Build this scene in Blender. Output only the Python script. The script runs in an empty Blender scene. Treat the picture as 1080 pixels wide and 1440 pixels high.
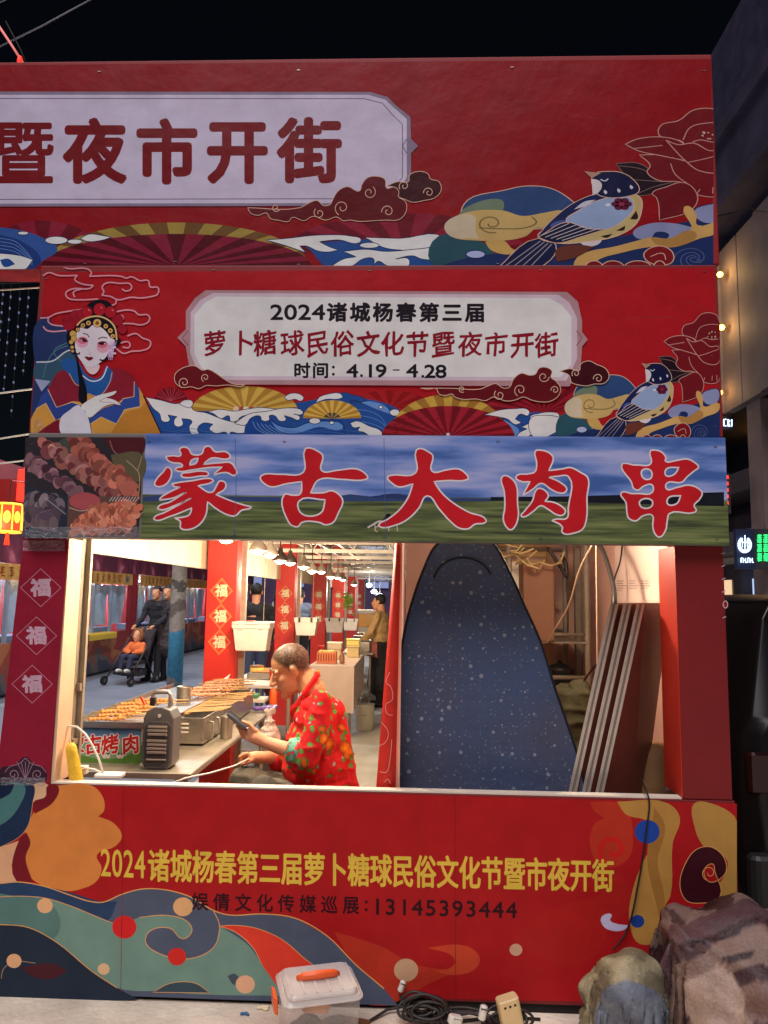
import bpy, math, random
from mathutils import Vector, Matrix, noise
from mathutils.geometry import tessellate_polygon
random.seed(7)
C = bpy.context.scene
COL = C.collection
PI = math.pi
def lin(c): return tuple((x/255/12.92) if x <= 10 else ((x/255+.055)/1.055)**2.4 for x in c)

# ------------------------------------------------------------ camera
F_PX, YAW, PITCH, ROLL = 1040.0, 2.08, 6.62, 0.867      # solved from the straight lines of the stall front
CAM = Vector((0, -2.92, 1.57))
_y, _p, _r = map(math.radians, (YAW, PITCH, ROLL))
FW = Vector((-math.sin(_y)*math.cos(_p), math.cos(_y)*math.cos(_p), math.sin(_p)))
_R0 = Vector((math.cos(_y), math.sin(_y), 0)); _U0 = _R0.cross(FW)
RT = math.cos(_r)*_R0 + math.sin(_r)*_U0; UP = -math.sin(_r)*_R0 + math.cos(_r)*_U0
cam = bpy.data.objects.new('camera', bpy.data.cameras.new('camera')); COL.objects.link(cam)
M = Matrix.Identity(4)
for i in range(3): M[i][0], M[i][1], M[i][2], M[i][3] = RT[i], UP[i], -FW[i], CAM[i]
cam.matrix_world = M
cam.data.sensor_fit = 'VERTICAL'; cam.data.sensor_height = 36; cam.data.lens = F_PX*36/1440
cam.data.clip_end = 2000; cam.data.clip_start = .05
C.camera = cam
def ray(u, v): return FW + ((u-540)/F_PX)*RT - ((v-720)/F_PX)*UP
def at(u, v, Y=0):                                         # photo point on the plane y=Y
    d = ray(u, v); return CAM + d*((Y-CAM.y)/d.y)
def onx(u, v, X): d = ray(u, v); return CAM + d*((X-CAM.x)/d.x)
def onz(u, v, Z): d = ray(u, v); return CAM + d*((Z-CAM.z)/d.z)

# ------------------------------------------------------------ night sky, soft town light, exposure
SUN_EL, SUN_AZ = 57, 192            # light from the lit street behind the camera
W = bpy.data.worlds.new('World'); C.world = W; W.use_nodes = True
nt = W.node_tree; sky = nt.nodes.new('ShaderNodeTexSky'); sky.sky_type = 'NISHITA'; sky.sun_disc = False
sky.sun_elevation = math.radians(SUN_EL); sky.sun_rotation = math.radians(SUN_AZ)
bg = nt.nodes['Background']; nt.links.new(sky.outputs[0], bg.inputs[0]); bg.inputs[1].default_value = .0012
sl = bpy.data.lights.new('sun', 'SUN'); sl.energy = 2.3; sl.angle = math.radians(35); sl.color = (1, .93, .97)
so = bpy.data.objects.new('sun', sl); COL.objects.link(so)
az = math.radians(SUN_AZ); el = math.radians(SUN_EL)
sd = Vector((math.sin(az)*math.cos(el), math.cos(az)*math.cos(el), math.sin(el)))
so.rotation_euler = sd.to_track_quat('Z', 'Y').to_euler()
C.view_settings.view_transform = 'Standard'; C.view_settings.look = 'None'; C.view_settings.gamma = 1
C.view_settings.exposure = 0.0
C.cycles.max_bounces = 6; C.cycles.diffuse_bounces = 3; C.cycles.sample_clamp_indirect = 4

# ------------------------------------------------------------ materials
MATS = {}
def mat(name, rgb, rough=.6, metal=0, ns=0, na=.25, bump=0, bs=None, emit=None, es=0, alpha=1, trans=0, spec=.5, srgb=True):
    if name in MATS: return MATS[name]
    m = bpy.data.materials.new(name); m.use_nodes = True; t = m.node_tree; b = t.nodes['Principled BSDF']
    c = lin(rgb) if srgb else rgb
    b.inputs['Base Color'].default_value = (*c, 1); b.inputs['Roughness'].default_value = rough
    b.inputs['Metallic'].default_value = metal; b.inputs['Specular IOR Level'].default_value = spec
    b.inputs['Alpha'].default_value = alpha; b.inputs['Transmission Weight'].default_value = trans
    if emit: b.inputs['Emission Color'].default_value = (*lin(emit), 1); b.inputs['Emission Strength'].default_value = es
    if ns or bump:
        tc = t.nodes.new('ShaderNodeTexCoord'); n = t.nodes.new('ShaderNodeTexNoise')
        n.inputs['Scale'].default_value = ns or bs; n.inputs['Detail'].default_value = 6
        t.links.new(tc.outputs['Object'], n.inputs['Vector'])
        if ns:
            r = t.nodes.new('ShaderNodeMapRange'); r.inputs[1].default_value = .25; r.inputs[2].default_value = .75
            r.inputs[3].default_value = 1-na; r.inputs[4].default_value = 1+na
            x = t.nodes.new('ShaderNodeVectorMath'); x.operation = 'SCALE'; x.inputs[0].default_value = c
            t.links.new(n.outputs[0], r.inputs[0]); t.links.new(r.outputs[0], x.inputs['Scale']); t.links.new(x.outputs[0], b.inputs['Base Color'])
        if bump:
            n2 = t.nodes.new('ShaderNodeTexNoise'); n2.inputs['Scale'].default_value = bs or ns; n2.inputs['Detail'].default_value = 5
            t.links.new(tc.outputs['Object'], n2.inputs['Vector'])
            bp = t.nodes.new('ShaderNodeBump'); bp.inputs['Strength'].default_value = bump; bp.inputs['Distance'].default_value = .02
            t.links.new(n2.outputs[0], bp.inputs['Height']); t.links.new(bp.outputs[0], b.inputs['Normal'])
    MATS[name] = m; return m
def print_mat(name, rough=.42, bump=.75, bs=2.8):           # printed vinyl: ink colour comes with each face
    if name in MATS: return MATS[name]
    m = mat(name, (200, 200, 200), rough, bump=bump, bs=bs, spec=.12); t = m.node_tree; b = t.nodes['Principled BSDF']
    a = t.nodes.new('ShaderNodeAttribute'); a.attribute_name = 'ink'
    tc = t.nodes.new('ShaderNodeTexCoord'); n = t.nodes.new('ShaderNodeTexNoise'); n.inputs['Scale'].default_value = 9; n.inputs['Detail'].default_value = 8
    t.links.new(tc.outputs['Object'], n.inputs['Vector'])
    r = t.nodes.new('ShaderNodeMapRange'); r.inputs[1].default_value = .3; r.inputs[2].default_value = .7; r.inputs[3].default_value = .9; r.inputs[4].default_value = 1.08
    x = t.nodes.new('ShaderNodeVectorMath'); x.operation = 'SCALE'
    t.links.new(n.outputs[0], r.inputs[0]); t.links.new(a.outputs['Color'], x.inputs[0]); t.links.new(r.outputs[0], x.inputs['Scale']); t.links.new(x.outputs[0], b.inputs['Base Color'])
    return m

# ------------------------------------------------------------ mesh builder
class MB:
    def __init__(s): s.v = []; s.f = []; s.c = []; s.mi = []; s.mats = []; s.ink = (.5, .5, .5); s.cm = 0
    def use(s, m):
        if m not in s.mats: s.mats.append(m)
        s.cm = s.mats.index(m); return s
    def add(s, vs, fs):
        o = len(s.v); s.v += [Vector(p) for p in vs]
        for f in fs: s.f.append([i+o for i in f]); s.c.append(s.ink); s.mi.append(s.cm)
        return s
    def box(s, a, b, rot=None, ctr=None):                   # two corners
        (x0, y0, z0), (x1, y1, z1) = a, b
        vs = [Vector(p) for p in ((x0,y0,z0),(x1,y0,z0),(x1,y1,z0),(x0,y1,z0),(x0,y0,z1),(x1,y0,z1),(x1,y1,z1),(x0,y1,z1))]
        if rot is not None:
            c = Vector(ctr) if ctr is not None else (Vector(a)+Vector(b))/2
            vs = [c + rot @ (p-c) for p in vs]
        return s.add(vs, [(0,3,2,1),(4,5,6,7),(0,1,5,4),(1,2,6,5),(2,3,7,6),(3,0,4,7)])
    def rbox(s, a, b, r=.01, rot=None, n=3):                # box with rounded vertical edges and a soft rim
        (x0, y0, z0), (x1, y1, z1) = a, b; c = (Vector(a)+Vector(b))/2
        def ring(z, k):
            o = []; rr = max(r, 1e-4)
            for (cx, cy, a0) in ((x1-rr, y1-rr, 0), (x0+rr, y1-rr, 90), (x0+rr, y0+rr, 180), (x1-rr, y0+rr, 270)):
                for i in range(n+1):
                    t = math.radians(a0+90*i/n); o.append(Vector((cx+(rr-k)*math.cos(t), cy+(rr-k)*math.sin(t), z)))
            return o
        q = r*.35; R = [ring(z0, q), ring(z0+q, 0), ring(z1-q, 0), ring(z1, q)]
        if rot is not None: R = [[c + rot @ (p-c) for p in g] for g in R]
        return s.loft(R)
    def loft(s, R, cap=True, closed=True):
        n = len(R[0]); vs = [p for g in R for p in g]; fs = []
        for k in range(len(R)-1):
            for i in range(n if closed else n-1):
                j = (i+1) % n; fs.append((k*n+i, k*n+j, (k+1)*n+j, (k+1)*n+i))
        if cap: fs.append(tuple(range(n-1, -1, -1))); fs.append(tuple((len(R)-1)*n+i for i in range(n)))
        return s.add(vs, fs)
    def tube(s, pts, r, seg=8, cap=True):
        pts = [Vector(p) for p in pts]; R = []; prev = None
        for i, p in enumerate(pts):
            d = (pts[min(i+1, len(pts)-1)] - pts[max(i-1, 0)])
            if d.length < 1e-9: d = Vector((0, 0, 1))
            d.normalize()
            if prev is None: a = d.orthogonal().normalized()
            else:
                a = prev - d*prev.dot(d)
                a = a.normalized() if a.length > 1e-6 else d.orthogonal().normalized()
            prev = a; b = d.cross(a); rr = r[i] if isinstance(r, (list, tuple)) else r
            R.append([p + rr*(math.cos(2*PI*k/seg)*a + math.sin(2*PI*k/seg)*b) for k in range(seg)])
        return s.loft(R, cap)
    def lathe(s, prof, c=(0,0,0), seg=20, sx=1, sy=1, cap=True):
        c = Vector(c)
        return s.loft([[c+Vector((r*sx*math.cos(2*PI*k/seg), r*sy*math.sin(2*PI*k/seg), z)) for k in range(seg)] for r, z in prof], cap)
    def ell(s, c, r, rot=None, seg=16, rings=10):
        c = Vector(c); R = []
        for i in range(1, rings):
            t = PI*i/rings; R.append([Vector((r[0]*math.sin(t)*math.cos(2*PI*k/seg), r[1]*math.sin(t)*math.sin(2*PI*k/seg), -r[2]*math.cos(t))) for k in range(seg)])
        vs = [Vector((0,0,-r[2]))]+[p for g in R for p in g]+[Vector((0,0,r[2]))]
        if rot is not None: vs = [rot @ p for p in vs]
        vs = [c+p for p in vs]; n = len(R); fs = []
        for k in range(seg):
            j = (k+1) % seg
            fs.append((0, 1+j, 1+k)); fs.append((1+(n-1)*seg+k, 1+(n-1)*seg+j, len(vs)-1))
            for i in range(n-1): fs.append((1+i*seg+k, 1+i*seg+j, 1+(i+1)*seg+j, 1+(i+1)*seg+k))
        return s.add(vs, fs)
    def cap(s, p, q, r1, r2=None, seg=14):                  # tapered capsule
        p = Vector(p); q = Vector(q); r2 = r1 if r2 is None else r2; d = q-p; L = d.length
        if L < 1e-6: return s.ell(p, (r1,)*3)
        d /= L; pts = []; rs = []
        for i in range(5):
            t = PI/2*(1-i/4); pts.append(p-d*r1*math.sin(t)); rs.append(max(r1*math.cos(t), r1*.06))
        for i in range(1, 5): pts.append(p+d*L*i/5); rs.append(r1+(r2-r1)*i/5)
        for i in range(5):
            t = PI/2*i/4; pts.append(q+d*r2*math.sin(t)); rs.append(max(r2*math.cos(t), r2*.06))
        return s.tube(pts, rs, seg)
    def prism(s, pts, d):                                    # planar outline extruded by d
        pts = [Vector(p) for p in pts]; d = Vector(d); n = len(pts)
        tri = tessellate_polygon([pts])
        return s.add(pts+[p+d for p in pts], [tuple(t) for t in tri]+[tuple(i+n for i in t) for t in tri]+[(i, (i+1) % n, (i+1) % n+n, i+n) for i in range(n)])
    def grid(s, fn, nu, nv):
        vs = [fn(i/nu, j/nv) for j in range(nv+1) for i in range(nu+1)]
        return s.add(vs, [(j*(nu+1)+i, j*(nu+1)+i+1, (j+1)*(nu+1)+i+1, (j+1)*(nu+1)+i) for j in range(nv) for i in range(nu)])
    def mesh(s, name, m=None, smooth=False, bev=0):
        me = bpy.data.meshes.new(name); me.from_pydata([tuple(p) for p in s.v], [], s.f)
        if m is not None: me.materials.append(m)
        else:
            for x in s.mats: me.materials.append(x)
            me.polygons.foreach_set('material_index', s.mi)
        a = me.attributes.new('ink', 'FLOAT_COLOR', 'CORNER'); d = []
        for p, c in zip(s.f, s.c):
            d += [c[0], c[1], c[2], 1.0]*len(p)
        a.data.foreach_set('color', d)
        if smooth: me.polygons.foreach_set('use_smooth', [True]*len(me.polygons))
        me.update(); return me
    def build(s, name, m=None, parent=None, smooth=False, bevel=0, fixn=True):
        me = s.mesh(name, m, smooth)
        if fixn:
            import bmesh
            b = bmesh.new(); b.from_mesh(me); bmesh.ops.recalc_face_normals(b, faces=b.faces); b.to_mesh(me); b.free()
        return link(name, me, parent, bevel)
def link(name, me, parent=None, bevel=0):
    o = bpy.data.objects.new(name, me); COL.objects.link(o)
    if parent is not None:
        o.parent = parent
        bpy.context.view_layer.update()
        o.matrix_parent_inverse = parent.matrix_world.inverted()
    if bevel:
        b = o.modifiers.new('bevel', 'BEVEL'); b.width = bevel; b.segments = 2; b.limit_method = 'ANGLE'
    return o
def tag(o, label=None, cat=None, group=None, kind=None):
    if label: o['label'] = label
    if cat: o['category'] = cat
    if group: o['group'] = group
    if kind: o['kind'] = kind
    return o
def thing(name, label, cat, loc=(0,0,0), group=None, rz=0):
    o = bpy.data.objects.new(name, None); COL.objects.link(o); o.location = loc; o.rotation_euler = (0, 0, rz); o.empty_display_size = .1
    bpy.context.view_layer.update()
    return tag(o, label, cat, group)
def dup(root, loc, label=None, rz=None, scale=None):
    def cp(o, par):
        c = o.copy(); COL.objects.link(c)
        if par is not None: c.parent = par
        for ch in list(o.children): cp(ch, c)
        return c
    r = cp(root, None); r.location = loc
    if rz is not None: r.rotation_euler[2] = rz
    if scale is not None: r.scale = (scale,)*3
    if label: r['label'] = label
    return r
def remesh(mb, name, m, parent, voxel=.006, it=6, fac=.5, fold=0, fs=9):   # one continuous skin grown round overlapping volumes
    me = mb.mesh(name, m, True)
    o = bpy.data.objects.new(name, me); COL.objects.link(o)
    r = o.modifiers.new('r', 'REMESH'); r.mode = 'VOXEL'; r.voxel_size = voxel; r.use_smooth_shade = True
    if it:
        k = o.modifiers.new('s', 'SMOOTH'); k.factor = fac; k.iterations = it
    dg = bpy.context.evaluated_depsgraph_get(); n = bpy.data.meshes.new_from_object(o.evaluated_get(dg))
    bpy.data.objects.remove(o); n.name = name
    if fold:
        n.update(); nm = [v.normal.copy() for v in n.vertices]
        for v, q in zip(n.vertices, nm):
            p = v.co; w = noise.noise_vector(p*3.1)*.35
            f = 1-abs(noise.noise(Vector((p.x*fs, p.y*fs, p.z*fs*.4))+w*2))*2.2; g = 1-abs(noise.noise(Vector((p.x*fs*.5+7, p.y*fs*.5, p.z*fs*1.2))+w*2))*2.2
            h = noise.noise(p*fs*.45)
            v.co = p+q*fold*(.55*max(f, 0)**2+.75*max(g, 0)**2+.8*h-.45)
    n.polygons.foreach_set('use_smooth', [True]*len(n.polygons))
    return link(name, n, parent)

# ------------------------------------------------------------ vector prints
def smooth_pts(pts, n=5, closed=True, corner=105):
    P = [Vector((p[0], p[1], 0)) for p in pts]; L = len(P); out = []
    if L < 3: return pts
    tg = []
    for i in range(L):
        a, b, c = P[i-1 if (closed or i) else 0], P[i], P[(i+1) % L if (closed or i < L-1) else i]
        u, w = b-a, c-b
        if u.length < 1e-6 or w.length < 1e-6: tg.append(None); continue
        tg.append(None if math.degrees(u.angle(w)) > corner else (u.normalized()+w.normalized()).normalized())
    for i in range(L if closed else L-1):
        a, b = P[i], P[(i+1) % L]; l = (b-a).length
        ta = (tg[i]*l) if tg[i] is not None else (b-a)*.9; tb = (tg[(i+1) % L]*l) if tg[(i+1) % L] is not None else (b-a)*.9
        for k in range(n):
            t = k/n; t2, t3 = t*t, t*t*t
            q = (2*t3-3*t2+1)*a+(t3-2*t2+t)*ta+(-2*t3+3*t2)*b+(t3-t2)*tb; out.append((q.x, q.y))
    if not closed: out.append((P[-1].x, P[-1].y))
    return out
def Z(ox, oy, s, pts): return [(ox+x/s, oy+y/s) for x, y in pts]
_gl = {}
def glyph(ch, w):
    k = (ch, w)
    if k in _gl: return _gl[k]
    cu = bpy.data.curves.new('g', 'FONT'); cu.body = ch; cu.size = 1; cu.resolution_u = 3; cu.fill_mode = 'BOTH'
    o = bpy.data.objects.new('g', cu); COL.objects.link(o)
    dg = bpy.context.evaluated_depsgraph_get(); dg.update(); me = bpy.data.meshes.new_from_object(o.evaluated_get(dg))
    v = [(p.co.x, p.co.y) for p in me.vertices]; f = [tuple(p.vertices) for p in me.polygons]
    bpy.data.objects.remove(o); bpy.data.curves.remove(cu); bpy.data.meshes.remove(me)
    _gl[k] = (v, f); return _gl[k]
def gbox(ch):
    v, _ = glyph(ch, 0); xs = [p[0] for p in v]; ys = [p[1] for p in v]
    return min(xs), max(xs), min(ys), max(ys)
class Print:
    """flat artwork; fn maps artwork coordinates to the surface, nrm is the way it faces"""
    def __init__(s, fn, nrm=(0, -1, 0), gain=1.6, step=.00002, base=.0006, xf=None, clip=None):
        s.fn = fn; s.n = Vector(nrm); s.gain = gain; s.k = 0; s.step = step; s.base = base; s.mb = MB(); s.xf = xf; s.clip = clip
    def ink(s, c): return tuple(min(.82, x*s.gain) for x in lin(c))
    def pt(s, x, y):
        if s.xf: x, y = s.xf(x, y)
        if s.clip: x = min(max(x, s.clip[0]), s.clip[2]); y = min(max(y, s.clip[1]), s.clip[3])
        return s.fn(x, y) + s.n*(s.base+s.k*s.step)
    def fill(s, pts, col, holes=(), sm=True, out=None, w=1.0):
        L = [pts]+list(holes)
        if sm: L = [smooth_pts(l) for l in L]
        s.mb.ink = s.ink(col); flat = [p for l in L for p in l]
        tri = tessellate_polygon([[Vector((x, y, 0)) for x, y in l] for l in L])
        s.mb.add([s.pt(x, y) for x, y in flat], [tuple(t) for t in tri]); s.k += 1
        if out:
            for l in L: s.stroke(l, out, w, True, False)
        return s
    def stroke(s, pts, col, w=1.0, closed=False, sm=True, w1=None):
        if sm: pts = smooth_pts(pts, closed=closed)
        n = len(pts); s.mb.ink = s.ink(col); vs = []
        for i in range(n):
            a = Vector(pts[i-1 if (closed or i) else 0]); b = Vector(pts[i]); c = Vector(pts[(i+1) % n if (closed or i < n-1) else i])
            d = c-a
            if d.length < 1e-6: d = Vector((1, 0))
            d.normalize(); nn = Vector((-d.y, d.x)); ww = w if w1 is None else w+(w1-w)*i/max(1, n-1)
            vs += [s.pt(*(b+nn*ww/2)), s.pt(*(b-nn*ww/2))]
        m = n if closed else n-1
        s.mb.add(vs, [(2*i, 2*i+1, 2*((i+1) % n)+1, 2*((i+1) % n)) for i in range(m)]); s.k += 1
        return s
    def oval(s, cx, cy, rx, ry, col, out=None, w=1.0, n=28, rot=0):
        c, q = math.cos(rot), math.sin(rot)
        p = [(cx+rx*math.cos(2*PI*i/n)*c-ry*math.sin(2*PI*i/n)*q, cy+rx*math.cos(2*PI*i/n)*q+ry*math.sin(2*PI*i/n)*c) for i in range(n)]
        return s.fill(p, col, sm=False, out=out, w=w)
    def spiral(s, cx, cy, r, col, w=1.0, turns=1.4, a0=0, hand=1):
        return s.stroke([(cx+r*(1-.8*t/24)*math.cos(a0+hand*turns*2*PI*t/24), cy+r*(1-.8*t/24)*math.sin(a0+hand*turns*2*PI*t/24)) for t in range(25)], col, w, sm=False)
    def fan(s, cx, cy, rx, ry, n, ca, cb, a0=0, a1=180, ri=.12, edge=None):
        for i in range(n):
            q = [math.radians(a0+(a1-a0)*(i+k/3)/n) for k in range(4)]
            p = [(cx+rx*math.cos(t), cy-ry*math.sin(t)) for t in q]+[(cx+ri*rx*math.cos(t), cy-ri*ry*math.sin(t)) for t in reversed(q)]
            s.fill(p, ca if i % 2 else cb, sm=False); s.k -= 1
        s.k += 1; return s
    def char(s, ch, cx, cy, w, h, col, wt=.02, slope=0, shear=0, rot=0, jit=0):
        v, f = glyph(ch, 0); x0, x1, y0, y1 = gbox('0' if ord(ch) < 1000 else '国')
        if ch in '.:-–': pass
        sx = w/(x1-x0); sy = h/(y1-y0); mx = (x0+x1)/2; my = (y0+y1)/2
        if ord(ch) < 1000:
            a, b, _, _ = gbox(ch); mx = (a+b)/2
            if ch == '1': mx -= .03
        s.mb.ink = s.ink(col); vs = []
        c, q = math.cos(rot), math.sin(rot)
        for gx, gy in v:
            x = (gx-mx)*sx; y = -(gy-my)*sy
            if jit: x += jit*w*noise.noise((gx*5, gy*5, cx)); y += jit*h*noise.noise((gx*5, gy*5, cx+9))
            y += x*slope - x*shear; x, y = x*c-y*q, x*q+y*c
            vs.append(s.pt(cx+x, cy+y))
        s.mb.add(vs, f); s.k += 1
        if wt:
            ex = (s.pt(cx+10, cy)-s.pt(cx, cy))/10; ey = (s.pt(cx, cy+10)-s.pt(cx, cy))/10
            rx, ry = wt*w, wt*w*(h/w)**.3
            for i in range(8):
                d = ex*rx*math.cos(i*PI/4)+ey*ry*math.sin(i*PI/4)+s.n*1e-6*(i+1); s.mb.add([p+d for p in vs], f)
        return s
    def line(s, txt, p0, p1, w, h, col, wt=.02, **k):
        n = len(txt); sl = (p1[1]-p0[1])/max(1e-6, p1[0]-p0[0])
        for i, ch in enumerate(txt):
            t = i/max(1, n-1)
            if ch != ' ': s.char(ch, p0[0]+(p1[0]-p0[0])*t, p0[1]+(p1[1]-p0[1])*t, w, h, col, wt, slope=sl, **k); s.k -= 1
        s.k += 1; return s
    def build(s, name, m, parent=None): return s.mb.build(name, m, parent, fixn=False)
    def split(s): s.mb = MB(); return s

# ============================================================ THE SETTING
def sheet(name, x0, x1, y0, y1, z, m, kind='structure', sub=1):
    mb = MB(); mb.grid(lambda a, b: Vector((x0+(x1-x0)*a, y0+(y1-y0)*b, z)), sub, sub)
    return tag(mb.build(name, m), kind=kind)
sheet('ground', -400, 400, -200, 700, 0, mat('asphalt', (112, 112, 118), .85, ns=3, na=.3, bump=.25, bs=60))
PAV = .06
b = MB(); b.box((-1.9, -9, -.1), (14, .019, PAV))
tag(b.build('paving', mat('paving', (226, 210, 188), .8, ns=3.3, na=.42, bump=.4, bs=45)), kind='structure')
#sheet('paving', -1.8, 14, -9, .25, .004, mat('paving', (196, 186, 170), .8, ns=7, na=.22, bump=.25, bs=45))
sheet('road', -5.75, -1.8, -9, 70, .004, mat('lane', (128, 134, 146), .7, ns=2.2, na=.2, bump=.2, bs=30))
sheet('aisle_floor', -1.8, 1.22, .25, 40, .005, mat('aislefloor', (205, 196, 180), .75, ns=3, na=.14, bump=.1, bs=25))

XL, XR = -1.549, 1.22                                   # stall front, metres
ZTOP, Z12, Z23, Z3B, ZW, ZB = 3.845, 2.921, 2.212, 1.789, .834, .098
VINYL = print_mat('printed_vinyl')
WHITEBOARD = mat('white_board', (226, 214, 196), .6, ns=6, na=.06)
STEELTUBE = mat('galvanised_tube', (150, 138, 120), .6, .25, ns=20, na=.15)
RED = (160, 22, 26)

# ---------------------------------------------------------- artwork shared by both boards
def Z4(p): return Z(760, 430, 4.154, p)
CR = (196, 160, 140)
def art_bird(P):
    P.fill(Z4([(215,470),(330,425),(400,405),(480,415),(550,475),(600,560),(480,600),(300,600),(200,560)]), (38,62,104), out=CR, w=.8)
    P.fill(Z4([(215,500),(310,465),(330,480),(300,560),(170,600),(190,530)]), (96,112,92))
    P.fill(Z4([(120,640),(250,660),(300,730),(250,789),(110,789)]), (36,72,84))
    P.fill(Z4([(100,792),(200,745),(330,715),(480,680),(700,640),(1040,590),(1060,792)]), (26,40,84))
    for k in range(4): P.spiral(*Z4([(940,745)])[0], 5+3.6*k, (70,84,128), .7, .8, k)
    P.fill(Z4([(745,620),(800,580),(880,580),(940,600),(900,640),(850,660),(860,630),(820,620),(800,650),(760,650)]), (118,124,160))
    P.fill(Z4([(940,520),(990,490),(1036,490),(1036,560),(1000,580),(960,570)]), (118,124,160), out=(20,30,70), w=1)
    P.fill(Z4([(140,590),(170,550),(240,520),(330,520),(390,545),(460,530),(520,520),(560,560),(520,620),(440,600),(400,640),(330,660),(250,660),(160,640)]), (172,146,92))
    P.fill(Z4([(140,590),(170,550),(230,540),(240,620),(250,650),(160,640)]), (176,164,140))
    P.fill(Z4([(270,665),(330,660),(360,700),(400,710),(340,725),(290,705)]), (172,140,80))
    P.spiral(*Z4([(290,580)])[0], 11, (92,84,50), 1.1, 1.3, 1.2)
    P.stroke(Z4([(250,600),(330,605),(400,600),(435,575),(420,548)]), (92,84,50), 1.1)
    P.oval(*Z4([(240,724)])[0], 7.5, 4.4, (150,160,200), (20,30,70), 1)
    # leaves and peony
    P.fill(Z4([(690,300),(760,298),(800,330),(840,380),(885,385),(810,440),(750,445),(720,360)]), (30,16,26), out=(120,96,90), w=.6)
    for q in ([(700,310),(780,330),(820,380)], [(760,440),(810,410),(870,388)], [(745,375),(790,380),(840,385)]): P.stroke(Z4(q), (120,96,90), .6)
    for q in ([(830,170),(836,120),(890,100),(940,50),(1000,44),(1036,66),(1038,290),(920,290),(905,200)],
              [(765,260),(800,310),(790,340),(830,380),(890,385),(920,400),(940,440),(1040,442),(1038,290),(920,290),(840,260)],
              [(720,210),(760,185),(850,178),(905,205),(930,292),(840,265),(760,240)],
              [(850,190),(890,212),(940,205),(990,240),(1038,240),(1038,335),(960,335),(915,290)]):
        P.fill(Z4(q), (98,18,26), out=(176,128,120), w=.9)
    for q in ([(905,190),(930,130),(990,110),(1038,112)], [(935,200),(960,190),(1000,200),(1038,195)], [(920,295),(970,280),(1038,255)],
              [(865,300),(880,350),(925,400)], [(840,215),(800,222),(745,230)], [(1000,440),(1002,410)], [(1030,440),(1028,405)], [(950,440),(960,420)]): P.stroke(Z4(q), (176,128,120), .8)
    for i in range(14): P.oval(*Z4([(965+random.random()*65, 150+random.random()*42)])[0], .7, .7, (190,170,150)); P.k -= 1
    P.k += 1
    P.fill(Z4([(820,460),(830,565),(930,520),(952,455),(910,390),(850,410),(806,440)]), (94,18,26), out=(176,128,120), w=.8)
    # branch
    P.fill(Z4([(565,740),(600,712),(680,690),(760,660),(800,645),(860,650),(930,610),(908,505),(920,498),(948,540),(952,588),(1040,570),(1040,612),(960,650),(880,690),(800,690),(700,720),(640,745),(600,792),(560,792)]), (176,140,84))
    P.fill(Z4([(800,645),(860,650),(930,612),(950,640),(880,688),(820,680)]), (150,112,62))
    P.fill(Z4([(780,720),(830,685),(870,712),(866,766),(800,765)]), (110,18,28), out=CR, w=.8)
    P.stroke(Z4([(800,735),(840,720),(850,750)]), CR, .7)
    for x, r in ((620, 30), (680, 38), (760, 46), (830, 20)): P.oval(*Z4([(x, 792)])[0], r/4.154, 9, (104,18,26), CR, .8)
    # bird
    P.fill(Z4([(310,789),(440,650),(497,680),(440,789)]), (20,26,62), out=CR, w=.7)
    for k in range(4): P.stroke(Z4([(330+k*28,785),(448+k*12,662+k*5)]), (150,142,150), .7, sm=False)
    P.fill(Z4([(560,655),(640,640),(640,670),(600,688)]), (186,178,184))
    P.fill(Z4([(640,440),(700,430),(765,455),(772,520),(750,590),(690,640),(600,665),(500,672),(440,640),(470,600),(540,500)]), (170,152,104), out=CR, w=.9)
    for q in ([(690,615),(720,590),(715,612)], [(640,640),(680,628),(660,648)], [(735,560),(755,520),(758,560)]): P.fill(Z4(q), (40,26,26))
    P.fill(Z4([(438,640),(480,570),(560,480),(640,440),(715,452),(560,545),(500,640)]), (24,30,72), out=CR, w=.6)
    P.fill(Z4([(555,515),(590,478),(625,470),(590,500)]), (172,172,190))
    P.fill(Z4([(480,595),(500,570),(540,565),(500,610)]), (60,80,140))
    P.fill(Z4([(530,570),(570,520),(640,470),(730,455),(748,500),(720,560),(660,608),(600,605)]), (126,146,180), out=CR, w=.7)
    P.fill(Z4([(450,637),(530,575),(600,605),(655,608),(580,642),(500,672),(440,645)]), (18,22,54), out=CR, w=.7)
    for k in range(5): P.stroke(Z4([(445+k*18,640+k*5),(540+k*24,580+k*6)]), (178,170,170), .7, sm=False)
    for k in range(6):
        t = k*PI/3; P.oval(*Z4([(708+20*math.cos(t), 490+18*math.sin(t))])[0], 3.2, 3, (84,18,44)); P.k -= 1
    P.k += 1; P.oval(*Z4([(708,490)])[0], 2.2, 2.2, (120,40,66))
    P.oval(*Z4([(664,494)])[0], 2, 1.8, (180,190,206))
    P.fill(Z4([(612,370),(625,345),(660,338),(705,342),(745,375),(764,430),(735,452),(640,452),(620,420)]), (18,22,56), out=CR, w=.7)
    P.fill(Z4([(612,372),(635,380),(645,402),(632,438),(615,450)]), (184,176,180))
    P.fill(Z4([(588,337),(642,345),(612,370)]), (150,116,100), sm=False)
    P.stroke(Z4([(640,375),(655,382),(665,372)]), (170,180,200), 1.1)
    for x, y in ((657,435),(700,428),(740,412)): P.fill(Z4([(x-4,y-12),(x+5,y),(x,y+10),(x-6,y)]), (180,180,190))
    P.fill(Z4([(500,700),(570,680),(620,690),(560,740),(500,760)]), (90,46,36))

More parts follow.
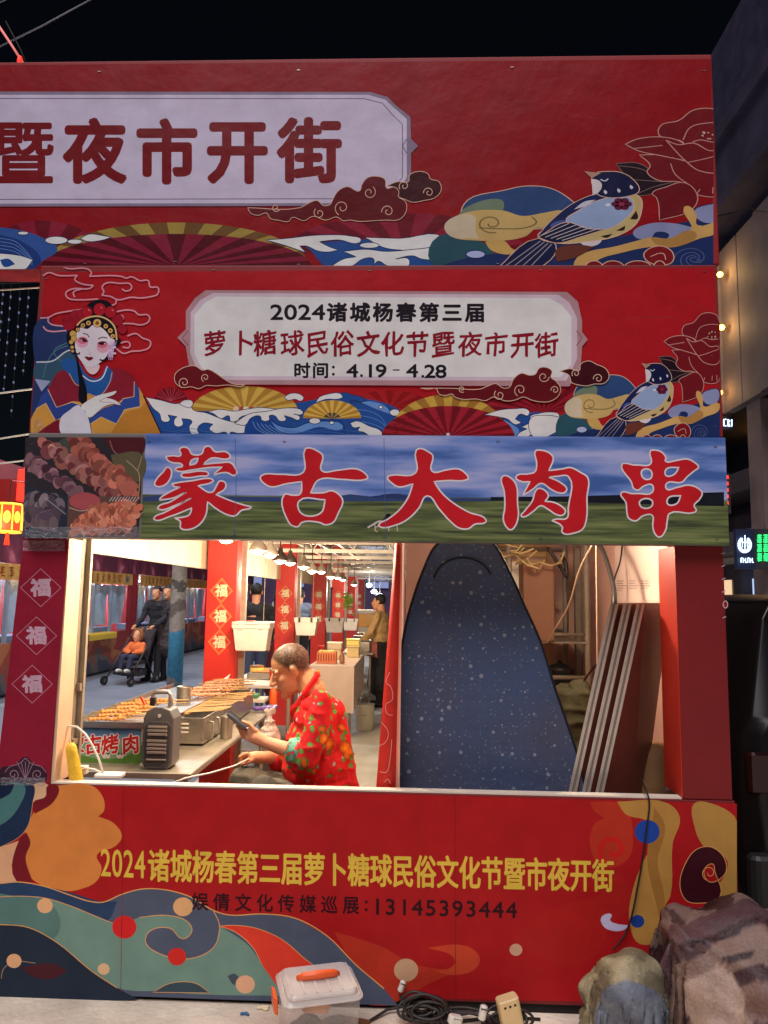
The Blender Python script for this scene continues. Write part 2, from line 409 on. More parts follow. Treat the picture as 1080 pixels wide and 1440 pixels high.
def art_lady(P):
    def L(p): return Z(30, 370, 5.143, p)
    PK = (204,128,140)
    P.fill(L([(137,400),(205,398),(230,440),(320,460),(350,540),(400,650),(400,800),(150,1000),(70,1130),(100,800)]), (32,46,86))
    P.fill(L([(112,725),(230,700),(330,640),(400,700),(400,790),(200,890),(105,850)]), (44,72,92))
    P.fill(L([(100,840),(215,855),(150,930)]), (130,136,166))
    for q in ([(300,720),(240,640),(330,580)], [(160,830),(200,700),(260,630),(340,600)]): P.stroke(L(q), (70,110,118), 1)
    P.stroke(L([(112,718),(230,710),(330,640),(370,628)]), (170,176,196), 1.8)
    for q in ([(280,15),(340,42),(480,45),(510,75),(495,98),(730,100),(760,112),(800,102),(860,130),(920,130),(935,175),(990,180),(990,225),(940,245),(860,255),(800,250),(700,268),(650,245),(585,235),(600,210),(588,180),(610,150),(720,150),(790,155),(800,185),(760,205),(730,190)],
              [(160,95),(200,72),(270,92),(410,92),(390,120),(430,150),(525,165),(500,185),(370,190),(325,220),(340,255),(420,268),(560,262)],
              [(690,270),(685,295),(650,310)], [(140,400),(200,395),(250,370),(350,350),(445,338)], [(200,395),(200,430),(310,460)], [(160,460),(190,490),(330,490)],
              [(690,355),(760,342),(820,350),(850,375),(920,380),(930,415),(880,448),(800,440),(730,440)], [(690,385),(735,385),(740,410)],
              [(770,530),(830,512),(880,545),(935,570),(930,610),(870,635),(800,640),(740,655),(690,620)], [(720,580),(780,575),(785,610),(735,610)],
              [(390,250),(380,215),(440,190)]): P.stroke(L(q), PK, 2.0)
    P.fill(L([(60,1250),(110,1060),(180,990),(320,960),(600,850),(820,870),(885,960),(960,1120),(1022,1252)]), (176,128,58))
    P.fill(L([(640,1252),(760,1080),(860,1050),(905,1000),(1018,1252)]), (158,106,42))
    P.stroke(L([(885,960),(960,1120),(1022,1252)]), (16,14,24), 1.6)
    P.fill(L([(215,880),(270,790),(330,780),(420,880),(450,1010),(370,1002),(260,1047),(195,915)]), (112,26,44))
    P.fill(L([(195,915),(258,1045),(370,1008),(440,1030),(440,1090),(300,1115),(250,1140),(180,1015),(112,1055),(150,960)]), (38,58,120), sm=False)
    P.stroke(L([(195,915),(258,1045),(370,1008),(440,1030)]), (206,160,120), 1, sm=False); P.stroke(L([(112,1055),(180,1015),(250,1140)]), (206,160,120), 1, sm=False)
    P.fill(L([(640,770),(780,800),(850,900),(830,970),(740,985),(690,1012),(600,985),(540,960),(600,880)]), (118,26,42))
    P.fill(L([(820,860),(855,915),(860,1040),(750,1062),(690,1165),(580,1115),(505,1165),(490,1130),(600,1050),(720,1012),(740,985),(818,968)]), (40,62,128), sm=False)
    P.stroke(L([(820,860),(818,968),(740,982),(720,1012)]), (206,160,120), 1, sm=False); P.stroke(L([(860,1040),(750,1062),(690,1165),(580,1115),(505,1165)]), (206,160,120), 1, sm=False)
    P.fill(L([(430,740),(490,820),(560,835),(620,740),(665,800),(640,880),(570,965),(490,950),(420,890),(340,800),(290,720),(330,690),(420,720)]), (30,74,134))
    P.stroke(L([(350,800),(400,880),(430,890)]), (190,150,110), .9); P.stroke(L([(660,790),(640,870),(560,965),(490,945)]), (190,150,110), .9)
    P.stroke(L([(445,815),(510,855),(580,840),(625,750)]), (196,206,220), 1.6)
    P.fill(L([(440,720),(500,740),(560,735),(570,745),(520,808)]), (206,170,172))
    P.fill(L([(395,650),(430,760),(480,985),(470,1010),(440,1020),(420,860)]), (14,14,22))
    for x, y, r in ((400,395,52),(350,445,46),(700,415,42),(735,480,34),(440,375,38),(330,400,30)): P.oval(*L([(x, y)])[0], r/5.143, r/5.143, (132,18,34), (90,10,24), .6)
    P.fill(L([(470,330),(500,290),(580,268),(640,288),(665,330),(600,395),(480,395)]), (14,12,20))
    for x, y, r in ((480,357,38),(570,338,45),(650,357,42)):
        P.oval(*L([(x, y)])[0], r/5.143, r/5.143, (150,20,34), (80,8,20), .7); P.stroke(L([(x+8,y-18),(x+18,y-8)]), (210,150,150), .8, sm=False)
    P.fill(L([(330,540),(350,490),(400,490),(410,640),(380,660),(350,600)]), (16,14,22))
    P.fill(L([(640,560),(700,540),(725,560),(700,600),(650,620)]), (16,14,22))
    P.fill(L([(393,600),(398,480),(440,415),(550,385),(650,415),(700,500),(692,585),(640,690),(575,720),(490,758),(430,705),(400,660)]), (16,12,20))
    P.fill(L([(393,590),(400,520),(430,470),(480,480),(530,448),(590,475),(625,510),(650,545),(678,560),(666,600),(632,660),(580,718),(490,758),(430,702),(397,640)]), (214,182,196))
    P.oval(*L([(445,575)])[0], 8.5, 8, (198,140,158)); P.oval(*L([(595,610)])[0], 9, 8.4, (198,140,158))
    P.oval(*L([(448,562)])[0], 7, 5, (176,92,112)); P.oval(*L([(590,592)])[0], 7, 5, (176,92,112))
    P.fill(L([(425,548),(455,546),(490,572),(455,572)]), (40,14,24)); P.fill(L([(552,580),(585,572),(622,572),(590,596)]), (40,14,24))
    P.oval(*L([(440,560)])[0], .8, .8, (220,200,210)); P.oval(*L([(606,584)])[0], .8, .8, (220,200,210))
    P.stroke(L([(450,512),(480,520),(495,540)]), (40,14,24), 1.3); P.stroke(L([(560,552),(590,540),(625,545)]), (40,14,24), 1.3)
    P.stroke(L([(492,640),(505,660),(490,665)]), (160,110,120), .6)
    P.fill(L([(460,682),(478,678),(494,683),(510,680),(527,692),(495,709)]), (96,18,34))
    P.stroke(L([(392,620),(400,655),(422,660),(424,648)]), (16,12,20), 2); P.stroke(L([(640,650),(610,700),(580,705),(572,698)]), (16,12,20), 2)
    P.stroke(L([(405,455),(440,420),(480,400),(560,388),(640,420),(680,470),(694,560)]), (196,158,110), 2.2)
    for x, y, r in ((553,437,30),(490,437,18),(450,455,17),(615,460,17),(648,492,18),(665,532,16),(413,485,14)):
        P.oval(*L([(x, y)])[0], r/5.143, r/5.143, (190,156,92), (60,36,20), .6); P.oval(*L([(x, y)])[0], r/11, r/11, (120,70,30))
    for x, y, r in ((378,515,24),(385,550,22),(365,575,16),(372,612,13),(376,640,11)): P.oval(*L([(x, y)])[0], r/5.143, r/5.143, (176,140,70), (70,44,20), .5)
    for k in range(7): P.stroke(L([(650+k*7,570+k%3*8),(640+k*5,640),(630+k*6,685+k%2*18)]), (178,150,196), .9)
    for k in range(8): P.oval(*L([(640+k%4*14, 590+k//2*22)])[0], 1.5, 1.5, (200,170,206))
    P.fill(L([(100,1250),(200,1175),(290,1140),(310,1250)]), (100,22,36))
    P.fill(L([(290,1125),(350,1070),(420,1030),(470,1075),(505,1180),(512,1252),(306,1252)]), (180,180,204))
    P.stroke(L([(430,1035),(475,1085),(505,1180),(514,1252)]), (16,16,30), .9)
    P.fill(L([(436,1052),(500,990),(560,960),(620,945),(692,926),(688,942),(610,978),(650,984),(690,1000),(726,1030),(660,1022),(600,1042),(560,1075),(492,1118),(465,1070)]), (214,192,196))
    P.stroke(L([(610,980),(570,1000),(600,1010),(650,1010),(712,1036)]), (130,96,106), .6)

def art_cloud(P, big, dark, spb, spd, cb=(84,14,22), cd=(52,10,18), s=2.6):
    par = P.parent
    P.fill(dark, cd, out=CR, w=.9)
    for x, y, r, a, h in spd: P.spiral(x, y, r, CR, 1.0, 1.25, a, h)
    P.build('cloud_motif', VINYL, par); P.split()
    P.fill(big, cb, out=CR, w=.9)
    for x, y, r, a, h in spb: P.spiral(x, y, r, CR, 1.0, 1.25, a, h)
    P.build('cloud_motif', VINYL, par); P.split()
FOAM, WB, WL, WD = (196,202,226), (30,66,128), (84,122,176), (18,30,72)
def wave_lines(P, x0, x1, y0, y1, n, col=(70,104,160)):
    for k in range(n):
        y = y0+(y1-y0)*(k+.5)/n
        P.stroke([(x0+(x1-x0)*i/10, y+2.2*math.sin(i*.9+k*.8)) for i in range(11)], col, .6, sm=False); P.k -= 1
    P.k += 1

# ---------------------------------------------------------- 1: long banner beam across the lane
YB = -.03
PX = lambda Y: (lambda u, v: at(u, v, Y))
gate = thing('banner_beam', 'long red banner beam across the top with big dark red characters on a lilac cartouche', 'banner', (-.5, 0, Z12))
b = MB().use(mat('beam_red', (150, 18, 24), .6, ns=3, na=.12)); b.box((-2.6, YB, Z12+.004), (XR+.015, .14, ZTOP))
b.build('panel', None, gate, bevel=.006)
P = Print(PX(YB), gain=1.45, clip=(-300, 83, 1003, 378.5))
P.fill([(-300,94.4),(1000,83),(1003.4,377),(-300,380.5)], (124, 12, 20), sm=False)  # red ink deepened: the dimmer light at the top is put into the print
for q in ([(770,141),(830,144),(850,128),(880,128),(900,146),(884,160),(830,164),(815,152)], [(690,144),(770,146),(800,160),(840,166)]): P.stroke(q, (122,30,34), .8)
P.spiral(842, 146, 7, (122,30,34), .8); P.spiral(880, 148, 6, (122,30,34), .8)
def Z6(p): return Z(0, 280, 3.273, p)
def Z7(p): return Z(330, 230, 3.273, p)
art = []
def rays(cx, cy, rx, ry, n, a0, a1, ca, cb):
    P.fan(cx, cy, rx, ry, n, ca, cb, a0, a1, .02)
rays(570, 362, 175, 62, 17, 8, 172, (122,24,46), (92,12,28))
rays(60, 372, 90, 62, 9, 20, 160, (122,24,46), (92,12,28))
P.fan(248, 374, 186, 61, 19, (140,120,56), (96,66,34), 12, 168, .3)
P.fan(248, 376, 190, 47, 21, (112,22,44), (72,8,20), 3, 177, .02)
P.fill(Z6([(-200,110),(0,130),(100,145),(200,180),(265,230),(200,282),(150,325),(-200,328)]), (44,76,138))
P.fill(Z6([(-200,150),(0,165),(110,200),(190,285),(150,325),(-200,328)]), (26,50,108))
for k in range(4): P.stroke(Z6([(0,180+k*16),(70,195+k*16),(120,240+k*12),(150,280+k*8)]), (96,134,190), .7)
P.fill(Z6([(-200,250),(0,250),(100,262),(152,280),(112,327),(-200,327)]), FOAM, out=WD, w=1)
P.fill(Z6([(0,280),(40,275),(70,300),(20,312)]), WB)
for x, y, a, c in ((107,157,25,8),(260,190,52,18),(345,196,34,11)): P.oval(*Z6([(x, y)])[0], a/3.273, c/3.273, FOAM, WD, 1)
P.fill(Z6([(370,182),(410,162),(470,168),(515,176),(460,192),(400,195)]), FOAM, out=WD, w=1)
P.fill(Z7([(240,380),(300,372),(340,392),(420,476),(1090,476),(1080,425),(960,382),(800,362),(600,350)]), WB)
P.fill(Z7([(600,340),(760,345),(965,346),(960,384),(760,398),(680,385)]), FOAM, out=WD, w=1)
P.fill(Z7([(140,352),(240,345),(380,330),(540,335),(582,350),(572,366),(480,352),(390,360),(440,385),(480,398),(430,408),(380,402),(330,380),(300,380),(330,412),(240,380)]), FOAM, out=WD, w=1.1)
P.fill(Z7([(440,476),(500,440),(560,430),(500,405),(600,395),(700,405),(850,393),(1010,388),(1022,405),(930,418),(945,445),(860,440),(820,425),(740,440),(800,440),(800,472),(700,470),(660,450),(640,470),(640,440),(590,440),(540,472)]), FOAM, out=WD, w=1.1)
P.oval(*Z7([(620,377)])[0], 13.7, 4, FOAM, WD, 1)
P.fill(Z7([(930,476),(1000,455),(1090,440),(1090,476)]), WL)
P.fill(Z7([(1060,420),(1090,420),(1090,445),(1070,440)]), FOAM)
P.xf = lambda x, y: (823+(x-902.5)*1.82, 242.5+(y-512)*1.25)
art_bird(P); P.xf = None
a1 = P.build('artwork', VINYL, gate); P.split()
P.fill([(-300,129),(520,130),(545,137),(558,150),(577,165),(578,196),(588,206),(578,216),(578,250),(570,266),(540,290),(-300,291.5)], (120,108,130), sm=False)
P.fill([(-300,134),(518,134),(542,141),(556,154),(572,168),(572,250),(562,266),(540,286),(-300,287.5)], (180,172,194), sm=False)  # plaque ink greyed to carry the weaker light on this banner
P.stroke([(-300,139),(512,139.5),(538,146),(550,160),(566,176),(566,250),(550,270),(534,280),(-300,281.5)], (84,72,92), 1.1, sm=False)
P.stroke([(572,196),(566,206),(572,216)], (84,72,92), 1.2, sm=False)
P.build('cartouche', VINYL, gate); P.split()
P.parent = gate
big = Z7([(60,205),(75,230),(110,240),(148,230),(165,255),(200,262),(250,268),(265,250),(320,265),(360,245),(420,262),(470,248),(500,265),(530,262),(570,268),(640,265),(690,262),(760,258),(790,220),(785,175),(755,155),(755,128),(735,110),(700,115),(692,75),(650,60),(610,68),(585,100),(575,128),(520,108),(480,125),(455,160),(440,190),(410,195),(380,172),(345,182),(300,205)])
dk = Z7([(700,105),(750,85),(800,85),(805,55),(850,38),(890,50),(900,72),(940,85),(950,125),(920,160),(870,172),(820,180),(780,165),(755,155),(740,115)])
art_cloud(P, big, dk, [(*Z7([(620,135)])[0], 9.5, -1, 1), (*Z7([(495,205)])[0], 11, 2, 1), (*Z7([(705,222)])[0], 9, 3, 1), (*Z7([(190,205)])[0], 6, .5, 1), (*Z7([(390,230)])[0], 8, 4, -1)],
          [(*Z7([(780,105)])[0], 7.5, 2.5, 1), (*Z7([(893,135)])[0], 7.5, 3, 1)])
for ch, u, v, w in (('暨',33,217,74),('夜',134,215,74),('市',235,216,73),('开',334,215,73),('街',436,214,75)):
    P.char(ch, u, v, w, 82, (104,10,18), .028 if ch == '暨' else .045); P.k -= 1
P.build('lettering', VINYL, gate)
gate_print_done = True

# ---------------------------------------------------------- 2: festival board with the opera lady
YS = -.035
fest = thing('festival_board', 'red festival board with an opera lady, waves and a white cartouche', 'signboard', (-.16, 0, Z23))
b = MB().use(mat('board_edge', (140, 22, 26), .5, ns=4, na=.1)); b.box((XL, YS, Z23+.003), (XR, .05, Z12)); b.build('panel', None, fest, bevel=.004)
P = Print(PX(YS), gain=1.6, clip=(44, 376.6, 1012, 615.5))
P.fill([(62.5,383),(1004,376.5),(1012,616.5),(47,614)], (146,20,28), sm=False)
for q in ([(880,448),(930,446),(960,452),(975,470)], [(940,436),(960,424),(985,432),(1000,448),(975,452)]): P.stroke(q, (120,40,44), .7)
def A2(p): return Z(200, 520, 3.857, p)
def A3(p): return Z(480, 520, 3.6, p)
P.fan(240, 565, 24, 20, 13, (120,20,34), (96,12,24), 10, 170, .05)
for k in range(9): P.stroke([(240,564),(240-22*math.cos(.4+k*.29),564-18*math.sin(.4+k*.29))], (160,70,84), .5, sm=False)
P.fan(765, 580, 95, 40, 19, (128,22,36), (96,12,24), 8, 172, .05)
P.fan(548, 575, 60, 26, 13, (140,26,30), (120,16,22), 10, 170, .05)
P.fill([(208,560),(240,566),(300,575),(350,572),(420,566),(450,560),(470,552),(510,560),(545,568),(590,590),(720,583),(770,580),(800,590),(840,600),(1012,590),(1012,617),(226,616)], WB)
P.fan(344, 579, 75, 36, 19, (176,146,66), (148,110,44), 2, 178, .12, edge=1)
for x, c in ((332,(190,170,150)),(340,(150,60,40)),(346,(200,190,170)),(354,(160,70,50)),(360,(190,160,120))): P.oval(x, 575, 4, 3.4, c)
P.fill(A2([(770,150),(800,130),(860,135),(876,155),(860,170),(830,160),(790,165)]), FOAM, out=WD, w=.9)
P.fill(A3([(0,120),(60,128),(115,150),(112,166),(70,155),(40,160),(60,165),(150,160),(250,200),(300,232),(240,290),(200,350),(0,350)]), WB, out=WD, w=.8)
P.fill(A2([(940,180),(960,150),(1010,132),(1075,130),(1090,150),(1060,160),(1000,160)]), FOAM, out=WD, w=.9)
P.fill(A3([(100,165),(150,160),(235,195),(250,225),(180,200)]), WL)
for k in range(4): P.stroke(A3([(60+k*10,200+k*30),(140,210+k*30),(200+k*4,240+k*28),(230,285+k*12)]), (80,120,180), .7)
P.fan(467, 589, 41, 26, 19, (182,150,66), (150,112,44), 2, 178, .2); P.fan(467, 589, 12, 9, 9, (60,50,40), (130,110,70), 0, 180, .1)
P.fill(A2([(20,150),(100,165),(180,185),(275,175),(270,210),(350,235),(440,270),(520,290),(560,300),(565,335),(520,345),(480,340),(470,366),(455,340),(400,345),(365,320),(385,295),(330,290),(300,320),(310,350),(270,350),(255,310),(270,280),(215,265),(220,300),(180,305),(175,270),(190,255),(140,245),(150,275),(110,280),(95,240),(60,210)]), FOAM, out=WD, w=.9)
P.fill(A2([(200,185),(230,165),(275,175),(262,205),(230,200)]), FOAM, out=WD, w=.8)
P.fill(A2([(350,230),(420,215),(500,225),(560,215),(640,205),(700,210),(740,215),(700,225),(600,240),(530,260),(520,275),(480,280),(470,250),(430,265),(380,235)]), FOAM, out=WD, w=.9)
P.fill(A2([(570,372),(556,330),(590,262),(690,262),(740,300),(830,312),(900,285),(1000,275),(1085,285),(1085,372)]), (24,58,122), out=WD, w=.8)
P.fill(A2([(700,280),(740,305),(830,315),(900,290),(1000,282),(1085,300),(1085,320),(960,310),(830,345),(740,330)]), WL)
for k in range(5): P.stroke(A2([(600+k*22,280+k*5),(620+k*24,320),(690+k*20,352),(820,366)]), (110,146,196), .6)
P.fill(A2([(500,292),(580,240),(680,225),(780,208),(870,225),(870,240),(820,240),(855,255),(850,272),(810,260),(770,248),(780,272),(745,278),(720,250),(690,250),(690,272),(650,275),(640,252),(590,262),(560,300)]), FOAM, out=WD, w=.9)
wave_lines(P, 232, 300, 603, 614, 3); wave_lines(P, 400, 530, 604, 615, 3)
for x, y, a, c in ((936,278,30,16),(1028,288,12,9)): P.oval(*A2([(x, y)])[0], a/3.857, c/3.857, FOAM, WD, .9)
P.fill(A3([(45,270),(80,260),(140,285),(200,310),(214,345),(150,338),(110,315),(85,308),(95,290),(60,292)]), FOAM, out=WD, w=.9)
P.fill(A3([(780,250),(840,250),(900,270),(960,300),(900,350),(860,350)]), WB, out=WD, w=.8)
P.fill(A3([(820,252),(870,280),(900,310),(880,345),(850,300)]), WL)
for x, y, a, c in ((270,217,25,17),(200,190,10,8),(358,205,32,15)): P.oval(*A3([(x, y)])[0], a/3.6, c/3.6, FOAM, WD, .9)
P.fan(630, 611, 82, 56, 15, (170,138,58), (136,96,40), 18, 162, .4)
P.fan(630, 616.5, 94, 45.5, 23, (136,26,40), (96,14,24), 2, 178, .06)
for k in range(60):
    x, y = A3([(260+random.random()*230, 235+random.random()*95)])[0]; P.stroke([(x,y),(x+2.4,y+1),(x+4.4,y-.6)], (84,16,24), .8, sm=False); P.k -= 1
P.k += 1; P.fill([(628,609),(632,609),(632.5,616),(627.5,616)], (190,180,190), sm=False)
P.fill(A3([(955,240),(1000,222),(1060,215),(1100,225),(1100,250),(1020,262),(970,262)]), FOAM, out=WD, w=.9)
P.fill(A3([(725,228),(800,205),(870,198),(950,208),(945,232),(905,225),(880,250),(912,268),(880,278),(840,250),(800,240)]), FOAM, out=WD, w=.9)
P.fill(A3([(880,350),(900,320),(940,300),(910,290),(960,270),(1040,265),(1110,262),(1120,290),(1060,300),(1080,330),(1020,320),(960,330),(930,350)]), FOAM, out=WD, w=.9)
P.fill(Z4([(-60,660),(20,640),(140,660),(185,680),(180,705),(110,700),(140,730),(90,740),(40,765),(-40,770)]), FOAM, out=WD, w=.9)
P.fill(Z4([(100,789),(200,735),(330,715),(330,789)]), WL)
art_bird(P); art_lady(P)
P.build('artwork', VINYL, fest); P.split()
octo = [(290,409),(797,411.5),(812,425),(818,452),(818,468),(826,478),(818,488),(816,518),(800,544),(290,541),(268,524),(262,488),(250,475.5),(262,464),(262,438),(275,420)]
P.fill(octo, (150,116,122), sm=False)
P.fill([(300,413),(785,415.5),(800,426),(811,448),(811,505),(796,536),(300,535),(278,521),(268,497),(269,440),(282,423)], (176,160,172), sm=False)
P.fill([(304,418),(772,420),(790,430),(803,446),(803,512),(788,531),(304,529.5),(284,518),(274,498),(274,444),(288,427)], (208,206,224), sm=False)
for x, d in ((258,1),(817,-1)): P.stroke([(x+7*d,466),(x-1*d,476),(x+7*d,487)], (120,60,64), 1.2, sm=False)
P.build('cartouche', VINYL, fest); P.split()
P.parent = fest
big = A3([(400,95),(440,100),(480,98),(495,125),(530,132),(560,125),(575,140),(620,152),(680,150),(730,158),(770,140),(830,160),(880,155),(920,140),(960,155),(1010,165),(1060,160),(1100,130),(1108,95),(1085,60),(1060,40),(1065,10),(1035,-10),(1000,-5),(980,25),(950,30),(910,20),(870,50),(850,90),(820,95),(780,72),(740,85),(700,100),(560,96)])
dk = Z4([(112,385),(170,370),(225,380),(232,345),(280,325),(325,345),(380,372),(398,420),(370,455),(310,460),(270,470),(220,465),(180,450),(165,410)])
art_cloud(P, big, dk, [(*A3([(1022,38)])[0], 8, 0, 1), (*A3([(905,105)])[0], 9, 2, 1), (*A3([(1080,105)])[0], 6, 3, 1), (*A3([(800,130)])[0], 8, 4, -1), (*A3([(610,100)])[0], 5, 1, 1)],
          [(*Z4([(205,398)])[0], 6, 2.5, 1), (*Z4([(335,428)])[0], 7, 3, 1)])
P.fill(A2([(180,30),(210,0),(245,-15),(290,-18),(330,5),(360,0),(400,20),(450,55),(500,80),(560,82),(540,92),(470,85),(400,90),(350,88),(310,105),(270,95),(220,98),(185,75)]), (88,16,24), out=CR, w=.9)
for x, y, r in ((230,72,8),(345,45,6)): P.spiral(*A2([(x, y)])[0], r, CR, 1, 1.25, 2)
P.build('cloud_motif', VINYL, fest); P.split()
K = (26,20,28)
P.line('2024', (389.5,440), (448,440), 17, 21, K, .038); P.line('诸城杨春第三届', (474,440.5), (668,441), 24, 24, K, .045)
for ch, u in zip('萝卜糖球民俗文化节暨夜市开街', (303,342,373,411,447,482,518,552,587,623,661,697,734,768)):
    P.char(ch, u, 483.5+(u-303)*.006, 28, 32, (118,14,32), .024, shear=.13, rot=random.uniform(-.04,.04), jit=.05); P.k -= 1
P.k += 1
for ch, u in zip('时间', (425,451)): P.char(ch, u, 522, 20, 20, K, .036)
for u, v in ((469,517),(469,527),(508.5,529),(594.5,530)): P.oval(u, v, 2, 2, K)
for ch, u in zip('4194', (495.5,520,536,579.5)): P.char(ch, u, 522.3, 15, 18, K, .038)
for ch, u in zip('28', (604.5,620)): P.char(ch, u, 523, 15, 18, K, .038)
P.stroke([(552.5,521),(562,521)], K, 1.6, sm=False)
P.build('lettering', VINYL, fest)
# staples and tape on its lower left
P = Print(PX(YS), gain=1.8, base=.012, clip=(44,376,1012,616))

STAPLE = mat('staple', (190, 186, 180), .3, .9)
def staples(par, pts, Y):
    for u, v in pts:
        p = at(u, v, Y); MB().box((p.x-.006, Y-.0035, p.z-.0012), (p.x+.006, Y-.002, p.z+.0012)).build('staple', STAPLE, par)
staples(fest, [(66,392),(52,560),(52,604),(160,609),(196,610),(204,611),(210,610),(300,380),(520,381),(760,380),(990,382),(1001,500),(1005,600),(880,611),(620,611)], YS)
staples(gate, [(120,371),(247,368),(420,372),(700,371),(984,370),(990,100),(720,95),(420,99),(140,101)], YB)
# ---------------------------------------------------------- 3: kebab board with the grassland
YK = -.05
keb = thing('kebab_board', 'grassland printed board with five big red brush characters and a meat skewer photo', 'signboard', (-.16, 0, Z3B))
zb0, zb1 = Z3B, Z23-.003; X0 = at(35, 690, YK).x
b = MB().use(mat('board_back', (120, 116, 112), .6)); b.box((X0, YK, zb0), (XR, .04, zb1)); b.build('panel', None, keb, bevel=.004)
def grass_mat():
    m = mat('grassland_print', (90, 120, 180), .4, spec=.35, bump=.15, bs=4); t = m.node_tree; N = t.nodes; L = t.links; bs = N['Principled BSDF']
    tc = N.new('ShaderNodeTexCoord'); sp = N.new('ShaderNodeSeparateXYZ'); L.new(tc.outputs['Object'], sp.inputs[0])
    mp = N.new('ShaderNodeMapping'); mp.inputs['Scale'].default_value = (1.3, 1, 9); L.new(tc.outputs['Object'], mp.inputs[0])
    n = N.new('ShaderNodeTexNoise'); n.inputs['Scale'].default_value = 1.6; n.inputs['Detail'].default_value = 5; L.new(mp.outputs[0], n.inputs['Vector'])
    cr = N.new('ShaderNodeValToRGB'); L.new(n.outputs[0], cr.inputs[0]); e = cr.color_ramp.elements
    G = 1.45
    def cc(c): return (*[min(.8, x*G) for x in lin(c)], 1)
    e[0].position = .36; e[0].color = cc((58,88,150)); e[1].position = .62; e[1].color = cc((150,156,196)); q = e.new(.47); q.color = cc((96,122,182))
    mp2 = N.new('ShaderNodeMapping'); mp2.inputs['Scale'].default_value = (2.2, 1, 40); L.new(tc.outputs['Object'], mp2.inputs[0])
    n2 = N.new('ShaderNodeTexNoise'); n2.inputs['Scale'].default_value = 1.5; n2.inputs['Detail'].default_value = 6; L.new(mp2.outputs[0], n2.inputs['Vector'])
    cg = N.new('ShaderNodeValToRGB'); L.new(n2.outputs[0], cg.inputs[0]); e = cg.color_ramp.elements
    e[0].position = .35; e[0].color = cc((52,58,42)); e[1].position = .65; e[1].color = cc((112,120,76)); q = e.new(.5); q.color = cc((82,94,56))
    mr = N.new('ShaderNodeMapRange'); mr.inputs[1].default_value = 1.965; mr.inputs[2].default_value = 1.961; L.new(sp.outputs['Z'], mr.inputs[0])
    mx = N.new('ShaderNodeMix'); mx.data_type = 'RGBA'; L.new(mr.outputs[0], mx.inputs[0]); L.new(cr.outputs[0], mx.inputs[6]); L.new(cg.outputs[0], mx.inputs[7])
    L.new(mx.outputs[2], bs.inputs['Base Color']); return m
xg = at(201, 690, YK).x
b = MB(); b.add([(xg, YK-.0006, zb0), (XR, YK-.0006, zb0), (XR, YK-.0006, zb1), (xg, YK-.0006, zb1)], [(0,1,2,3)]); b.build('grassland_print', grass_mat(), keb, fixn=False)
P = Print(PX(YK), gain=1.5, base=.0009, clip=(33, 615, 1018.5, 767))
P.fill([(201,699),(240,695),(262,699),(300,698),(460,700),(492,695),(520,698),(560,694),(600,700),(690,702),(690,705),(201,705)], (46,62,104), sm=False)
P.fill([(690,699),(800,698),(1018,692),(1018,712),(940,710),(800,706),(690,704)], (24,26,36), sm=False)
P.fill([(520,700),(540,695),(556,694),(572,698),(578,702)], (38,52,92), sm=False)
P.stroke([(517,742),(524,738),(534,733),(545,736),(556,734)], (180,172,160), 2.6); P.fill([(538,731),(547,722),(552,730)], (30,26,24))
for x in (527,546,558): P.stroke([(x,737),(x+1,747)], (190,184,170), 1.1, sm=False)
P.stroke([(532,739),(527,745),(531,748)], (180,150,130), 1.6)
P.build('grazing_horse', VINYL, keb); P.split()
def BC(o, h, ox):
    P.fill(Z(ox, 620, 6.353, o), (172,28,36), holes=[Z(ox, 620, 6.353, q) for q in h], out=(214,190,198), w=2.1); P.k -= 1
meng = [([(210,140),(270,132),(345,128),(335,75),(370,55),(415,70),(445,118),(530,115),(560,55),(605,50),(650,95),(750,98),(788,140),(770,160),(620,155),(545,210),(700,195),(790,195),(835,250),(845,290),(820,310),(760,285),(690,290),(640,310),(650,290),(715,235),(590,240),(440,262),(340,275),(290,260),(310,240),(360,225),(350,208),(270,195),(230,175)], [[(425,215),(440,175),(500,155),(480,200)]]),
  ([(230,235),(260,260),(255,330),(210,390),(145,410),(112,390),(130,340),(185,280)], []),
  ([(350,300),(420,282),(540,270),(590,285),(590,305),(520,315),(400,330),(355,320)], []),
  ([(265,385),(330,370),(450,355),(570,335),(620,340),(640,360),(600,380),(500,400),(620,460),(665,400),(690,360),(740,370),(745,420),(660,480),(780,530),(900,570),(980,590),(960,605),(890,620),(830,670),(760,660),(660,605),(585,545),(570,660),(520,740),(430,790),(345,780),(340,720),(290,690),(370,680),(420,660),(445,600),(250,675),(110,705),(105,690),(200,640),(440,510),(300,575),(145,610),(140,595),(250,545),(395,455),(280,510),(155,530),(160,515),(240,460),(340,412),(290,410)], [])]
for o, h in meng: BC(o, h, 200)
BC([(470,75),(500,62),(580,90),(628,130),(618,265),(760,262),(930,250),(1000,285),(1030,330),(1010,345),(800,345),(590,350),(520,465),(640,462),(710,445),(780,485),(808,540),(770,640),(720,730),(650,750),(600,730),(440,730),(410,765),(360,760),(320,720),(285,480),(360,485),(425,475),(440,365),(300,385),(170,412),(110,385),(70,335),(80,310),(250,298),(455,280)], [[(415,540),(650,528),(610,645),(440,650)]], 355)
BC([(415,85),(450,68),(520,95),(562,130),(555,270),(690,258),(790,250),(850,285),(880,335),(860,350),(700,355),(575,365),(640,460),(740,550),(880,635),(1040,710),(1030,730),(940,745),(880,785),(800,780),(720,720),(620,610),(512,492),(440,600),(340,700),(240,750),(85,765),(80,750),(160,700),(260,620),(340,510),(385,385),(260,412),(200,380),(158,325),(180,310),(410,285)], [], 520)
BC([(95,335),(120,310),(190,340),(230,400),(240,560),(248,660),(220,760),(180,795),(140,770),(112,700),(125,600),(120,450)], [], 690)
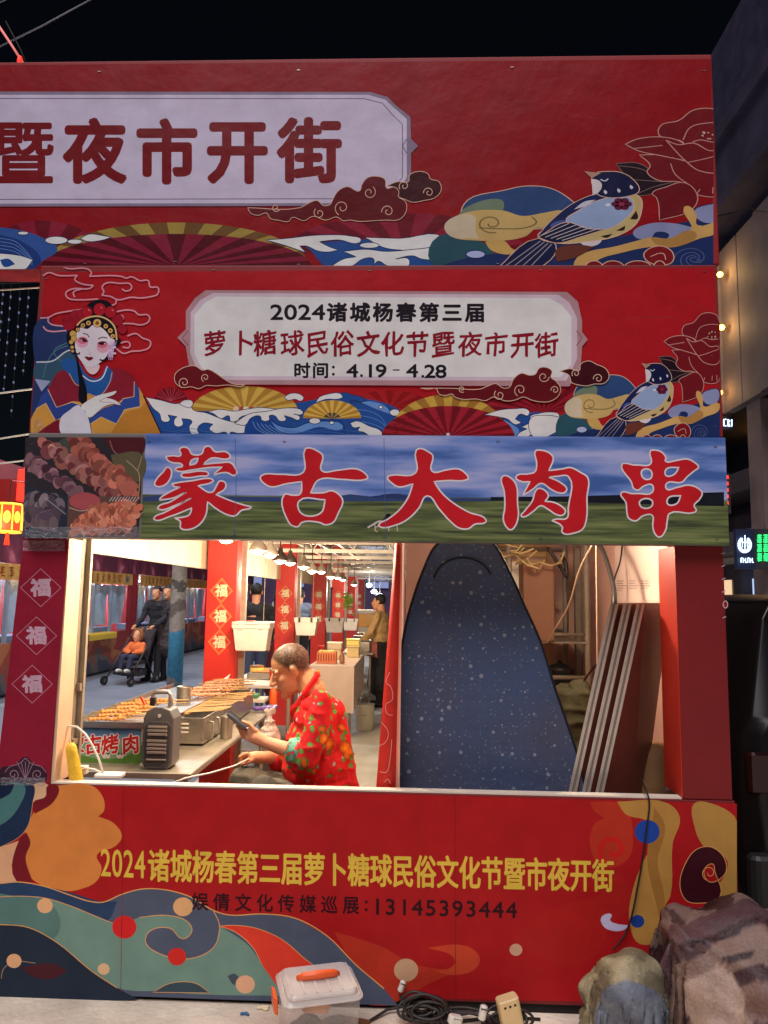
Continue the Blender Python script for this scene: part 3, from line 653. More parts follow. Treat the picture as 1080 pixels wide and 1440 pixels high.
BC([(400,90),(440,82),(520,105),(558,150),(520,265),(640,250),(710,238),(800,280),(868,330),(860,500),(855,700),(820,790),(740,825),(660,832),(635,810),(640,770),(545,710),(590,698),(680,690),(692,600),(695,320),(590,318),(520,325),(620,370),(680,430),(660,462),(610,465),(540,435),(450,380),(380,430),(285,490),(310,440),(350,365),(280,365),(225,330),(240,305),(330,295),(395,275),(410,200)], [], 690)
BC([(415,430),(460,428),(515,490),(485,540),(560,548),(640,590),(668,630),(640,665),(590,660),(510,610),(448,580),(380,630),(290,680),(272,670),(300,630),(370,540)], [], 690)
BC([(410,90),(450,82),(510,100),(548,150),(545,180),(640,175),(740,162),(800,190),(840,235),(800,270),(740,320),(690,370),(555,380),(555,430),(650,415),(750,395),(830,420),(872,465),(850,520),(800,580),(820,620),(800,640),(580,650),(560,720),(545,800),(490,860),(450,830),(430,760),(425,665),(340,672),(280,715),(215,690),(200,640),(190,550),(145,470),(170,455),(240,470),(300,470),(425,460),(425,395),(350,405),(300,440),(260,425),(240,370),(155,210),(190,200),(260,215),(290,215),(412,205)],
   [[(335,265),(412,265),(412,335),(350,335)], [(550,255),(665,238),(620,300),(550,310)], [(315,540),(420,530),(420,585),(330,592)], [(570,510),(680,490),(645,560),(565,565)]], 850)
P.k += 3
P.build('lettering', VINYL, keb); P.split()
for q in ([(331,616),(332,690),(329,760)], [(540,616),(541,690),(543,763)]): P.stroke(q, (70,84,120), .7)
P.build('crease_lines', VINYL, keb); P.split()
# printed food photographs at the left end
xr_ = 201; P.fill([(36,615),(202,615),(195,756),(30,756)], (44,40,46), sm=False)
def FZ(x, y): return (30+x/6.353, 610+y/6.353)
P.fill([FZ(*q) for q in ((720,20),(1090,20),(1080,180),(960,215),(820,160))], (70,28,34)); P.stroke([FZ(*q) for q in ((790,60),(840,170),(960,205),(1085,190))], (120,84,84), 1.6)
P.fill([FZ(*q) for q in ((800,190),(1090,190),(1060,420),(900,400),(820,260))], (84,78,58)); P.fill([FZ(*q) for q in ((380,40),(520,60),(480,180),(300,120))], (58,66,60))
P.stroke([FZ(*q) for q in ((940,240),(1010,300),(1050,350),(1055,480),(1040,600))], (150,130,104), 1.3); P.stroke([FZ(*q) for q in ((1040,330),(1080,200))], (150,130,104), 1)
random.seed(3)
def skewer(x0, y0, x1, y1, w, n, cols):
    P.stroke([FZ(x0-30, y0-20), FZ(x1+60, y1+40)], (150,132,124), .9, sm=False)
    for i in range(n):
        t = i/(n-1); x = x0+(x1-x0)*t; y = y0+(y1-y0)*t
        for k in range(3):
            c = random.choice(cols); f = random.uniform(.75, 1.15)
            P.oval(*FZ(x+random.uniform(-.5,.5)*w, y+random.uniform(-.5,.5)*w), w/6.353*random.uniform(.42,.75), w/6.353*random.uniform(.35,.6), tuple(min(255, v*f) for v in c), n=9, rot=random.random()*3); P.k -= .8
MEAT = [(128,78,76),(150,92,84),(104,56,60),(142,98,96),(92,44,46),(160,110,100)]
skewer(80,230,480,520,80,22,[(120,84,92),(96,66,78),(140,104,112),(80,50,60)])
skewer(230,110,840,540,95,30,MEAT); skewer(490,60,980,500,100,28,[(150,84,72),(168,98,82),(120,60,54),(140,80,70)])
P.fill([FZ(*q) for q in ((40,470),(420,560),(420,850),(400,930),(20,930))], (38,44,56), sm=False)
skewer(60,640,300,640,110,16,[(92,84,92),(74,68,80),(110,98,102),(60,52,60)]); skewer(60,740,260,760,110,14,[(92,74,80),(70,58,70),(104,88,92)])
P.stroke([FZ(210,570), FZ(400,720)], (140,140,150), .9, sm=False)
P.fill([FZ(*q) for q in ((420,560),(1050,560),(1030,925),(410,925))], (86,62,56), sm=False)
P.fill([FZ(*q) for q in ((440,570),(700,575),(690,640),(450,640))], (150,70,76)); P.stroke([FZ(*q) for q in ((430,660),(540,690),(700,640))], (170,150,140), 1.1)
for r in range(9): skewer(470+r*58, 860-max(0,r-2)*4, 620+r*52, 640+abs(r-6)*9, 62, 11, [(176,104,84),(190,116,92),(160,88,70),(150,80,64),(196,126,100)])
for r in range(10): P.stroke([FZ(790+r*26,605), FZ(820+r*26,565)], (190,180,180), .8, sm=False)
for r in range(8): P.stroke([FZ(420+r*70,915), FZ(500+r*70,850)], (170,150,140), .8, sm=False)
P.build('food_photo', VINYL, keb)

staples(keb, [(45,625),(40,745),(120,748),(330,752),(540,755),(760,757),(1008,758),(1006,628),(700,621),(400,621),(210,621)], YK)
# ---------------------------------------------------------- 4: the stall itself
stall = thing('market_stall', 'front market stall with red posts, a low printed counter wall and an open serving window', 'market stall', (-.17, .2, 0))
b = MB().use(mat('counter_core', (120, 20, 24), .6)); b.box((-1.75, 0, ZB), (XR+.005, .05, ZW)); b.build('counter_wall', None, stall, bevel=.003)
b = MB().use(mat('plinth', (26, 24, 24), .8)); b.box((-1.75, .02, 0), (XR-.01, .1, ZB)); b.build('plinth', None, stall)
P = Print(PX(0), gain=1.5, clip=(-60, 1100, 1036, 1414))
WT = lambda u: 1102.4+(u-70)*.0271
def D(p): return Z(0, 1080, 4, p)
def E5(p): return Z(0, 1060, 2, p)
def E6(p): return Z(540, 1060, 2, p)
GO = (196,140,84)
P.fill([(-60,1099),(1036,1130),(1036,1413),(-60,1390)], (148,22,26), sm=False)
P.fill(E6([(580,135),(660,140),(690,170),(700,230),(690,290),(640,320),(600,305),(580,260),(590,200),(620,180),(590,160)]), (160,44,30))
P.spiral(*E6([(645,270)])[0], 22, (176,28,26), 7, 1.1, 2)
P.fill(E6([(660,330),(600,400),(520,420),(430,460),(360,520),(420,560),(520,600),(600,560),(640,480),(700,420)]), (150,28,26)); 
P.fill(E5([(940,500),(1010,520),(1080,545),(1140,580),(1200,600),(1290,600),(1340,560),(1300,600),(1200,650),(1110,700),(1060,720),(1000,610)]), (158,44,30))
P.fill(E6([(120,545),(230,540),(268,570),(262,600),(200,622),(140,610),(190,600),(200,580)]), (170,58,36))
P.fill(E6([(655,134),(800,140),(832,180),(812,250),(805,400),(790,430),(800,500),(720,535),(690,470),(700,380),(730,300),(762,240),(740,190),(680,170)]), (160,118,58))
P.fill(E6([(760,150),(790,200),(770,300),(790,420),(780,480),(760,400),(740,300)]), (140,98,46))
P.fill(E6([(872,140),(922,140),(996,190),(996,392),(905,402),(950,355),(965,300),(900,262),(872,200)]), (160,120,60))
P.fill(E6([(832,370),(852,300),(880,268),(920,262),(955,290),(962,330),(940,355),(915,360),(900,340),(905,318),(925,310),(930,330),(945,400),(880,420),(850,412)]), (52,16,24), out=GO, w=1)
P.spiral(*E6([(915,335)])[0], 11, GO, 1, 1.2, 2)
P.fill(E6([(610,462),(625,450),(640,452),(636,468),(655,478),(690,482),(672,496),(640,497),(618,486)]), (170,164,190))
for x, y, r, c in ((740,219,17.5,(30,62,140)),(713,471,9.5,(30,54,124)),(371,551,9,(176,138,112)),(62,608,17,(176,140,108))): P.oval(*E6([(x, y)])[0], r, r*.95, c)
P.fill(D([(520,100),(330,98),(250,110),(190,250),(140,360),(165,420),(142,520),(160,600),(250,665),(380,692),(450,682),(545,635),(572,560),(545,490),(648,440),(686,385),(640,310),(553,272),(585,240),(582,170)]), (190,116,56))
P.fill(D([(-100,430),(0,440),(110,408),(105,520),(95,640),(-100,650)]), (196,148,112))
P.fill(D([(185,98),(275,98),(266,150),(188,195)]), (192,156,120))
P.fill(D([(110,402),(150,362),(172,420),(145,500),(185,640),(92,634)]), (104,24,32))
P.fill(D([(268,100),(328,102),(302,190),(195,258),(188,192),(256,160)]), (104,24,32))
P.fill(D([(-150,80),(188,92),(184,200),(150,340),(70,412),(-150,450)]), (28,42,66), out=(180,136,96), w=.7)
P.fill(D([(-150,80),(136,92),(112,210),(0,322),(-150,330)]), (64,104,102)); P.fill(D([(-150,80),(84,90),(50,150),(-150,165)]), (22,32,56))
top = [(-60,1243),(0,1242),(25,1240),(62,1246),(100,1259),(125,1267),(145,1268.5),(170,1258),(200,1250),(235,1251.5),(270,1262),(300,1280),(322,1286.5),(370,1285),(415,1291),(460,1316),(500,1356),(540,1390),(560,1416)]
P.fill(top+[(-60,1392),(-60,1390)], (70,78,96), sm=False)
P.fill(E5([(-80,366),(0,366),(70,362),(180,385),(290,415),(330,414),(300,470),(180,428),(60,405),(-80,404)]), (36,56,84))
P.stroke(top[:-1], GO, 1.6)
P.fill(E5([(615,484),(660,482),(720,490),(790,520),(850,570),(900,625),(880,640),(860,690),(800,690),(745,610),(712,545),(660,500)]), (196,56,40), out=GO, w=1)
P.fill(E5([(-80,404),(0,402),(60,400),(130,406),(200,428),(290,465),(333,482),(392,460),(470,454),(528,472),(540,498),(515,520),(478,490),(420,500),(410,530),(450,562),(530,576),(600,545),(618,484),(700,540),(745,605),(800,680),(560,676),(460,668),(330,658),(260,612),(160,530),(80,490),(-80,480)]), (98,128,116))
P.fill(E5([(-80,404),(60,402),(130,410),(170,470),(150,520),(80,488),(-80,480)]), (76,108,102))
P.stroke(E5([(-80,404),(0,402),(60,400),(130,406),(200,428),(290,465),(333,482)]), GO, 1); P.stroke(E5([(392,460),(470,454),(528,472),(540,498),(515,520),(478,490),(420,500),(410,530),(450,562),(530,576),(600,545),(618,484),(600,440)]), GO, 1.2)
P.fill(E5([(-80,480),(0,480),(80,488),(160,530),(260,612),(330,658),(390,690),(-80,668)]), (30,40,54))
P.stroke(E5([(-80,480),(0,480),(80,488),(160,530),(260,612),(330,658)]), GO, 1.2)
P.fill(E5([(60,600),(150,590),(190,610),(150,632),(90,625)]), (64,26,34))
P.stroke(E5([(4,632),(10,605),(38,585),(100,588)]), (150,120,90), .9)
P.fill(E5([(430,670),(480,645),(550,645),(590,672)]), (48,66,74), out=GO, w=.8); P.fill(E5([(640,625),(660,618),(680,640),(660,650)]), (60,70,80))
for x, y, r, c in ((127,427,11,(210,150,108)),(350,487,17,(186,32,34)),(515,430,14,(214,150,104)),(498,570,13,(186,40,36)),(40,582,10.5,(196,150,110)),(292,605,8.5,(206,160,120)),(690,648,13.5,(196,150,118))): P.oval(*E5([(x, y)])[0], r, r*.95, c)
for q in ([(174,1107),(172,1250),(170,1394)], [(640,1121),(640,1250),(641,1404)]): P.stroke(q, (120,20,22), .8)
P.build('counter_print', VINYL, stall); P.split()
YW = (220,164,62)
P.line('2024', (149,1213), (197,1215.5), 13.5, 38, YW, .03)
P.line('诸城杨春第三届萝卜糖球民俗文化节暨市夜开街', (223.5,1218), (848,1232), 26, 42, YW, .034)
P.line('娱倩文化传媒巡展', (281.5,1268), (493.5,1273), 20, 23, (44,14,22), .022)
for v in (1268,1279): P.oval(515, v, 2, 2.2, (44,14,22))
P.line('13145393444', (530,1274.6), (719,1279.5), 14.5, 22, (44,14,22), .03)
P.build('lettering', VINYL, stall)
# thin white cap strip on the counter
b = MB().use(WHITEBOARD); b.box((-1.38, .004, ZW+.001), (1.03, .048, ZW+.007)); b.build('counter_cap', None, stall)

def diamond(P, cx, cy, rx, ry, line, fg, w=1.2, tilt=0, gs=1.0):
    q = [(cx, cy-ry), (cx+rx, cy+tilt*rx), (cx, cy+ry), (cx-rx, cy-tilt*rx)]
    P.stroke(q, line, w, True, False)
    P.char('福', cx, cy, rx*.86*gs, ry*.86*gs, fg, .045, slope=tilt, jit=.06)
# left post: red printed face + raw board return + steel tube
b = MB().use(mat('post_red', (128, 22, 34), .5, ns=4, na=.1)); b.box((-1.56, .001, ZW+.002), (-1.385, .035, Z3B)); b.build('post_face', None, stall)
P = Print(PX(.001), gain=1.5, base=.001)
P.fill([(33,759),(96.5,759.5),(70,1102),(-6,1100)], (124,26,44), sm=False)
for cx, cy in ((57.5,826.5),(51.5,894),(45.5,962)): diamond(P, cx, cy, 28.4, 26.6, (168,120,136), (172,140,154), 1.1)
P.fill([(0,1098),(2,1080),(20,1076),(36,1064),(50,1076),(64,1082),(64,1099)], (48,30,42))
for s in (-1, 1):
    P.spiral(36+s*17, 1089, 8, (134,100,116), 1.2, 1.3, 1.5, s); P.stroke([(36,1066),(36+s*9,1074),(36+s*22,1078),(36+s*29,1086)], (134,100,116), 1)
for k in range(5): P.stroke([(36,1096),(24+k*6,1071)], (134,100,116), .9, sm=False)
P.build('post_print', VINYL, stall)
b = MB().use(mat('raw_board', (226, 188, 156), .7, ns=9, na=.08)); b.box((-1.384, .006, ZW), (-1.372, .13, Z3B)); b.build('post_return', None, stall)
b = MB().use(STEELTUBE)
b.box((-1.41, .135, 0), (-1.373, .165, 2.9)); b.box((-1.375, .17, 0), (-1.352, .19, 2.9)); b.box((-1.40, .15, 1.17), (-1.355, .185, 1.2)); b.box((-1.40, .13, ZW+.12), (-1.36, .185, ZW+.145))
b.build('steel_frame', None, stall)
# right post
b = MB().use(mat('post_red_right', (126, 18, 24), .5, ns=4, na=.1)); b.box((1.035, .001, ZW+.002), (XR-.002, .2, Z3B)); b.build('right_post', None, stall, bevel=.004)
MB().box((1.0325, .004, ZW+.004), (1.0345, .198, Z3B-.002)).build('post_side_lit', mat('post_side_lit_red', (222, 60, 40), .5, ns=4, na=.1), stall)  # brighter red painted for the lamplight on the post's inner face
P = Print(PX(.001), gain=1.45, base=.001)
for k in range(6):
    x, y = at(1019+k*.4, 780+k*16, 0).x, 0
    P.stroke([(1014+k*.4,779+k*18),(1019+k*.4,777+k*18)], (170,150,150), 1.4, sm=False)
P.oval(1020, 850, 3, 5, (130,20,26), (170,150,150), 1.4)
P.build('post_marks', VINYL, stall)
# upper skeleton that carries the boards, side walls, partition
for x in (-1.54, -.02, 1.18): MB().box((x, .055, 1.8), (x+.03, .085, 2.91)).build('frame_upright', STEELTUBE, stall)
MB().box((-1.54, .087, 2.5), (1.2, .11, 2.53)).build('frame_rail', STEELTUBE, stall); MB().box((-1.44, 2.3, 2.6), (1.19, 2.34, 2.64)).build('frame_rail', STEELTUBE, stall); MB().box((1.15, 2.3, 0), (1.19, 2.34, 2.6)).build('frame_upright', STEELTUBE, stall)
PINK = mat('pink_wall', (222, 176, 160), .75, ns=3, na=.1, bump=.15, bs=4)
b = MB().use(PINK); b.box((1.195, .06, .01), (1.212, 2.6, 2.6)); b.build('side_wall', None, stall)
b = MB().use(mat('partition_board', (220, 176, 168), .7, ns=4, na=.1)); b.box((-.055, .16, .01), (-.035, 2.55, 2.25)); b.build('partition', None, stall)
b = MB().use(mat('trim_cream', (226, 190, 160), .6)); b.box((-.058, .11, .01), (-.032, .155, 2.2)); b.build('partition_post', None, stall)
b = MB().use(PINK); b.box((-.03, 2.55, .01), (1.194, 2.57, 2.6)); b.build('back_wall', None, stall)

# ============================================================ THINGS IN AND AROUND THE STALL
STEEL = mat('brushed_steel', (176, 170, 160), .32, .85, ns=14, na=.12, bump=.05, bs=40)
STEEL2 = mat('worn_steel', (168, 158, 140), .45, .7, ns=10, na=.2)
BLACKP = mat('black_plastic', (34, 33, 34), .5, ns=30, na=.15); GREYP = mat('grey_plastic', (96, 94, 94), .42, ns=20, na=.1)
WOOD = mat('wood_pale', (206, 168, 112), .6, ns=18, na=.2); RUB = mat('rubber', (22, 22, 22), .7)
WPL = mat('white_plastic', (232, 226, 214), .4, ns=12, na=.05); ORANGE = mat('orange_plastic', (236, 96, 34), .4)
TZ = .75
def table(name, label, x0, x1, y0, y1, z, top, leg, group=None, shelf=True):
    t = thing(name, label, 'table', ((x0+x1)/2, (y0+y1)/2, 0), group)
    b = MB().rbox((x0, y0, z-.03), (x1, y1, z), .012); b.build('tabletop', top, t)
    for x in (x0+.05, x1-.05):
        for y in (y0+.06, y1-.06): MB().tube([(x, y, .006), (x, y, z-.031)], .016, 8).build('leg', leg, t, True)
    b = MB()
    for y in (y0+.06, y1-.06): b.tube([(x0+.067, y, .2), (x1-.067, y, .2)], .01, 6)
    if shelf: MB().box((x0+.08, y0+.1, .212), (x1-.08, y1-.1, .226)).build('shelf', leg, t)
    MB().tube([(x0+.067, y0+.06, .2), (x1-.067, y0+.06, .2)], .01, 6).build('rail', leg, t); MB().tube([(x0+.067, y1-.06, .2), (x1-.067, y1-.06, .2)], .01, 6).build('rail', leg, t)
    return t
wt = table('work_table', 'long stainless steel table carrying the grill, speaker and printed box', -1.7, -1.0, .585, 2.55, TZ, STEEL2, STEELTUBE)
random.seed(11)
for i, (x, y, w, h, c, lb) in enumerate(((-1.5, .75, .26, .2, (150, 112, 74), 'brown carton on the shelf under the steel table, left end'), (-1.17, .8, .16, .24, (140, 60, 50), 'dull red carton on the shelf below the corner of the steel table'), (-1.3, 1.3, .3, .26, (120, 104, 84), 'grey brown carton on the shelf deep under the steel table'))):
    o = thing('carton', lb, 'box', (x, y, .226)); MB().box((x-w/2, y-.1, .227), (x+w/2, y+.14, .227+h)).build('box_body', mat('carton%d' % i, c, .8, ns=8, na=.15), o, bevel=.004)
    MB().box((x-.025, y-.101, .227), (x+.025, y+.141, .2285+h)).build('tape', mat('tape', (190, 160, 110), .3), o)

# printed box with the tray of finished skewers on top
pb = thing('printed_box', 'metal grill box with a grassland print and red brush lettering on its front', 'box', (-1.47, 1.5, TZ))
bx0, bx1, by = -1.655, -1.315, .755
MB().box((bx0, by, TZ+.002), (bx1, 2.36, TZ+.165)).build('box_body', STEEL2, pb, bevel=.004)
PF = PX(by); P = Print(PF, gain=.95, base=.001)
P.fill([(100,1024),(199,1023),(199,1048),(100,1050)], (120,150,170), sm=False); P.fill([(100,1024),(199,1023),(199,1034),(100,1035)], (96,136,172), sm=False)
P.fill([(100,1046),(130,1049),(160,1047),(199,1046),(199,1072),(100,1074)], (96,136,58)); P.fill([(100,1044),(150,1046),(199,1043),(199,1049),(100,1052)], (132,160,120))
for x in (147,152,167,171): P.oval(x, 1063, 3, 3.6, (226,214,200)); P.oval(x, 1060, 1.4, 1.6, (60,40,30))
for x, y in ((136,1024),(160,1026),(166,1031)): P.stroke([(x-4,y),(x,y+1.5),(x+4,y-1)], (40,40,50), .8)
for ch, u in zip('蒙古烤肉', (107,131,155,184)):
    P.char(ch, u, 1047, 21, 25, (240,230,225), .10, shear=.12, rot=-.03); P.char(ch, u, 1047, 21, 25, (206,40,36), .035, shear=.12, rot=-.03, jit=.03)
P.build('box_print', VINYL, pb)
b = MB(); tz = TZ+.168
b.box((bx0-.01, by-.012, tz), (bx1+.06, 2.36, tz+.006)); b.build('tray', STEEL, pb)
for a, c in (((bx0-.012, by-.014, tz+.0065), (bx1+.062, by-.006, tz+.03)), ((bx0-.012, by-.005, tz+.0065), (bx0-.004, 2.36, tz+.03))): MB().box(a, c).build('tray_rim', STEEL, pb)
MEATC = mat('grilled_meat', (206, 138, 66), .5, ns=60, na=.35, bump=.4, bs=90); MEATR = mat('raw_meat', (206, 148, 110), .5, ns=60, na=.3, bump=.4, bs=90)
def make_skewer(label, group, m, n=9, L=.16, r=.014):
    t = thing('meat_skewer', label, 'skewer', (0, 0, 0), group)
    MB().tube([(-.05, 0, 0), (L+.12, 0, 0)], .0028, 5).build('stick', WOOD, t, True)
    b = MB()
    for i in range(n):
        x = L*i/(n-1); b.ell((x, random.uniform(-.003,.003), random.uniform(-.002,.003)), (L/n*.62, r*random.uniform(.8,1.15), r*random.uniform(.7,1)), seg=8, rings=6)
    remesh(b, 'meat', m, t, .0045, 2, .4)
    return t
g1 = 'grilled skewers lying on the tray of the printed box'
sk = make_skewer('golden grilled meat skewer in the heap on the tray behind the speaker', g1, MEATC)
sk.location = (-1.6, .84, tz+.022); sk.rotation_euler = (0, 0, .35); random.seed(5)
for k in range(13):
    row = k+1; c = dup(sk, (-1.6+random.uniform(-.02,.03)+.015*(row % 2), .84+row*.048, tz+.022+(row % 3)*.011), rz=.35+random.uniform(-.12,.12))
g2 = 'pale meat skewers lying on the far rack'
sk2 = make_skewer('pale meat skewer lying across the rack beyond the steel cup', g2, MEATR, 10, .2, .013); sk2.location = (-1.33, 1.75, tz+.03); sk2.rotation_euler = (0, 0, .5)
for k in range(12): dup(sk2, (-1.36+random.uniform(-.03,.03), 1.78+k*.05, tz+.03+(k % 3)*.012), rz=.5+random.uniform(-.15,.15))

# stainless charcoal grill on the table
gr = thing('charcoal_grill', 'long stainless steel charcoal grill with handles on the table right of the speaker', 'grill', (-1.2, 2, TZ))
gx0, gx1, gy0, gy1, gz = -1.262, -1.12, 1.2, 2.5, TZ+.15
MB().box((gx0, gy0, TZ+.012), (gx1, gy1, TZ+.03)).build('base', STEEL, gr)
for a, c in (((gx0, gy0, TZ+.0305), (gx0+.008, gy1, gz)), ((gx1-.008, gy0, TZ+.0305), (gx1, gy1, gz)), ((gx0+.0085, gy0, TZ+.0305), (gx1-.0085, gy0+.008, gz)), ((gx0+.0085, gy1-.008, TZ+.0305), (gx1-.0085, gy1, gz))): MB().box(a, c).build('side_panel', STEEL, gr, bevel=.002)
MB().box((gx0+.01, gy0+.01, TZ+.05), (gx1-.01, gy1-.01, gz-.05)).build('charcoal', mat('charcoal', (40, 34, 30), .9, ns=40, na=.5, bump=.6, bs=50), gr)
for i in range(3): MB().box((gx0+.02, gy0-.004, TZ+.07+i*.022), (gx0+.06, gy0-.0005, TZ+.078+i*.022)).build('vent', WPL, gr)
for y in (1.28, 1.42): MB().tube([(gx1, y, TZ+.12), (gx1+.03, y, TZ+.118), (gx1+.034, y, TZ+.06), (gx1+.028, y, TZ+.03), (gx1, y, TZ+.028)], .007, 8).build('handle', STEEL, gr, True)
MB().box((gx0-.03, gy0+.1, gz+.001), (gx0+.02, gy1, gz+.008)).build('ledge', WOOD, gr)
# bamboo sticks along the grill
random.seed(8)
st = MB().tube([(0,0,0),(0,.34,0)], .0035, 6).build('bamboo_stick', WOOD); tag(st, 'plain bamboo stick in the row resting on the grill edge', 'stick', 'bamboo sticks on the grill')
for k in range(16):
    o = st if k == 0 else st.copy()
    if k: COL.objects.link(o)
    o.location = (-1.345+random.uniform(-.008,.008), 1.22+k*.055, gz+.014+random.uniform(0,.004)); o.rotation_euler = (random.uniform(-.01,.01), 0, -PI/2+.55+random.uniform(-.08,.08))

def steel_cup(label, x, y, z, r, h):
    t = thing('steel_cup', label, 'cup', (x, y, z))
    MB().lathe([(r*.96, z+.001), (r, z+.01), (r, z+h-.006), (r*1.06, z+h), (r*.95, z+h), (r*.93, z+.012), (.001, z+.012)], (x, y, 0), 22).build('cup_body', STEEL, t, True)
    MB().lathe([(r*1.001, z+h*.3), (r*1.02, z+h*.32), (r*1.001, z+h*.34)], (x, y, 0), 22, cap=False).build('band', STEEL, t, True)
q = onz(258, 985, tz+.006); steel_cup('wide steel cup standing on the tray among the skewers', q.x, q.y, tz+.006, .042, .085)
q = onz(318, 1038, TZ); steel_cup('tall steel cup on the table beside the phone', q.x, q.y, TZ, .034, .125)
q = onz(311, 966, TZ+.17)
t = thing('orange_pot', 'squat orange pot with a white paper sticking out, beyond the skewers', 'pot', (q.x, q.y, q.z))
MB().box((-1.42, 2.375, TZ+.002), (-1.29, 2.54, TZ+.165)).build('stand', STEEL2, t)
MB().lathe([(.05, q.z-.003), (.075, q.z+.008), (.082, q.z+.03), (.07, q.z+.052), (.066, q.z+.056), (.001, q.z+.05)], (q.x, 2.46, 0), 24).build('pot_body', ORANGE, t, True)
MB().prism([(q.x+.0, 2.46, q.z+.05), (q.x+.04, 2.46, q.z+.05), (q.x+.055, 2.465, q.z+.09), (q.x+.035, 2.465, q.z+.075)], (0, .004, 0)).build('paper', WPL, t)

# trolley speaker
sp = thing('portable_speaker', 'grey portable speaker with ribbed front and carry handle standing on the table edge', 'speaker', (-1.17, .72, TZ))
sx0, sx1, sy0, sy1 = -1.262, -1.108, .64, .76
b = MB()
b.prism([(sx0+.02, 0, TZ+.004), (sx1-.02, 0, TZ+.004), (sx1-.004, 0, TZ+.03), (sx1-.003, 0, TZ+.235), (sx1-.025, 0, TZ+.275), (sx1-.06, 0, TZ+.288), (sx0+.055, 0, TZ+.288), (sx0+.02, 0, TZ+.27), (sx0+.004, 0, TZ+.235), (sx0+.003, 0, TZ+.03)], (0, .12, 0))
b.v = [p+Vector((0, sy0, 0)) for p in b.v]; b.build('body', GREYP, sp, bevel=.012)
b = MB()
for i in range(4): b.rbox((sx0+.025, sy0-.012, TZ+.03+i*.0), (sx0+.026, sy0-.002, TZ+.031), .0001)
b = MB(); b.prism([(sx0+.018, sy0-.006, TZ+.018), (sx1-.018, sy0-.006, TZ+.018), (sx1-.014, sy0-.006, TZ+.2), (sx1-.03, sy0-.006, TZ+.22), (sx0+.03, sy0-.006, TZ+.22), (sx0+.014, sy0-.006, TZ+.2)], (0, .008, 0)); b.build('grille', mat('grille_grey', (70, 69, 70), .5), sp, bevel=.003)
for i, z in enumerate((.045, .075, .092, .11, .128, .158, .175, .192)): MB().rbox((sx0+.03+(i % 2)*.003, sy0-.016, TZ+z), (sx1-.03, sy0-.0065, TZ+z+(.011 if i else .006)), .003).build('rib', mat('rib_silver', (168, 160, 152), .35, .5), sp)
MB().lathe([(.008, -.001), (.008, .001)], (0,0,0), 12).build('badge', WPL, sp).matrix_world = Matrix.Translation((-1.18, sy0-.004, TZ+.248)) @ Matrix.Rotation(PI/2, 4, 'X')
b = MB(); hx0, hx1 = -1.235, -1.15
b.tube([(hx0, .70, TZ+.285), (hx0, .70, TZ+.335), (hx0+.01, .70, TZ+.35), (hx1-.012, .70, TZ+.352), (hx1, .70, TZ+.338), (hx1, .70, TZ+.285)], .011, 10); b.build('handle', mat('handle_silver', (190, 184, 176), .3, .6), sp, True)
MB().rbox((hx0-.013, .685, TZ+.288), (hx0+.013, .715, TZ+.325), .006).build('handle_grip', BLACKP, sp)
for x in (sx0+.03, sx1-.03): MB().rbox((x-.012, .66, TZ+.0005), (x+.012, .74, TZ+.0038), .004).build('foot', RUB, sp)
MB().box((sx0+.0005, sy0+.03, TZ+.04), (sx0+.004, sy1-.03, TZ+.22)).build('side_grille', BLACKP, sp)
MB().prism([(sx0-.004, sy0+.02, TZ+.292), (sx0+.004, sy0+.02, TZ+.292), (sx0-.02, sy0+.03, TZ+.33), (sx0-.03, sy0+.03, TZ+.325)], (0, .01, 0)).build('red_tag', mat('red_tag', (220, 60, 30), .5), sp)

# power strip, adapter and white cord hanging on the left of the window
YL = .12
t = thing('extension_strip', 'yellow plastic wrapped stick propped upright in the left window corner', 'power strip', at(95, 1100, YL))
b = MB(); YL = .06; P0, P1 = at(108, 1098, YL), at(100, 1052, YL); b.cap(P0, P1, .026, .021); b.build('yellow_wrap', mat('yellow_wrap', (236, 190, 50), .45, ns=25, na=.15, bump=.4, bs=50), t, True)
b = MB().tube([at(100, 1052, YL), at(98, 1040, YL)], .004, 6); b.build('tip', WOOD, t, True)
t = thing('power_adapter', 'white plug adapter on the counter ledge at the left with a looping white cord', 'adapter', at(152, 1100, .1))
a, c = at(136, 1087, .1), at(172, 1108, .1); MB().rbox((a.x, .07, ZW+.008), (c.x, .135, a.z), .008).build('adapter_body', WPL, t)
pts = [at(u, v, .1) for u, v in ((147,1094),(139,1068),(130,1048),(120,1032),(108,1022),(96,1021),(88,1026),(82,1036))]
MB().tube([Vector((p.x, p.y, p.z)) for p in pts], .0045, 8).build('cord', WPL, t, True)
MB().tube([at(u, v, .11) for u, v in ((100,1092),(112,1084),(120,1080),(132,1082),(146,1088))], .004, 8).build('cord', WPL, t, True)
MB().rbox(tuple(at(107, 1089, .11)), tuple(at(121, 1078, .11)+Vector((0, .03, 0))), .004).build('plug', WPL, t)

# small things behind on the table
t = thing('sauce_bottle', 'orange sauce bottle on the table in front of the seller', 'bottle', onz(385, 990, TZ)); q = onz(384, 992, TZ)
MB().lathe([(.028, TZ+.001), (.03, TZ+.02), (.03, TZ+.1), (.018, TZ+.125), (.012, TZ+.13)], (q.x, q.y, 0), 18).build('bottle_body', ORANGE, t, True); MB().lathe([(.013, TZ+.1305), (.012, TZ+.145), (.004, TZ+.165)], (q.x, q.y, 0), 12).build('nozzle', WPL, t, True)
q = onz(375, 1000, TZ); b = MB(); random.seed(2)
for k in range(10): b.ell((q.x+random.uniform(-.07,.05), q.y+random.uniform(-.05,.05), TZ+.022), (.035, .03, .018), seg=8, rings=6)
o = remesh(b, 'purple_bag', mat('purple_bag', (104, 70, 150), .35, ns=20, na=.3), None, .006, 2); tag(o, 'crumpled purple plastic bag on the table by the grill end', 'bag')
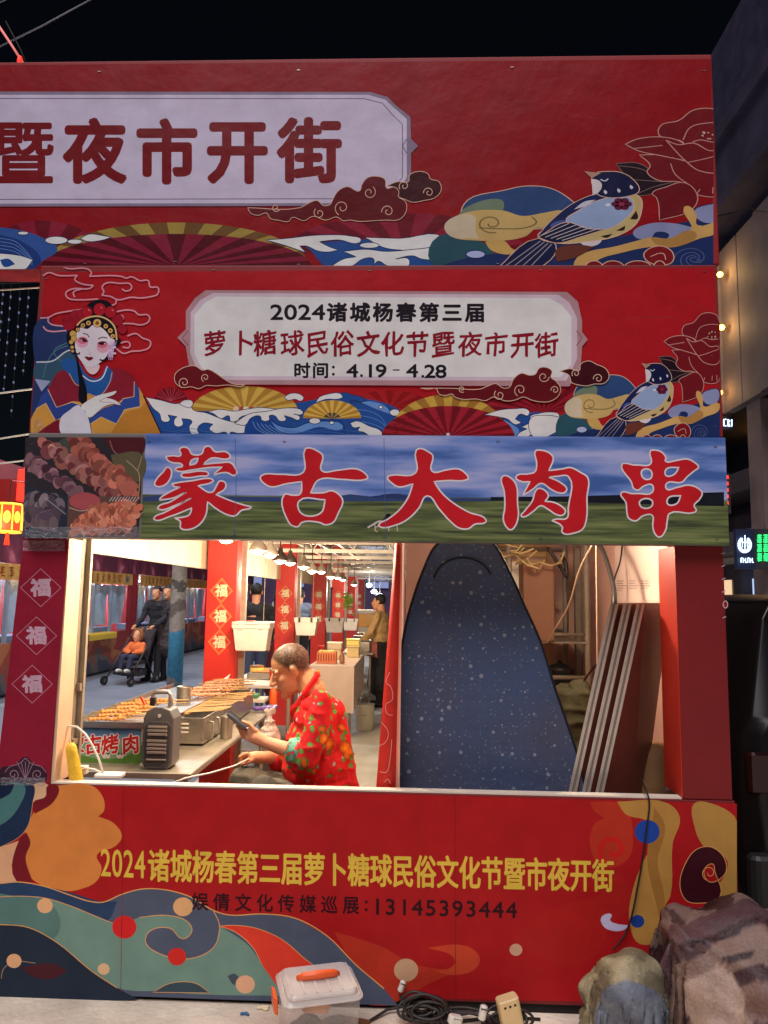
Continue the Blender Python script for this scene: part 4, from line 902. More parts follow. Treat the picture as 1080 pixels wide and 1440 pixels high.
t = thing('bread_tray', 'white tray of green and white packets behind the grill', 'tray', onz(365, 985, TZ)); q = onz(362, 988, TZ)
MB().rbox((q.x-.09, q.y-.03, TZ+.002), (q.x+.06, q.y+.15, TZ+.03), .01).build('tray_body', WPL, t); MB().rbox((q.x-.08, q.y-.02, TZ+.031), (q.x+.0, q.y+.1, TZ+.06), .01).build('packet', mat('green_packet', (80, 150, 90), .5), t)
p = at(378, 1035, .9); b = MB(); b.ell(p, (.055, .045, .06)); b.ell(p+Vector((.012, 0, -.03)), (.05, .045, .05)); b.cap(p+Vector((0, 0, .03)), p+Vector((-.004, 0, .1)), .032, .012); b.ell(p+Vector((-.012, 0, .122)), (.02, .01, .02)); b.ell(p+Vector((.014, .005, .125)), (.016, .01, .022))
o = remesh(b, 'plastic_bag', mat('white_film', (222, 206, 192), .25, ns=22, na=.22, bump=.9, bs=50, alpha=.72), None, .005, 2, fold=.012, fs=22); tag(o, 'knotted white plastic bag hanging at the table edge before the seller', 'bag')
b = MB().tube([Vector((-1.0, .9, .742)), p+Vector((0, 0, .12)), p+Vector((0, 0, .09))], .002, 5); 
o = b.build('bag_string', WPL, None); o.parent = bpy.data.objects['plastic_bag']; 

# ---------------------------------------------------------- ironing board with the water drop cover
YI = .24
ib = thing('ironing_board', 'tall upright ironing board in a dark blue cover printed with water drops', 'ironing board', at(690, 1115, YI))
def drop_mat():
    m = mat('drop_cover', (36, 54, 92), .75, bump=.9, bs=4.2, spec=.25); t = m.node_tree; N = t.nodes; L = t.links; bs = N['Principled BSDF']
    tc = N.new('ShaderNodeTexCoord'); mp = N.new('ShaderNodeMapping'); mp.inputs['Rotation'].default_value = (0, 0, 0); L.new(tc.outputs['Object'], mp.inputs[0]); cur = None
    for sc, th, hi in ((23, .2, (204,214,232)), (48, .19, (160,172,198)), (40, .15, (184,194,216))):
        v = N.new('ShaderNodeTexVoronoi'); v.voronoi_dimensions = '2D'; v.inputs['Scale'].default_value = sc
        sx = N.new('ShaderNodeSeparateXYZ'); cb = N.new('ShaderNodeCombineXYZ'); L.new(mp.outputs[0], sx.inputs[0]); L.new(sx.outputs['X'], cb.inputs[0]); L.new(sx.outputs['Z'], cb.inputs[1]); cb.inputs[2].default_value = 0
        ad = N.new('ShaderNodeVectorMath'); ad.operation = 'ADD'; ad.inputs[1].default_value = (sc*.37, sc*.11, 0); L.new(cb.outputs[0], ad.inputs[0]); L.new(ad.outputs[0], v.inputs['Vector'])
        wn = N.new('ShaderNodeSeparateColor'); L.new(v.outputs['Color'], wn.inputs[0])
        gt = N.new('ShaderNodeMath'); gt.operation = 'GREATER_THAN'; gt.inputs[1].default_value = .56; L.new(wn.outputs[0], gt.inputs[0])
        rs = N.new('ShaderNodeMath'); rs.operation = 'MULTIPLY'; rs.inputs[1].default_value = th; L.new(wn.outputs[1], rs.inputs[0])
        lt = N.new('ShaderNodeMath'); lt.operation = 'LESS_THAN'; L.new(v.outputs['Distance'], lt.inputs[0]); L.new(rs.outputs[0], lt.inputs[1])
        an = N.new('ShaderNodeMath'); an.operation = 'MULTIPLY'; L.new(gt.outputs[0], an.inputs[0]); L.new(lt.outputs[0], an.inputs[1])
        mx = N.new('ShaderNodeMix'); mx.data_type = 'RGBA'; L.new(an.outputs[0], mx.inputs[0])
        mx.inputs[7].default_value = (*[x*.46 for x in lin(hi)], 1)
        if cur is None:
            n = N.new('ShaderNodeTexNoise'); n.inputs['Scale'].default_value = 2.2; L.new(tc.outputs['Object'], n.inputs['Vector'])
            cr = N.new('ShaderNodeValToRGB'); L.new(n.outputs[0], cr.inputs[0]); e = cr.color_ramp.elements; e[0].position = .35; e[0].color = (*lin((80,84,106)), 1); e[1].position = .8; e[1].color = (*lin((70,96,140)), 1); L.new(cr.outputs[0], mx.inputs[6])
        else: L.new(cur, mx.inputs[6])
        cur = mx.outputs[2]
    L.new(cur, bs.inputs['Base Color']); return m
outl = smooth_pts([(600,790),(612,768),(640,752),(668,750),(693,764),(712,795),(738,852),(760,902),(780,966),(800,1024),(816,1075),(826,1128),(832,1180),(700,1186),(556,1180),(556,1110),(560,1010),(564,920),(574,865)], 5)
pts = [at(u, v, YI) for u, v in outl]; b = MB().prism(pts, (0, .032, 0)); b.build('cover', drop_mat(), ib, bevel=.01)
PIPE = mat('piping_black', (16, 18, 26), .7)
b = MB().tube([p+Vector((0, -.001, 0)) for p in pts]+[pts[0]+Vector((0, -.001, 0))], .0052, 6); b.build('piping', PIPE, ib, True)
b = MB().tube([at(u, v, YI-.003) for u, v in smooth_pts([(610,813),(617,800),(628,790),(650,784),(672,789),(684,798),(690,807)], 4, False)], .0042, 6); b.build('nose_pocket_seam', PIPE, ib, True)
for s in (0, 1): MB().tube([at(620+s*130, 1100, YI+.05), at(600+s*160, 1420, YI+.06)+Vector((0, 0, 0))], .011, 8).build('leg', STEELTUBE, ib, True)

# ---------------------------------------------------------- three table boards leaning at the right post
def lean_pt(u, v): return at(u, v, .22)
top = lean_pt(906, 850); bot = lean_pt(846, 1126); d = (bot-top); d = d*((top.z-.01)/(-d.z)); foot = top+d
BROWN = mat('board_face', (122, 62, 50), .45, ns=5, na=.15); ALU = mat('board_edge_trim', (214, 200, 184), .3, .35, ns=30, na=.12)
e = Vector((.17, .26, 0)); lab = ('front folded table board with a brown face, leaning by the right post', 'middle folded table board, its pale edge between the two others', 'rear folded table board of the leaning stack, nearest the ironing board')
def mk_board(lbl, off):
    t = thing('table_board', lbl, 'board', foot+off, 'folded table boards leaning in a stack')
    e1 = Vector((.195, .26, 0)); e2 = Vector((.33, .27, 0)); q = [top+off, top+off+e1, foot+off+e2, foot+off]; n = Vector((-.034, .0, 0))
    MB().prism([q[0]+e*.03, q[1], q[2], q[3]+e*.03], n).build('board', BROWN, t)
    MB().prism([top+off+Vector((0, -.004, 0)), foot+off+Vector((0, -.004, 0)), foot+off+e*.027, top+off+e*.027], n*.32).build('edge_trim', ALU, t)
    MB().prism([top+off+n*.62+Vector((0, -.004, 0)), foot+off+n*.62+Vector((0, -.004, 0)), foot+off+n*.62+e*.027, top+off+n*.62+e*.027], n*.36).build('edge_trim', ALU, t)
    MB().prism([top+off+n*.33+e*.004, foot+off+n*.33+e*.004, foot+off+n*.33+e*.027, top+off+n*.33+e*.027], n*.28).build('edge_groove', mat('groove', (140, 128, 116), .6), t)
for k in range(3): mk_board(lab[k], Vector((-.053*k, .004*k, 0)))
# paper bag behind
b = MB(); p = at(925, 1100, .5); b.ell(p+Vector((0, 0, -.1)), (.12, .1, .28)); b.ell(p+Vector((.03, .03, -.3)), (.16, .12, .3))
o = remesh(b, 'brown_bag', mat('brown_bag', (150, 108, 66), .7, ns=6, na=.2, bump=.5, bs=12), None, .012, 3); tag(o, 'crumpled brown bag standing behind the leaning boards', 'bag')
o = MB().prism([at(926, 800, .3), at(946, 800, .3), at(952, 900, .27), at(962, 1110, .25), at(936, 1112, .25), at(944, 1000, .26), at(930, 930, .28)], (.002, .006, 0)).build('plastic_strip', mat('film_blue', (176, 178, 200), .3, ns=8, na=.15)); tag(o, 'strip of pale plastic film hanging along the inside of the right post', 'plastic film')
# paper notice on the side wall
t = thing('paper_notice', 'white paper notice with rows of faint print curling off the pink side wall', 'notice', onx(900, 800, 1.18))
def WP(u, v): return onx(u, v, 1.19)
b = MB(); b.grid(lambda a, c: WP(868+a*74+6*c*a, 762+c*86) + Vector((-.012-.03*(c > .85)*a, 0, 0)), 8, 8); b.build('sheet', mat('paper', (232, 204, 192), .7, ns=4, na=.05), t, True)
P = Print(lambda u, v: WP(u, v)+Vector((-.013, 0, 0)), nrm=(-1, 0, 0), gain=.9); random.seed(4)
for r in range(7):
    for k in range(3): P.stroke([(871+k*17,817+r*3.4),(871+k*17+random.uniform(8,14),817+r*3.4)], (170,140,140), 1.1, sm=False); P.k -= 1
P.build('print_lines', VINYL, t)
# cables in the right compartment
def cable(label, pts, r, m, Ys):
    if not isinstance(Ys, (list, tuple)): Ys = [Ys]*len(pts)
    sp_ = smooth_pts(pts, 6, False); n = len(sp_); P3 = []
    for i, (u, v) in enumerate(sp_):
        f = i/(n-1)*(len(Ys)-1); k = min(int(f), len(Ys)-2) if len(Ys) > 1 else 0
        P3.append(at(u, v, Ys[k]+(Ys[min(k+1, len(Ys)-1)]-Ys[k])*(f-k)))
    return tag(MB().tube(P3, r, 8).build('cable', m, None, True), label, 'cable')
CB = mat('cable_black', (34, 26, 26), .5); CW = mat('cord_pale', (226, 190, 160), .6); CR_ = mat('cable_brown', (70, 34, 32), .5)
cable('thick dark cable hanging down the pink side wall to the leaning boards', [(836,755),(848,775),(858,805),(864,835),(862,870),(860,890)], .012, CB, [1.0, .8, .6, .6])
cable('thin dark cable hanging beside the paper notice', [(876,755),(872,790),(864,815),(860,860),(858,905)], .0045, CB, [1.2, .9])
cable('pale cord running slantwise from the roof to the cardboard box', [(836,760),(815,800),(800,850),(780,885),(768,904),(755,900)], .0045, CW, [.9, 1.5, 1.9])
cable('pale string hanging straight before the pink wall', [(838,765),(839,850),(840,955)], .003, CW, .9)
cable('brown cable looping low on the pink wall behind the boards', [(846,928),(830,945),(818,965),(820,995),(830,1015)], .006, CR_, [1.0, 1.4])
cable('black cable hooked on the rack above the cardboard box', [(770,770),(790,800),(797,812),(796,795),(790,780)], .012, CB, 1.7)
cable('black cord hanging over the counter wall at the right and down its front', [(900,1092),(908,1110),(913,1126),(910,1160),(898,1240),(880,1312),(862,1336)], .0032, CB, [.16, -.006, -.01, -.01, -.02, -.03])
# rack and box at the back of the right compartment
rk = thing('storage_rack', 'metal tube storage rack against the back wall of the right compartment', 'rack', (.9, 2.1, 0))
for x in (.62, 1.1):
    for y in (1.75, 2.4): MB().tube([(x, y, .006), (x, y, 2.3)], .018, 8).build('post', STEELTUBE, rk, True)
for z in (.5, .98, 1.1, 1.36, 1.93):
    for y in (1.75, 2.4): MB().tube([(.64, y, z), (1.08, y, z)], .013, 8).build('rail', STEELTUBE, rk, True)
MB().box((.6, 1.77, .99), (1.12, 2.38, 1.0)).build('shelf', STEELTUBE, rk)
t = thing('cardboard_box', 'tall brown cardboard box behind the slanted edge of the ironing board', 'box', (.85, 1.65, 1.36))
a, c = at(736, 792, 1.72), at(780, 902, 1.72); MB().box((a.x, 1.72, c.z), (c.x, 2.3, a.z)).build('box_body', mat('cardboard', (140, 100, 78), .8, ns=4, na=.12), t, bevel=.003)
MB().box((a.x-.05, 1.9, c.z), (a.x-.002, 2.3, a.z+.02)).build('side_flap', WHITEBOARD, t)
MB().box((a.x-.05, 1.73, c.z-.012), (1.11, 2.35, c.z-.001)).build('base_board', STEELTUBE, t)
t = thing('stock_pot', 'black lidded pot on the lower shelf of the storage rack', 'pot', (.98, 1.95, 1.0)); q = at(792, 950, 1.9)
MB().lathe([(.07, 1.002), (.085, 1.02), (.085, 1.12), (.088, 1.125), (.07, 1.15), (.02, 1.165), (.016, 1.18), (.001, 1.185)], (q.x, 2.0, 0), 22).build('pot_body', BLACKP, t, True); MB().tube([(q.x-.085, 2.0, 1.1), (q.x-.115, 2.0, 1.105), (q.x-.115, 2.03, 1.1), (q.x-.083, 2.03, 1.1)], .006, 6).build('handle', BLACKP, t, True)
t = thing('black_speaker', 'black loudspeaker box below the rack shelf at the right', 'speaker', (.98, 2.0, .6)); a, c = at(780, 965, 1.8), at(806, 1030, 1.8)
MB().box((a.x-.05, 1.8, .52), (c.x, 2.3, .965)).build('cabinet', BLACKP, t, bevel=.006); MB().lathe([(.07, 0), (.06, .008), (.02, .004), (.001, .004)], (0,0,0), 20).build('cone', RUB, t, True).matrix_world = Matrix.Translation((a.x+.02, 1.797, .72)) @ Matrix.Rotation(PI/2, 4, 'X')
b = MB(); q = at(812, 985, 1.2); b.rbox((q.x-.1, 1.1, .006), (q.x+.07, 1.35, q.z+.06), .05); b.ell(q+Vector((.02, .0, .02)), (.06, .08, .1))
o = remesh(b, 'green_cloth', mat('green_cloth', (84, 82, 58), .8, ns=8, na=.35, bump=.5, bs=20), None, .009, 3, fold=.02, fs=9); tag(o, 'crumpled dull green cloth stuffed between the rack and the leaning boards', 'cloth')
# slatted crate wood seen above the ironing board
t = thing('wooden_crate', 'pale slatted wooden crate stacked high on the back wall above the cardboard box', 'crate', (.5, 2.4, 1.75))
for k in range(6): MB().box((.38, 2.44-.004*(k % 2), 1.6+k*.07), (.98, 2.46, 1.645+k*.07)).build('slat', WOOD, t)
for x in (.36, .66, .99): MB().box((x, 2.465, 1.55), (x+.03, 2.5, 2.05)).build('batten', WOOD, t)
MB().box((.36, 2.2, 1.55), (1.02, 2.5, 1.565)).build('base_board', WOOD, t)
for x in (.37, 1.0): MB().box((x-.01, 2.45, .006), (x+.02, 2.5, 1.549)).build('leg', WOOD, t)
b = MB(); random.seed(9)
for k in range(12):
    p = at(random.uniform(715, 800), random.uniform(762, 795), 1.55); q_ = p+Vector((random.uniform(-.16,.16), random.uniform(-.1,.1), random.uniform(-.08,.08))); b.tube([p, (p+q_)/2+Vector((0, 0, -.02)), q_], .006, 5)
o = b.build('straw_bundle', mat('straw', (176, 150, 104), .8), None, True); tag(o, 'tangle of straw and cords over the top of the rack', 'straw', None, 'stuff')
# red cloth banner hanging at the partition edge
t = thing('hanging_banner', 'narrow red cloth banner with white cloud outlines hanging along the partition edge', 'banner', at(550, 1110, .09))
def HB(u, v): return at(u, v, .09)
b = MB(); b.grid(lambda a, c: HB(556-28*c+a*(8+20*c), 757+c*362)+Vector((0, .02*math.sin(a*PI)*-1, 0)), 6, 14); b.build('cloth', mat('banner_cloth', (206, 44, 32), .5, ns=6, na=.15, spec=.4), t, True)
P = Print(lambda u, v: at(u, v, .066), gain=1.1)
for q in ([(548,945),(543,960),(549,965),(551,985),(543,990),(545,1004),(552,1006)], [(536,1015),(546,1030),(541,1045),(533,1048)], [(551,1040),(548,1070),(543,1086),(534,1085)], [(540,1100),(546,1096),(549,1102)]): P.stroke(q, (214,150,140), 1.0)
P.build('cloud_lines', VINYL, t)

# ============================================================ THE MARKET ROW BEHIND
REDCOL = mat('column_red', (206, 44, 30), .5, ns=4, na=.1); GOLD = (240, 170, 96)
col_lab = ['red square column with three gold diamonds, nearest of the row, right of the blue pole', 'red square column with gold diamonds just behind the seller\'s head', 'red square column behind the white bin, third of the row', 'slim far red column between the two farther white bins', 'far red column beside the yellow juice dispenser', 'farthest small red column at the end of the row']
def make_col(x, y, lbl):
    t = thing('red_column', lbl, 'column', (0, 0, 0), 'red diamond columns of the row')
    MB().box((-.113, -.113, .006), (.113, .113, 2.75)).build('column_body', REDCOL, t, bevel=.004)
    MB().box((.125, -.02, .006), (.165, .02, 2.75)).build('steel_post', STEELTUBE, t)
    P = Print(lambda a, b: Vector((a, -.1135, b)), gain=1.0, base=.001)
    def dm(cz):
        r = .082
        for rr, w in ((r, .005), (r*.86, .003)): P.stroke([(0,cz-rr*1.12),(rr,cz),(0,cz+rr*1.12),(-rr,cz)], GOLD, w, True, False)
        v, f = glyph('福', 0); x0, x1, y0, y1 = gbox('国'); s = .08/(x1-x0); P.mb.ink = P.ink((250, 214, 170))
        for i in range(8): P.mb.add([P.pt((gx-(x0+x1)/2)*s+.003*math.cos(i*PI/4), cz+(gy-(y0+y1)/2)*s+.003*math.sin(i*PI/4))+Vector((0, -2e-5*i, 0)) for gx, gy in v], f)
    for z in (1.605, 1.415, 1.225): dm(z)
    P.spiral(0, 2.02, .05, (216,70,50), .004, 1.2, 1, 1); P.spiral(.02, 1.98, .035, (216,70,50), .003, 1.2, 4, -1); P.stroke([(.0,1.93),(.01,1.87),(-.02,1.83),(-.015,1.79)], (216,80,56), .004)
    P.build('diamond_print', VINYL, t)
    t.location = (x, y, 0); return t
COLY = [2.72, 6.0, 8.95, 11.9, 14.9, 17.9]
COLX = [-1.41, -1.48, -1.44, -1.42, -1.41, -1.41]
c0 = make_col(COLX[0], COLY[0], col_lab[0])
for k in range(1, 6): dup(c0, (COLX[k], COLY[k], 0), col_lab[k])

# valance boards above the street side of the row: white backs
VAL = mat('valance_white', (222, 200, 166), .65, ns=5, na=.06)
vl = ['white back of the street side board above the blue pole', 'white back of the street side board behind the second column', 'white back of the far street side boards down the row']
for k, (y0, y1) in enumerate(((.2, 2.8), (2.805, 6.1), (6.105, 22))):
    o = thing('valance_board', vl[k], 'board', (-1.55, (y0+y1)/2, 1.768), 'white backed boards along the row')
    MB().box((-1.565, y0, 1.768), (-1.545, y1, 2.78)).build('board', VAL, o)
    MB().box((-1.567, y0, 1.764), (-1.543, y1, 1.7675)).build('edge_strip', STEELTUBE, o)

# roof of the row: trusses and pale sheeting
rf = thing('row_roof', 'open pale steel truss roof over the market row', 'roof', (-.3, 8, 2.2))
TR = mat('truss_paint', (206, 194, 178), .5, ns=10, na=.1)
MB().box((-1.56, .3, 2.8), (1.14, 30, 2.82)).build('roof_sheet', mat('roof_sheet', (170, 182, 200), .6, ns=3, na=.15), rf)
for y in (1.9, 3.95, 5.3, 6.6, 7.9, 9.15, 10.5, 11.8, 13.2, 14.6, 17, 20):
    MB().box((-1.54, y-.02, 2.06), (1.14, y+.02, 2.1)).build('beam', TR, rf); MB().box((-1.54, y-.02, 2.4), (1.14, y+.02, 2.44)).build('beam', TR, rf)
    b = MB(); zz = [(-1.3+.22*i, y, 2.1 if i % 2 else 2.4) for i in range(12)]; b.tube(zz, .012, 6); b.build('lattice', TR, rf)
for x in (-1.165, -.75, -.2, .35): MB().box((x, .35, 2.102), (x+.03, 24, 2.13)).build('purlin', TR, rf)
MB().box((-1.02, .25, 2.14), (-.98, 16, 2.17)).build('lamp_rail', TR, rf)

# heat lamps on cords
LPX = [(318,757),(363,774),(380,780),(394,788),(408,791),(427,797),(439,803),(452,804),(465,811),(475,812),(482,815),(498,822)]
SH = mat('lamp_shade', (150, 140, 126), .4, .4, ns=20, na=.1); SHD = mat('lamp_shade_dark', (52, 42, 36), .5)
BULB = mat('bulb', (255, 240, 210), .4, emit=(255, 232, 196), es=14)
LL = ['nearest heat lamp before the first red column', 'first small heat lamp hanging right of the first column', 'second small heat lamp hanging right of the first column', 'left lamp of the dark shaded pair in front of the second column', 'right lamp of the dark shaded pair in front of the second column', 'heat lamp hanging just right of the second column', 'heat lamp hanging between the second and third columns', 'heat lamp hanging at the left edge of the third column', 'heat lamp just right of the third column', 'heat lamp second right of the third column', 'heat lamp in front of the fourth column', 'farthest heat lamp at the far red columns']
def lamp(u, v, lbl, dark, x=-1.0, p=None, watt=0):
    p = p or onx(u, v, x)
    t = thing('heat_lamp', lbl, 'lamp', p, 'hanging heat lamps')
    b = MB().lathe([(.016, .1), (.02, .07), (.05, .035), (.062, 0), (.058, -.004), (.046, .03), (.014, .066)], p, 18, cap=False); b.build('shade', SHD if dark else SH, t, True)
    MB().tube([p+Vector((0, 0, .1)), (p.x, p.y, 2.15)], .005, 6).build('cord', RUB, t, True)
    MB().lathe([(.012, .06), (.03, .03), (.044, .004), (.04, -.012), (.022, -.024), (.002, -.028)], p, 14).build('bulb', BULB, t, True)
    if watt:
        l = bpy.data.lights.new('lamp_light', 'POINT'); l.energy = watt; l.color = (1, .82, .58); l.shadow_soft_size = .05
        o = bpy.data.objects.new('lamp_light', l); COL.objects.link(o); o.location = p+Vector((0, 0, -.1))
        o.parent = t; o.matrix_parent_inverse = t.matrix_world.inverted()
    return t
WATT = [30, 26, 0, 26, 0, 26, 26, 0, 34, 0, 0, 36]
for k, (u, v) in enumerate(LPX): lamp(u, v, LL[k], k in (3, 4), watt=WATT[k])
lamp(0, 0, 'heat lamp over the seller, hidden behind the kebab board', False, p=Vector((-.62, .5, 1.95)), watt=42)
lamp(0, 0, 'heat lamp over the left end of the steel table, hidden behind the kebab board', False, p=Vector((-.98, .42, 1.95)), watt=26)
lamp(0, 0, 'unseen heat lamp added in the right compartment, behind the kebab board', False, p=Vector((.66, .62, 2.0)), watt=26)  # added out of view to brighten the right compartment

# white bins hung on wires between the columns
def bin_(u, v, lbl, w, X=-1.15):
    c = onx(u, v, X); t = thing('white_bin', lbl, 'bin', c, 'white bins hung between the columns'); h = w*.72; m = mat('bin_white', (232, 218, 202), .35, ns=14, na=.08)
    a = w/2; R = []
    for z, k in ((-h/2, .8), (-h/2+.01, .84), (h/2-.03, .98), (h/2-.028, 1.04), (h/2, 1.05)): R.append([Vector((c.x+sx*a*k, c.y+sy*a*.72*k, c.z+z)) for sx, sy in ((-1,-1),(1,-1),(1,1),(-1,1))])
    b = MB().loft(R); b.build('bin_body', m, t, bevel=.004)
    MB().rbox((c.x-a*1.06, c.y-a*.8, c.z+h/2+.001), (c.x+a*1.06, c.y+a*.8, c.z+h/2+.018), .01).build('lid', m, t)
    for s in (-1, 1):
        MB().box((c.x+s*a*.55-.012, c.y-a*.84, c.z+h/2-.03), (c.x+s*a*.55+.012, c.y-a*.805, c.z+h/2+.022)).build('clip', SHD if lbl[0] != 'n' else m, t)
        MB().tube([(c.x+s*a*.55, c.y, c.z+h/2+.019), (c.x+s*a*.55, c.y, 2.061)], .0025, 5).build('hanging_wire', STEELTUBE, t)
    return t, c, a, h
t, c, a, h = bin_(356, 896, 'nearest white plastic bin with a red label hanging right of the first column', .265)
MB().rbox((c.x-.05, c.y-.07, c.z+h/2+.0185), (c.x+.01, c.y+.02, c.z+h/2+.024), .012).build('red_label', mat('red_label', (226, 110, 90), .5), t)
bin_(431, 882, 'white plastic bin hanging between the second and third columns', .245); bin_(471, 880, 'white plastic bin hanging right of the third column', .28); bin_(493, 879, 'small far white bin hanging beside the fifth column', .28)

# tables and goods down the row
t2 = table('row_table', 'grey steel table with a white cloth just behind the seller\'s face', -1.62, -1.0, 3.6, 5.1, .8, mat('cloth_white', (232, 222, 206), .7), STEELTUBE)
def goods(name, lbl, cat, parts, loc):
    t = thing(name, lbl, cat, loc)
    for nm, m, mb, sm in parts: mb.build(nm, m, t, sm)
    return t
q = onz(362, 935, .8); q = Vector((-1.3, 4.2, .8))
goods('steel_pan', 'shallow steel food pan on the white cloth table behind the seller', 'pan', [('pan', STEEL, MB().rbox((q.x-.2, q.y-.2, .801), (q.x+.22, q.y+.25, .86), .02), False), ('food', MEATC, MB().rbox((q.x-.17, q.y-.17, .861), (q.x+.19, q.y+.22, .872), .02), False)], q)
t3 = thing('cloth_table', 'table under a long pale pink cloth right behind the seller', 'table', (-.85, 5.9, 0))
MB().rbox((-1.12, 5.5, .77), (-.62, 7.2, .8), .01).build('tabletop', STEEL2, t3)
b = MB(); b.grid(lambda a, c: Vector((-.613+.012*math.sin(a*40)*c, 5.495+1.71*a, .803-.46*c)), 60, 6); b.grid(lambda a, c: Vector((-1.12+.507*a, 5.492-.01*math.sin(a*18)*c, .803-.46*c-.06*a*c)), 24, 6); b.grid(lambda a, c: Vector((-1.12+.507*a, 5.492+1.71*c, .8035)), 2, 2); b.build('tablecloth', mat('cloth_pink', (226, 196, 176), .75, ns=6, na=.06), t3, True)
for x in (-1.08, -.66):
    for y in (5.56, 7.1): MB().tube([(x, y, .006), (x, y, .769)], .015, 8).build('leg', STEELTUBE, t3, True)
def onT(u, v, z=.805): return onz(u, v, z)
Rr = random.Random(5)
q = Vector((-.96, 5.85, .805)); c_ = mat('crate_orange', (232, 128, 84), .5)
b = MB()
for x0, x1, y0, y1 in ((-.11,.11,-.09,-.08),(-.11,.11,.08,.09),(-.11,-.1,-.079,.079),(.1,.11,-.079,.079)): b.box((q.x+x0, q.y+y0, .806), (q.x+x1, q.y+y1, .93))
b2 = MB()
for i in range(7): b2.box((q.x-.095+i*.03, q.y-.0935, .83), (q.x-.083+i*.03, q.y-.0905, .91))
b3 = MB()
for i in range(14): b3.ell((q.x+Rr.uniform(-.08,.08), q.y+Rr.uniform(-.06,.06), .93), (.03, .03, .022), seg=8, rings=6)
t = goods('orange_crate', 'slotted orange crate heaped with pale yellow food on the pink cloth table', 'crate', [('crate_body', c_, b, False), ('slots', mat('slot_dark', (150, 70, 40), .7), b2, False)], q)
remesh(b3, 'food', mat('food_yellow', (240, 214, 120), .5, ns=40, na=.2), t, .006, 2)
q = Vector((-.78, 5.8, .805)); goods('sauce_jar', 'brown squeeze jar beside the orange crate', 'jar', [('jar_body', mat('jar_brown', (176, 120, 84), .4), MB().lathe([(.028,.806),(.03,.83),(.03,.89),(.016,.92),(.014,.94)], (q.x, q.y, 0), 14), True), ('lid', mat('jar_lid', (170, 60, 40), .5), MB().lathe([(.018,.9405),(.016,.965),(.006,.985)], (q.x, q.y, 0), 12), True)], q)
for i, (x, y, z, w, d, h, c, lb) in enumerate(((-.93, 6.45, .805, .17, .13, .1, (236, 222, 176), 'stack of cream food boxes behind the orange crate, lower box'), (-.93, 6.45, .925, .18, .14, .07, (236, 224, 190), 'cream food box topmost on the stack behind the orange crate'), (-.72, 6.75, .805, .16, .13, .13, (214, 190, 130), 'straw coloured tub right of the cream boxes'), (-.72, 6.75, .955, .17, .14, .07, (240, 220, 120), 'yellow lidded tub on top of the straw coloured tub'), (-1.07, 6.2, .805, .07, .07, .16, (210, 50, 40), 'red tin stack at the left of the orange crate'))):
    goods('food_box', lb, 'box', [('box_body', mat('fb%d' % i, c, .5), MB().rbox((x-w/2, y-d/2, z+.001), (x+w/2, y+d/2, z+h), .015), False), ('lid', mat('fbl%d' % i, tuple(min(255, v+12) for v in c), .4), MB().rbox((x-w/2-.008, y-d/2-.008, z+h+.001), (x+w/2+.008, y+d/2+.008, z+h+.016), .015), False)], (x, y, z))
t4 = table('prep_table', 'far steel prep table with pans beside the woman in yellow', -.95, -.5, 7.6, 9.6, .8, STEEL2, STEELTUBE)
goods('serving_pan', 'square steel serving pan hung at the front of the far prep table', 'pan', [('pan', STEEL, MB().rbox((-.83, 7.7, .802), (-.55, 8.1, .95), .02), False), ('lid', STEEL2, MB().rbox((-.84, 7.69, .951), (-.54, 8.11, .965), .02), False)], (-.7, 7.9, .8))
goods('warming_box', 'grey warming box with pots on the far prep table', 'box', [('body', STEELTUBE, MB().rbox((-.92, 8.3, .802), (-.6, 8.9, .92), .02), False), ('pots', STEEL, MB().lathe([(.08,.921),(.1,.98),(.104,.985),(.09,.985),(.001,.96)], (-.76, 8.6, 0), 18), True)], (-.75, 8.6, .8))
goods('metal_bucket', 'pale metal drum on the floor under the pink cloth table end', 'bucket', [('drum', mat('drum', (206, 196, 176), .4, .3), MB().lathe([(.1,.006),(.105,.02),(.115,.3),(.12,.31),(.11,.312),(.001,.3)], (-.52, 6.1, 0), 22), True), ('handle', STEELTUBE, MB().tube([(-.635, 6.1, .3), (-.61, 6.05, .22), (-.52, 5.97, .19), (-.43, 6.05, .22), (-.405, 6.1, .3)], .004, 6), True)], (-.52, 6.1, 0))
YJ = 10.2; a, c = at(503, 905, YJ), at(529, 858, YJ)
goods('juice_dispenser', 'tall clear dispenser of orange juice with a white lid near the far columns', 'dispenser', [('juice', mat('juice', (246, 176, 40), .3), MB().rbox((a.x, YJ, c.z-.29), (c.x, YJ+.2, c.z-.07), .02), False), ('lid', WPL, MB().rbox((a.x-.01, YJ-.01, c.z-.069), (c.x+.01, YJ+.21, c.z), .02), False), ('base', mat('dispenser_base', (214, 206, 190), .3), MB().rbox((a.x, YJ, .83), (c.x, YJ+.2, c.z-.291), .02), False)], (a.x, YJ, .83))
t5 = table('far_table', 'far table carrying the juice dispenser', -.95, -.2, 10.0, 12, .825, mat('cloth_white', (232, 222, 206), .7), STEELTUBE)
b = MB(); p = at(489, 845, 9.3); Rg = random.Random(3)
for k in range(60): 
    d = Vector((Rg.gauss(0, .05), Rg.gauss(0, .05), Rg.gauss(0, .06))); b.ell(p+d, (.025, .02, .012), Matrix.Rotation(Rg.random()*3, 3, 'X') @ Matrix.Rotation(Rg.random()*3, 3, 'Z'), 6, 4)
o = b.build('hanging_greens', mat('greens', (150, 190, 60), .6, ns=20, na=.3), None); tag(o, 'small bunch of bright green leaves hanging beside the fourth column', 'plant')
b = MB().tube([p+Vector((0, 0, .05)), Vector((p.x, p.y, 2.06))], .003, 5); b.build('string', RUB, o)
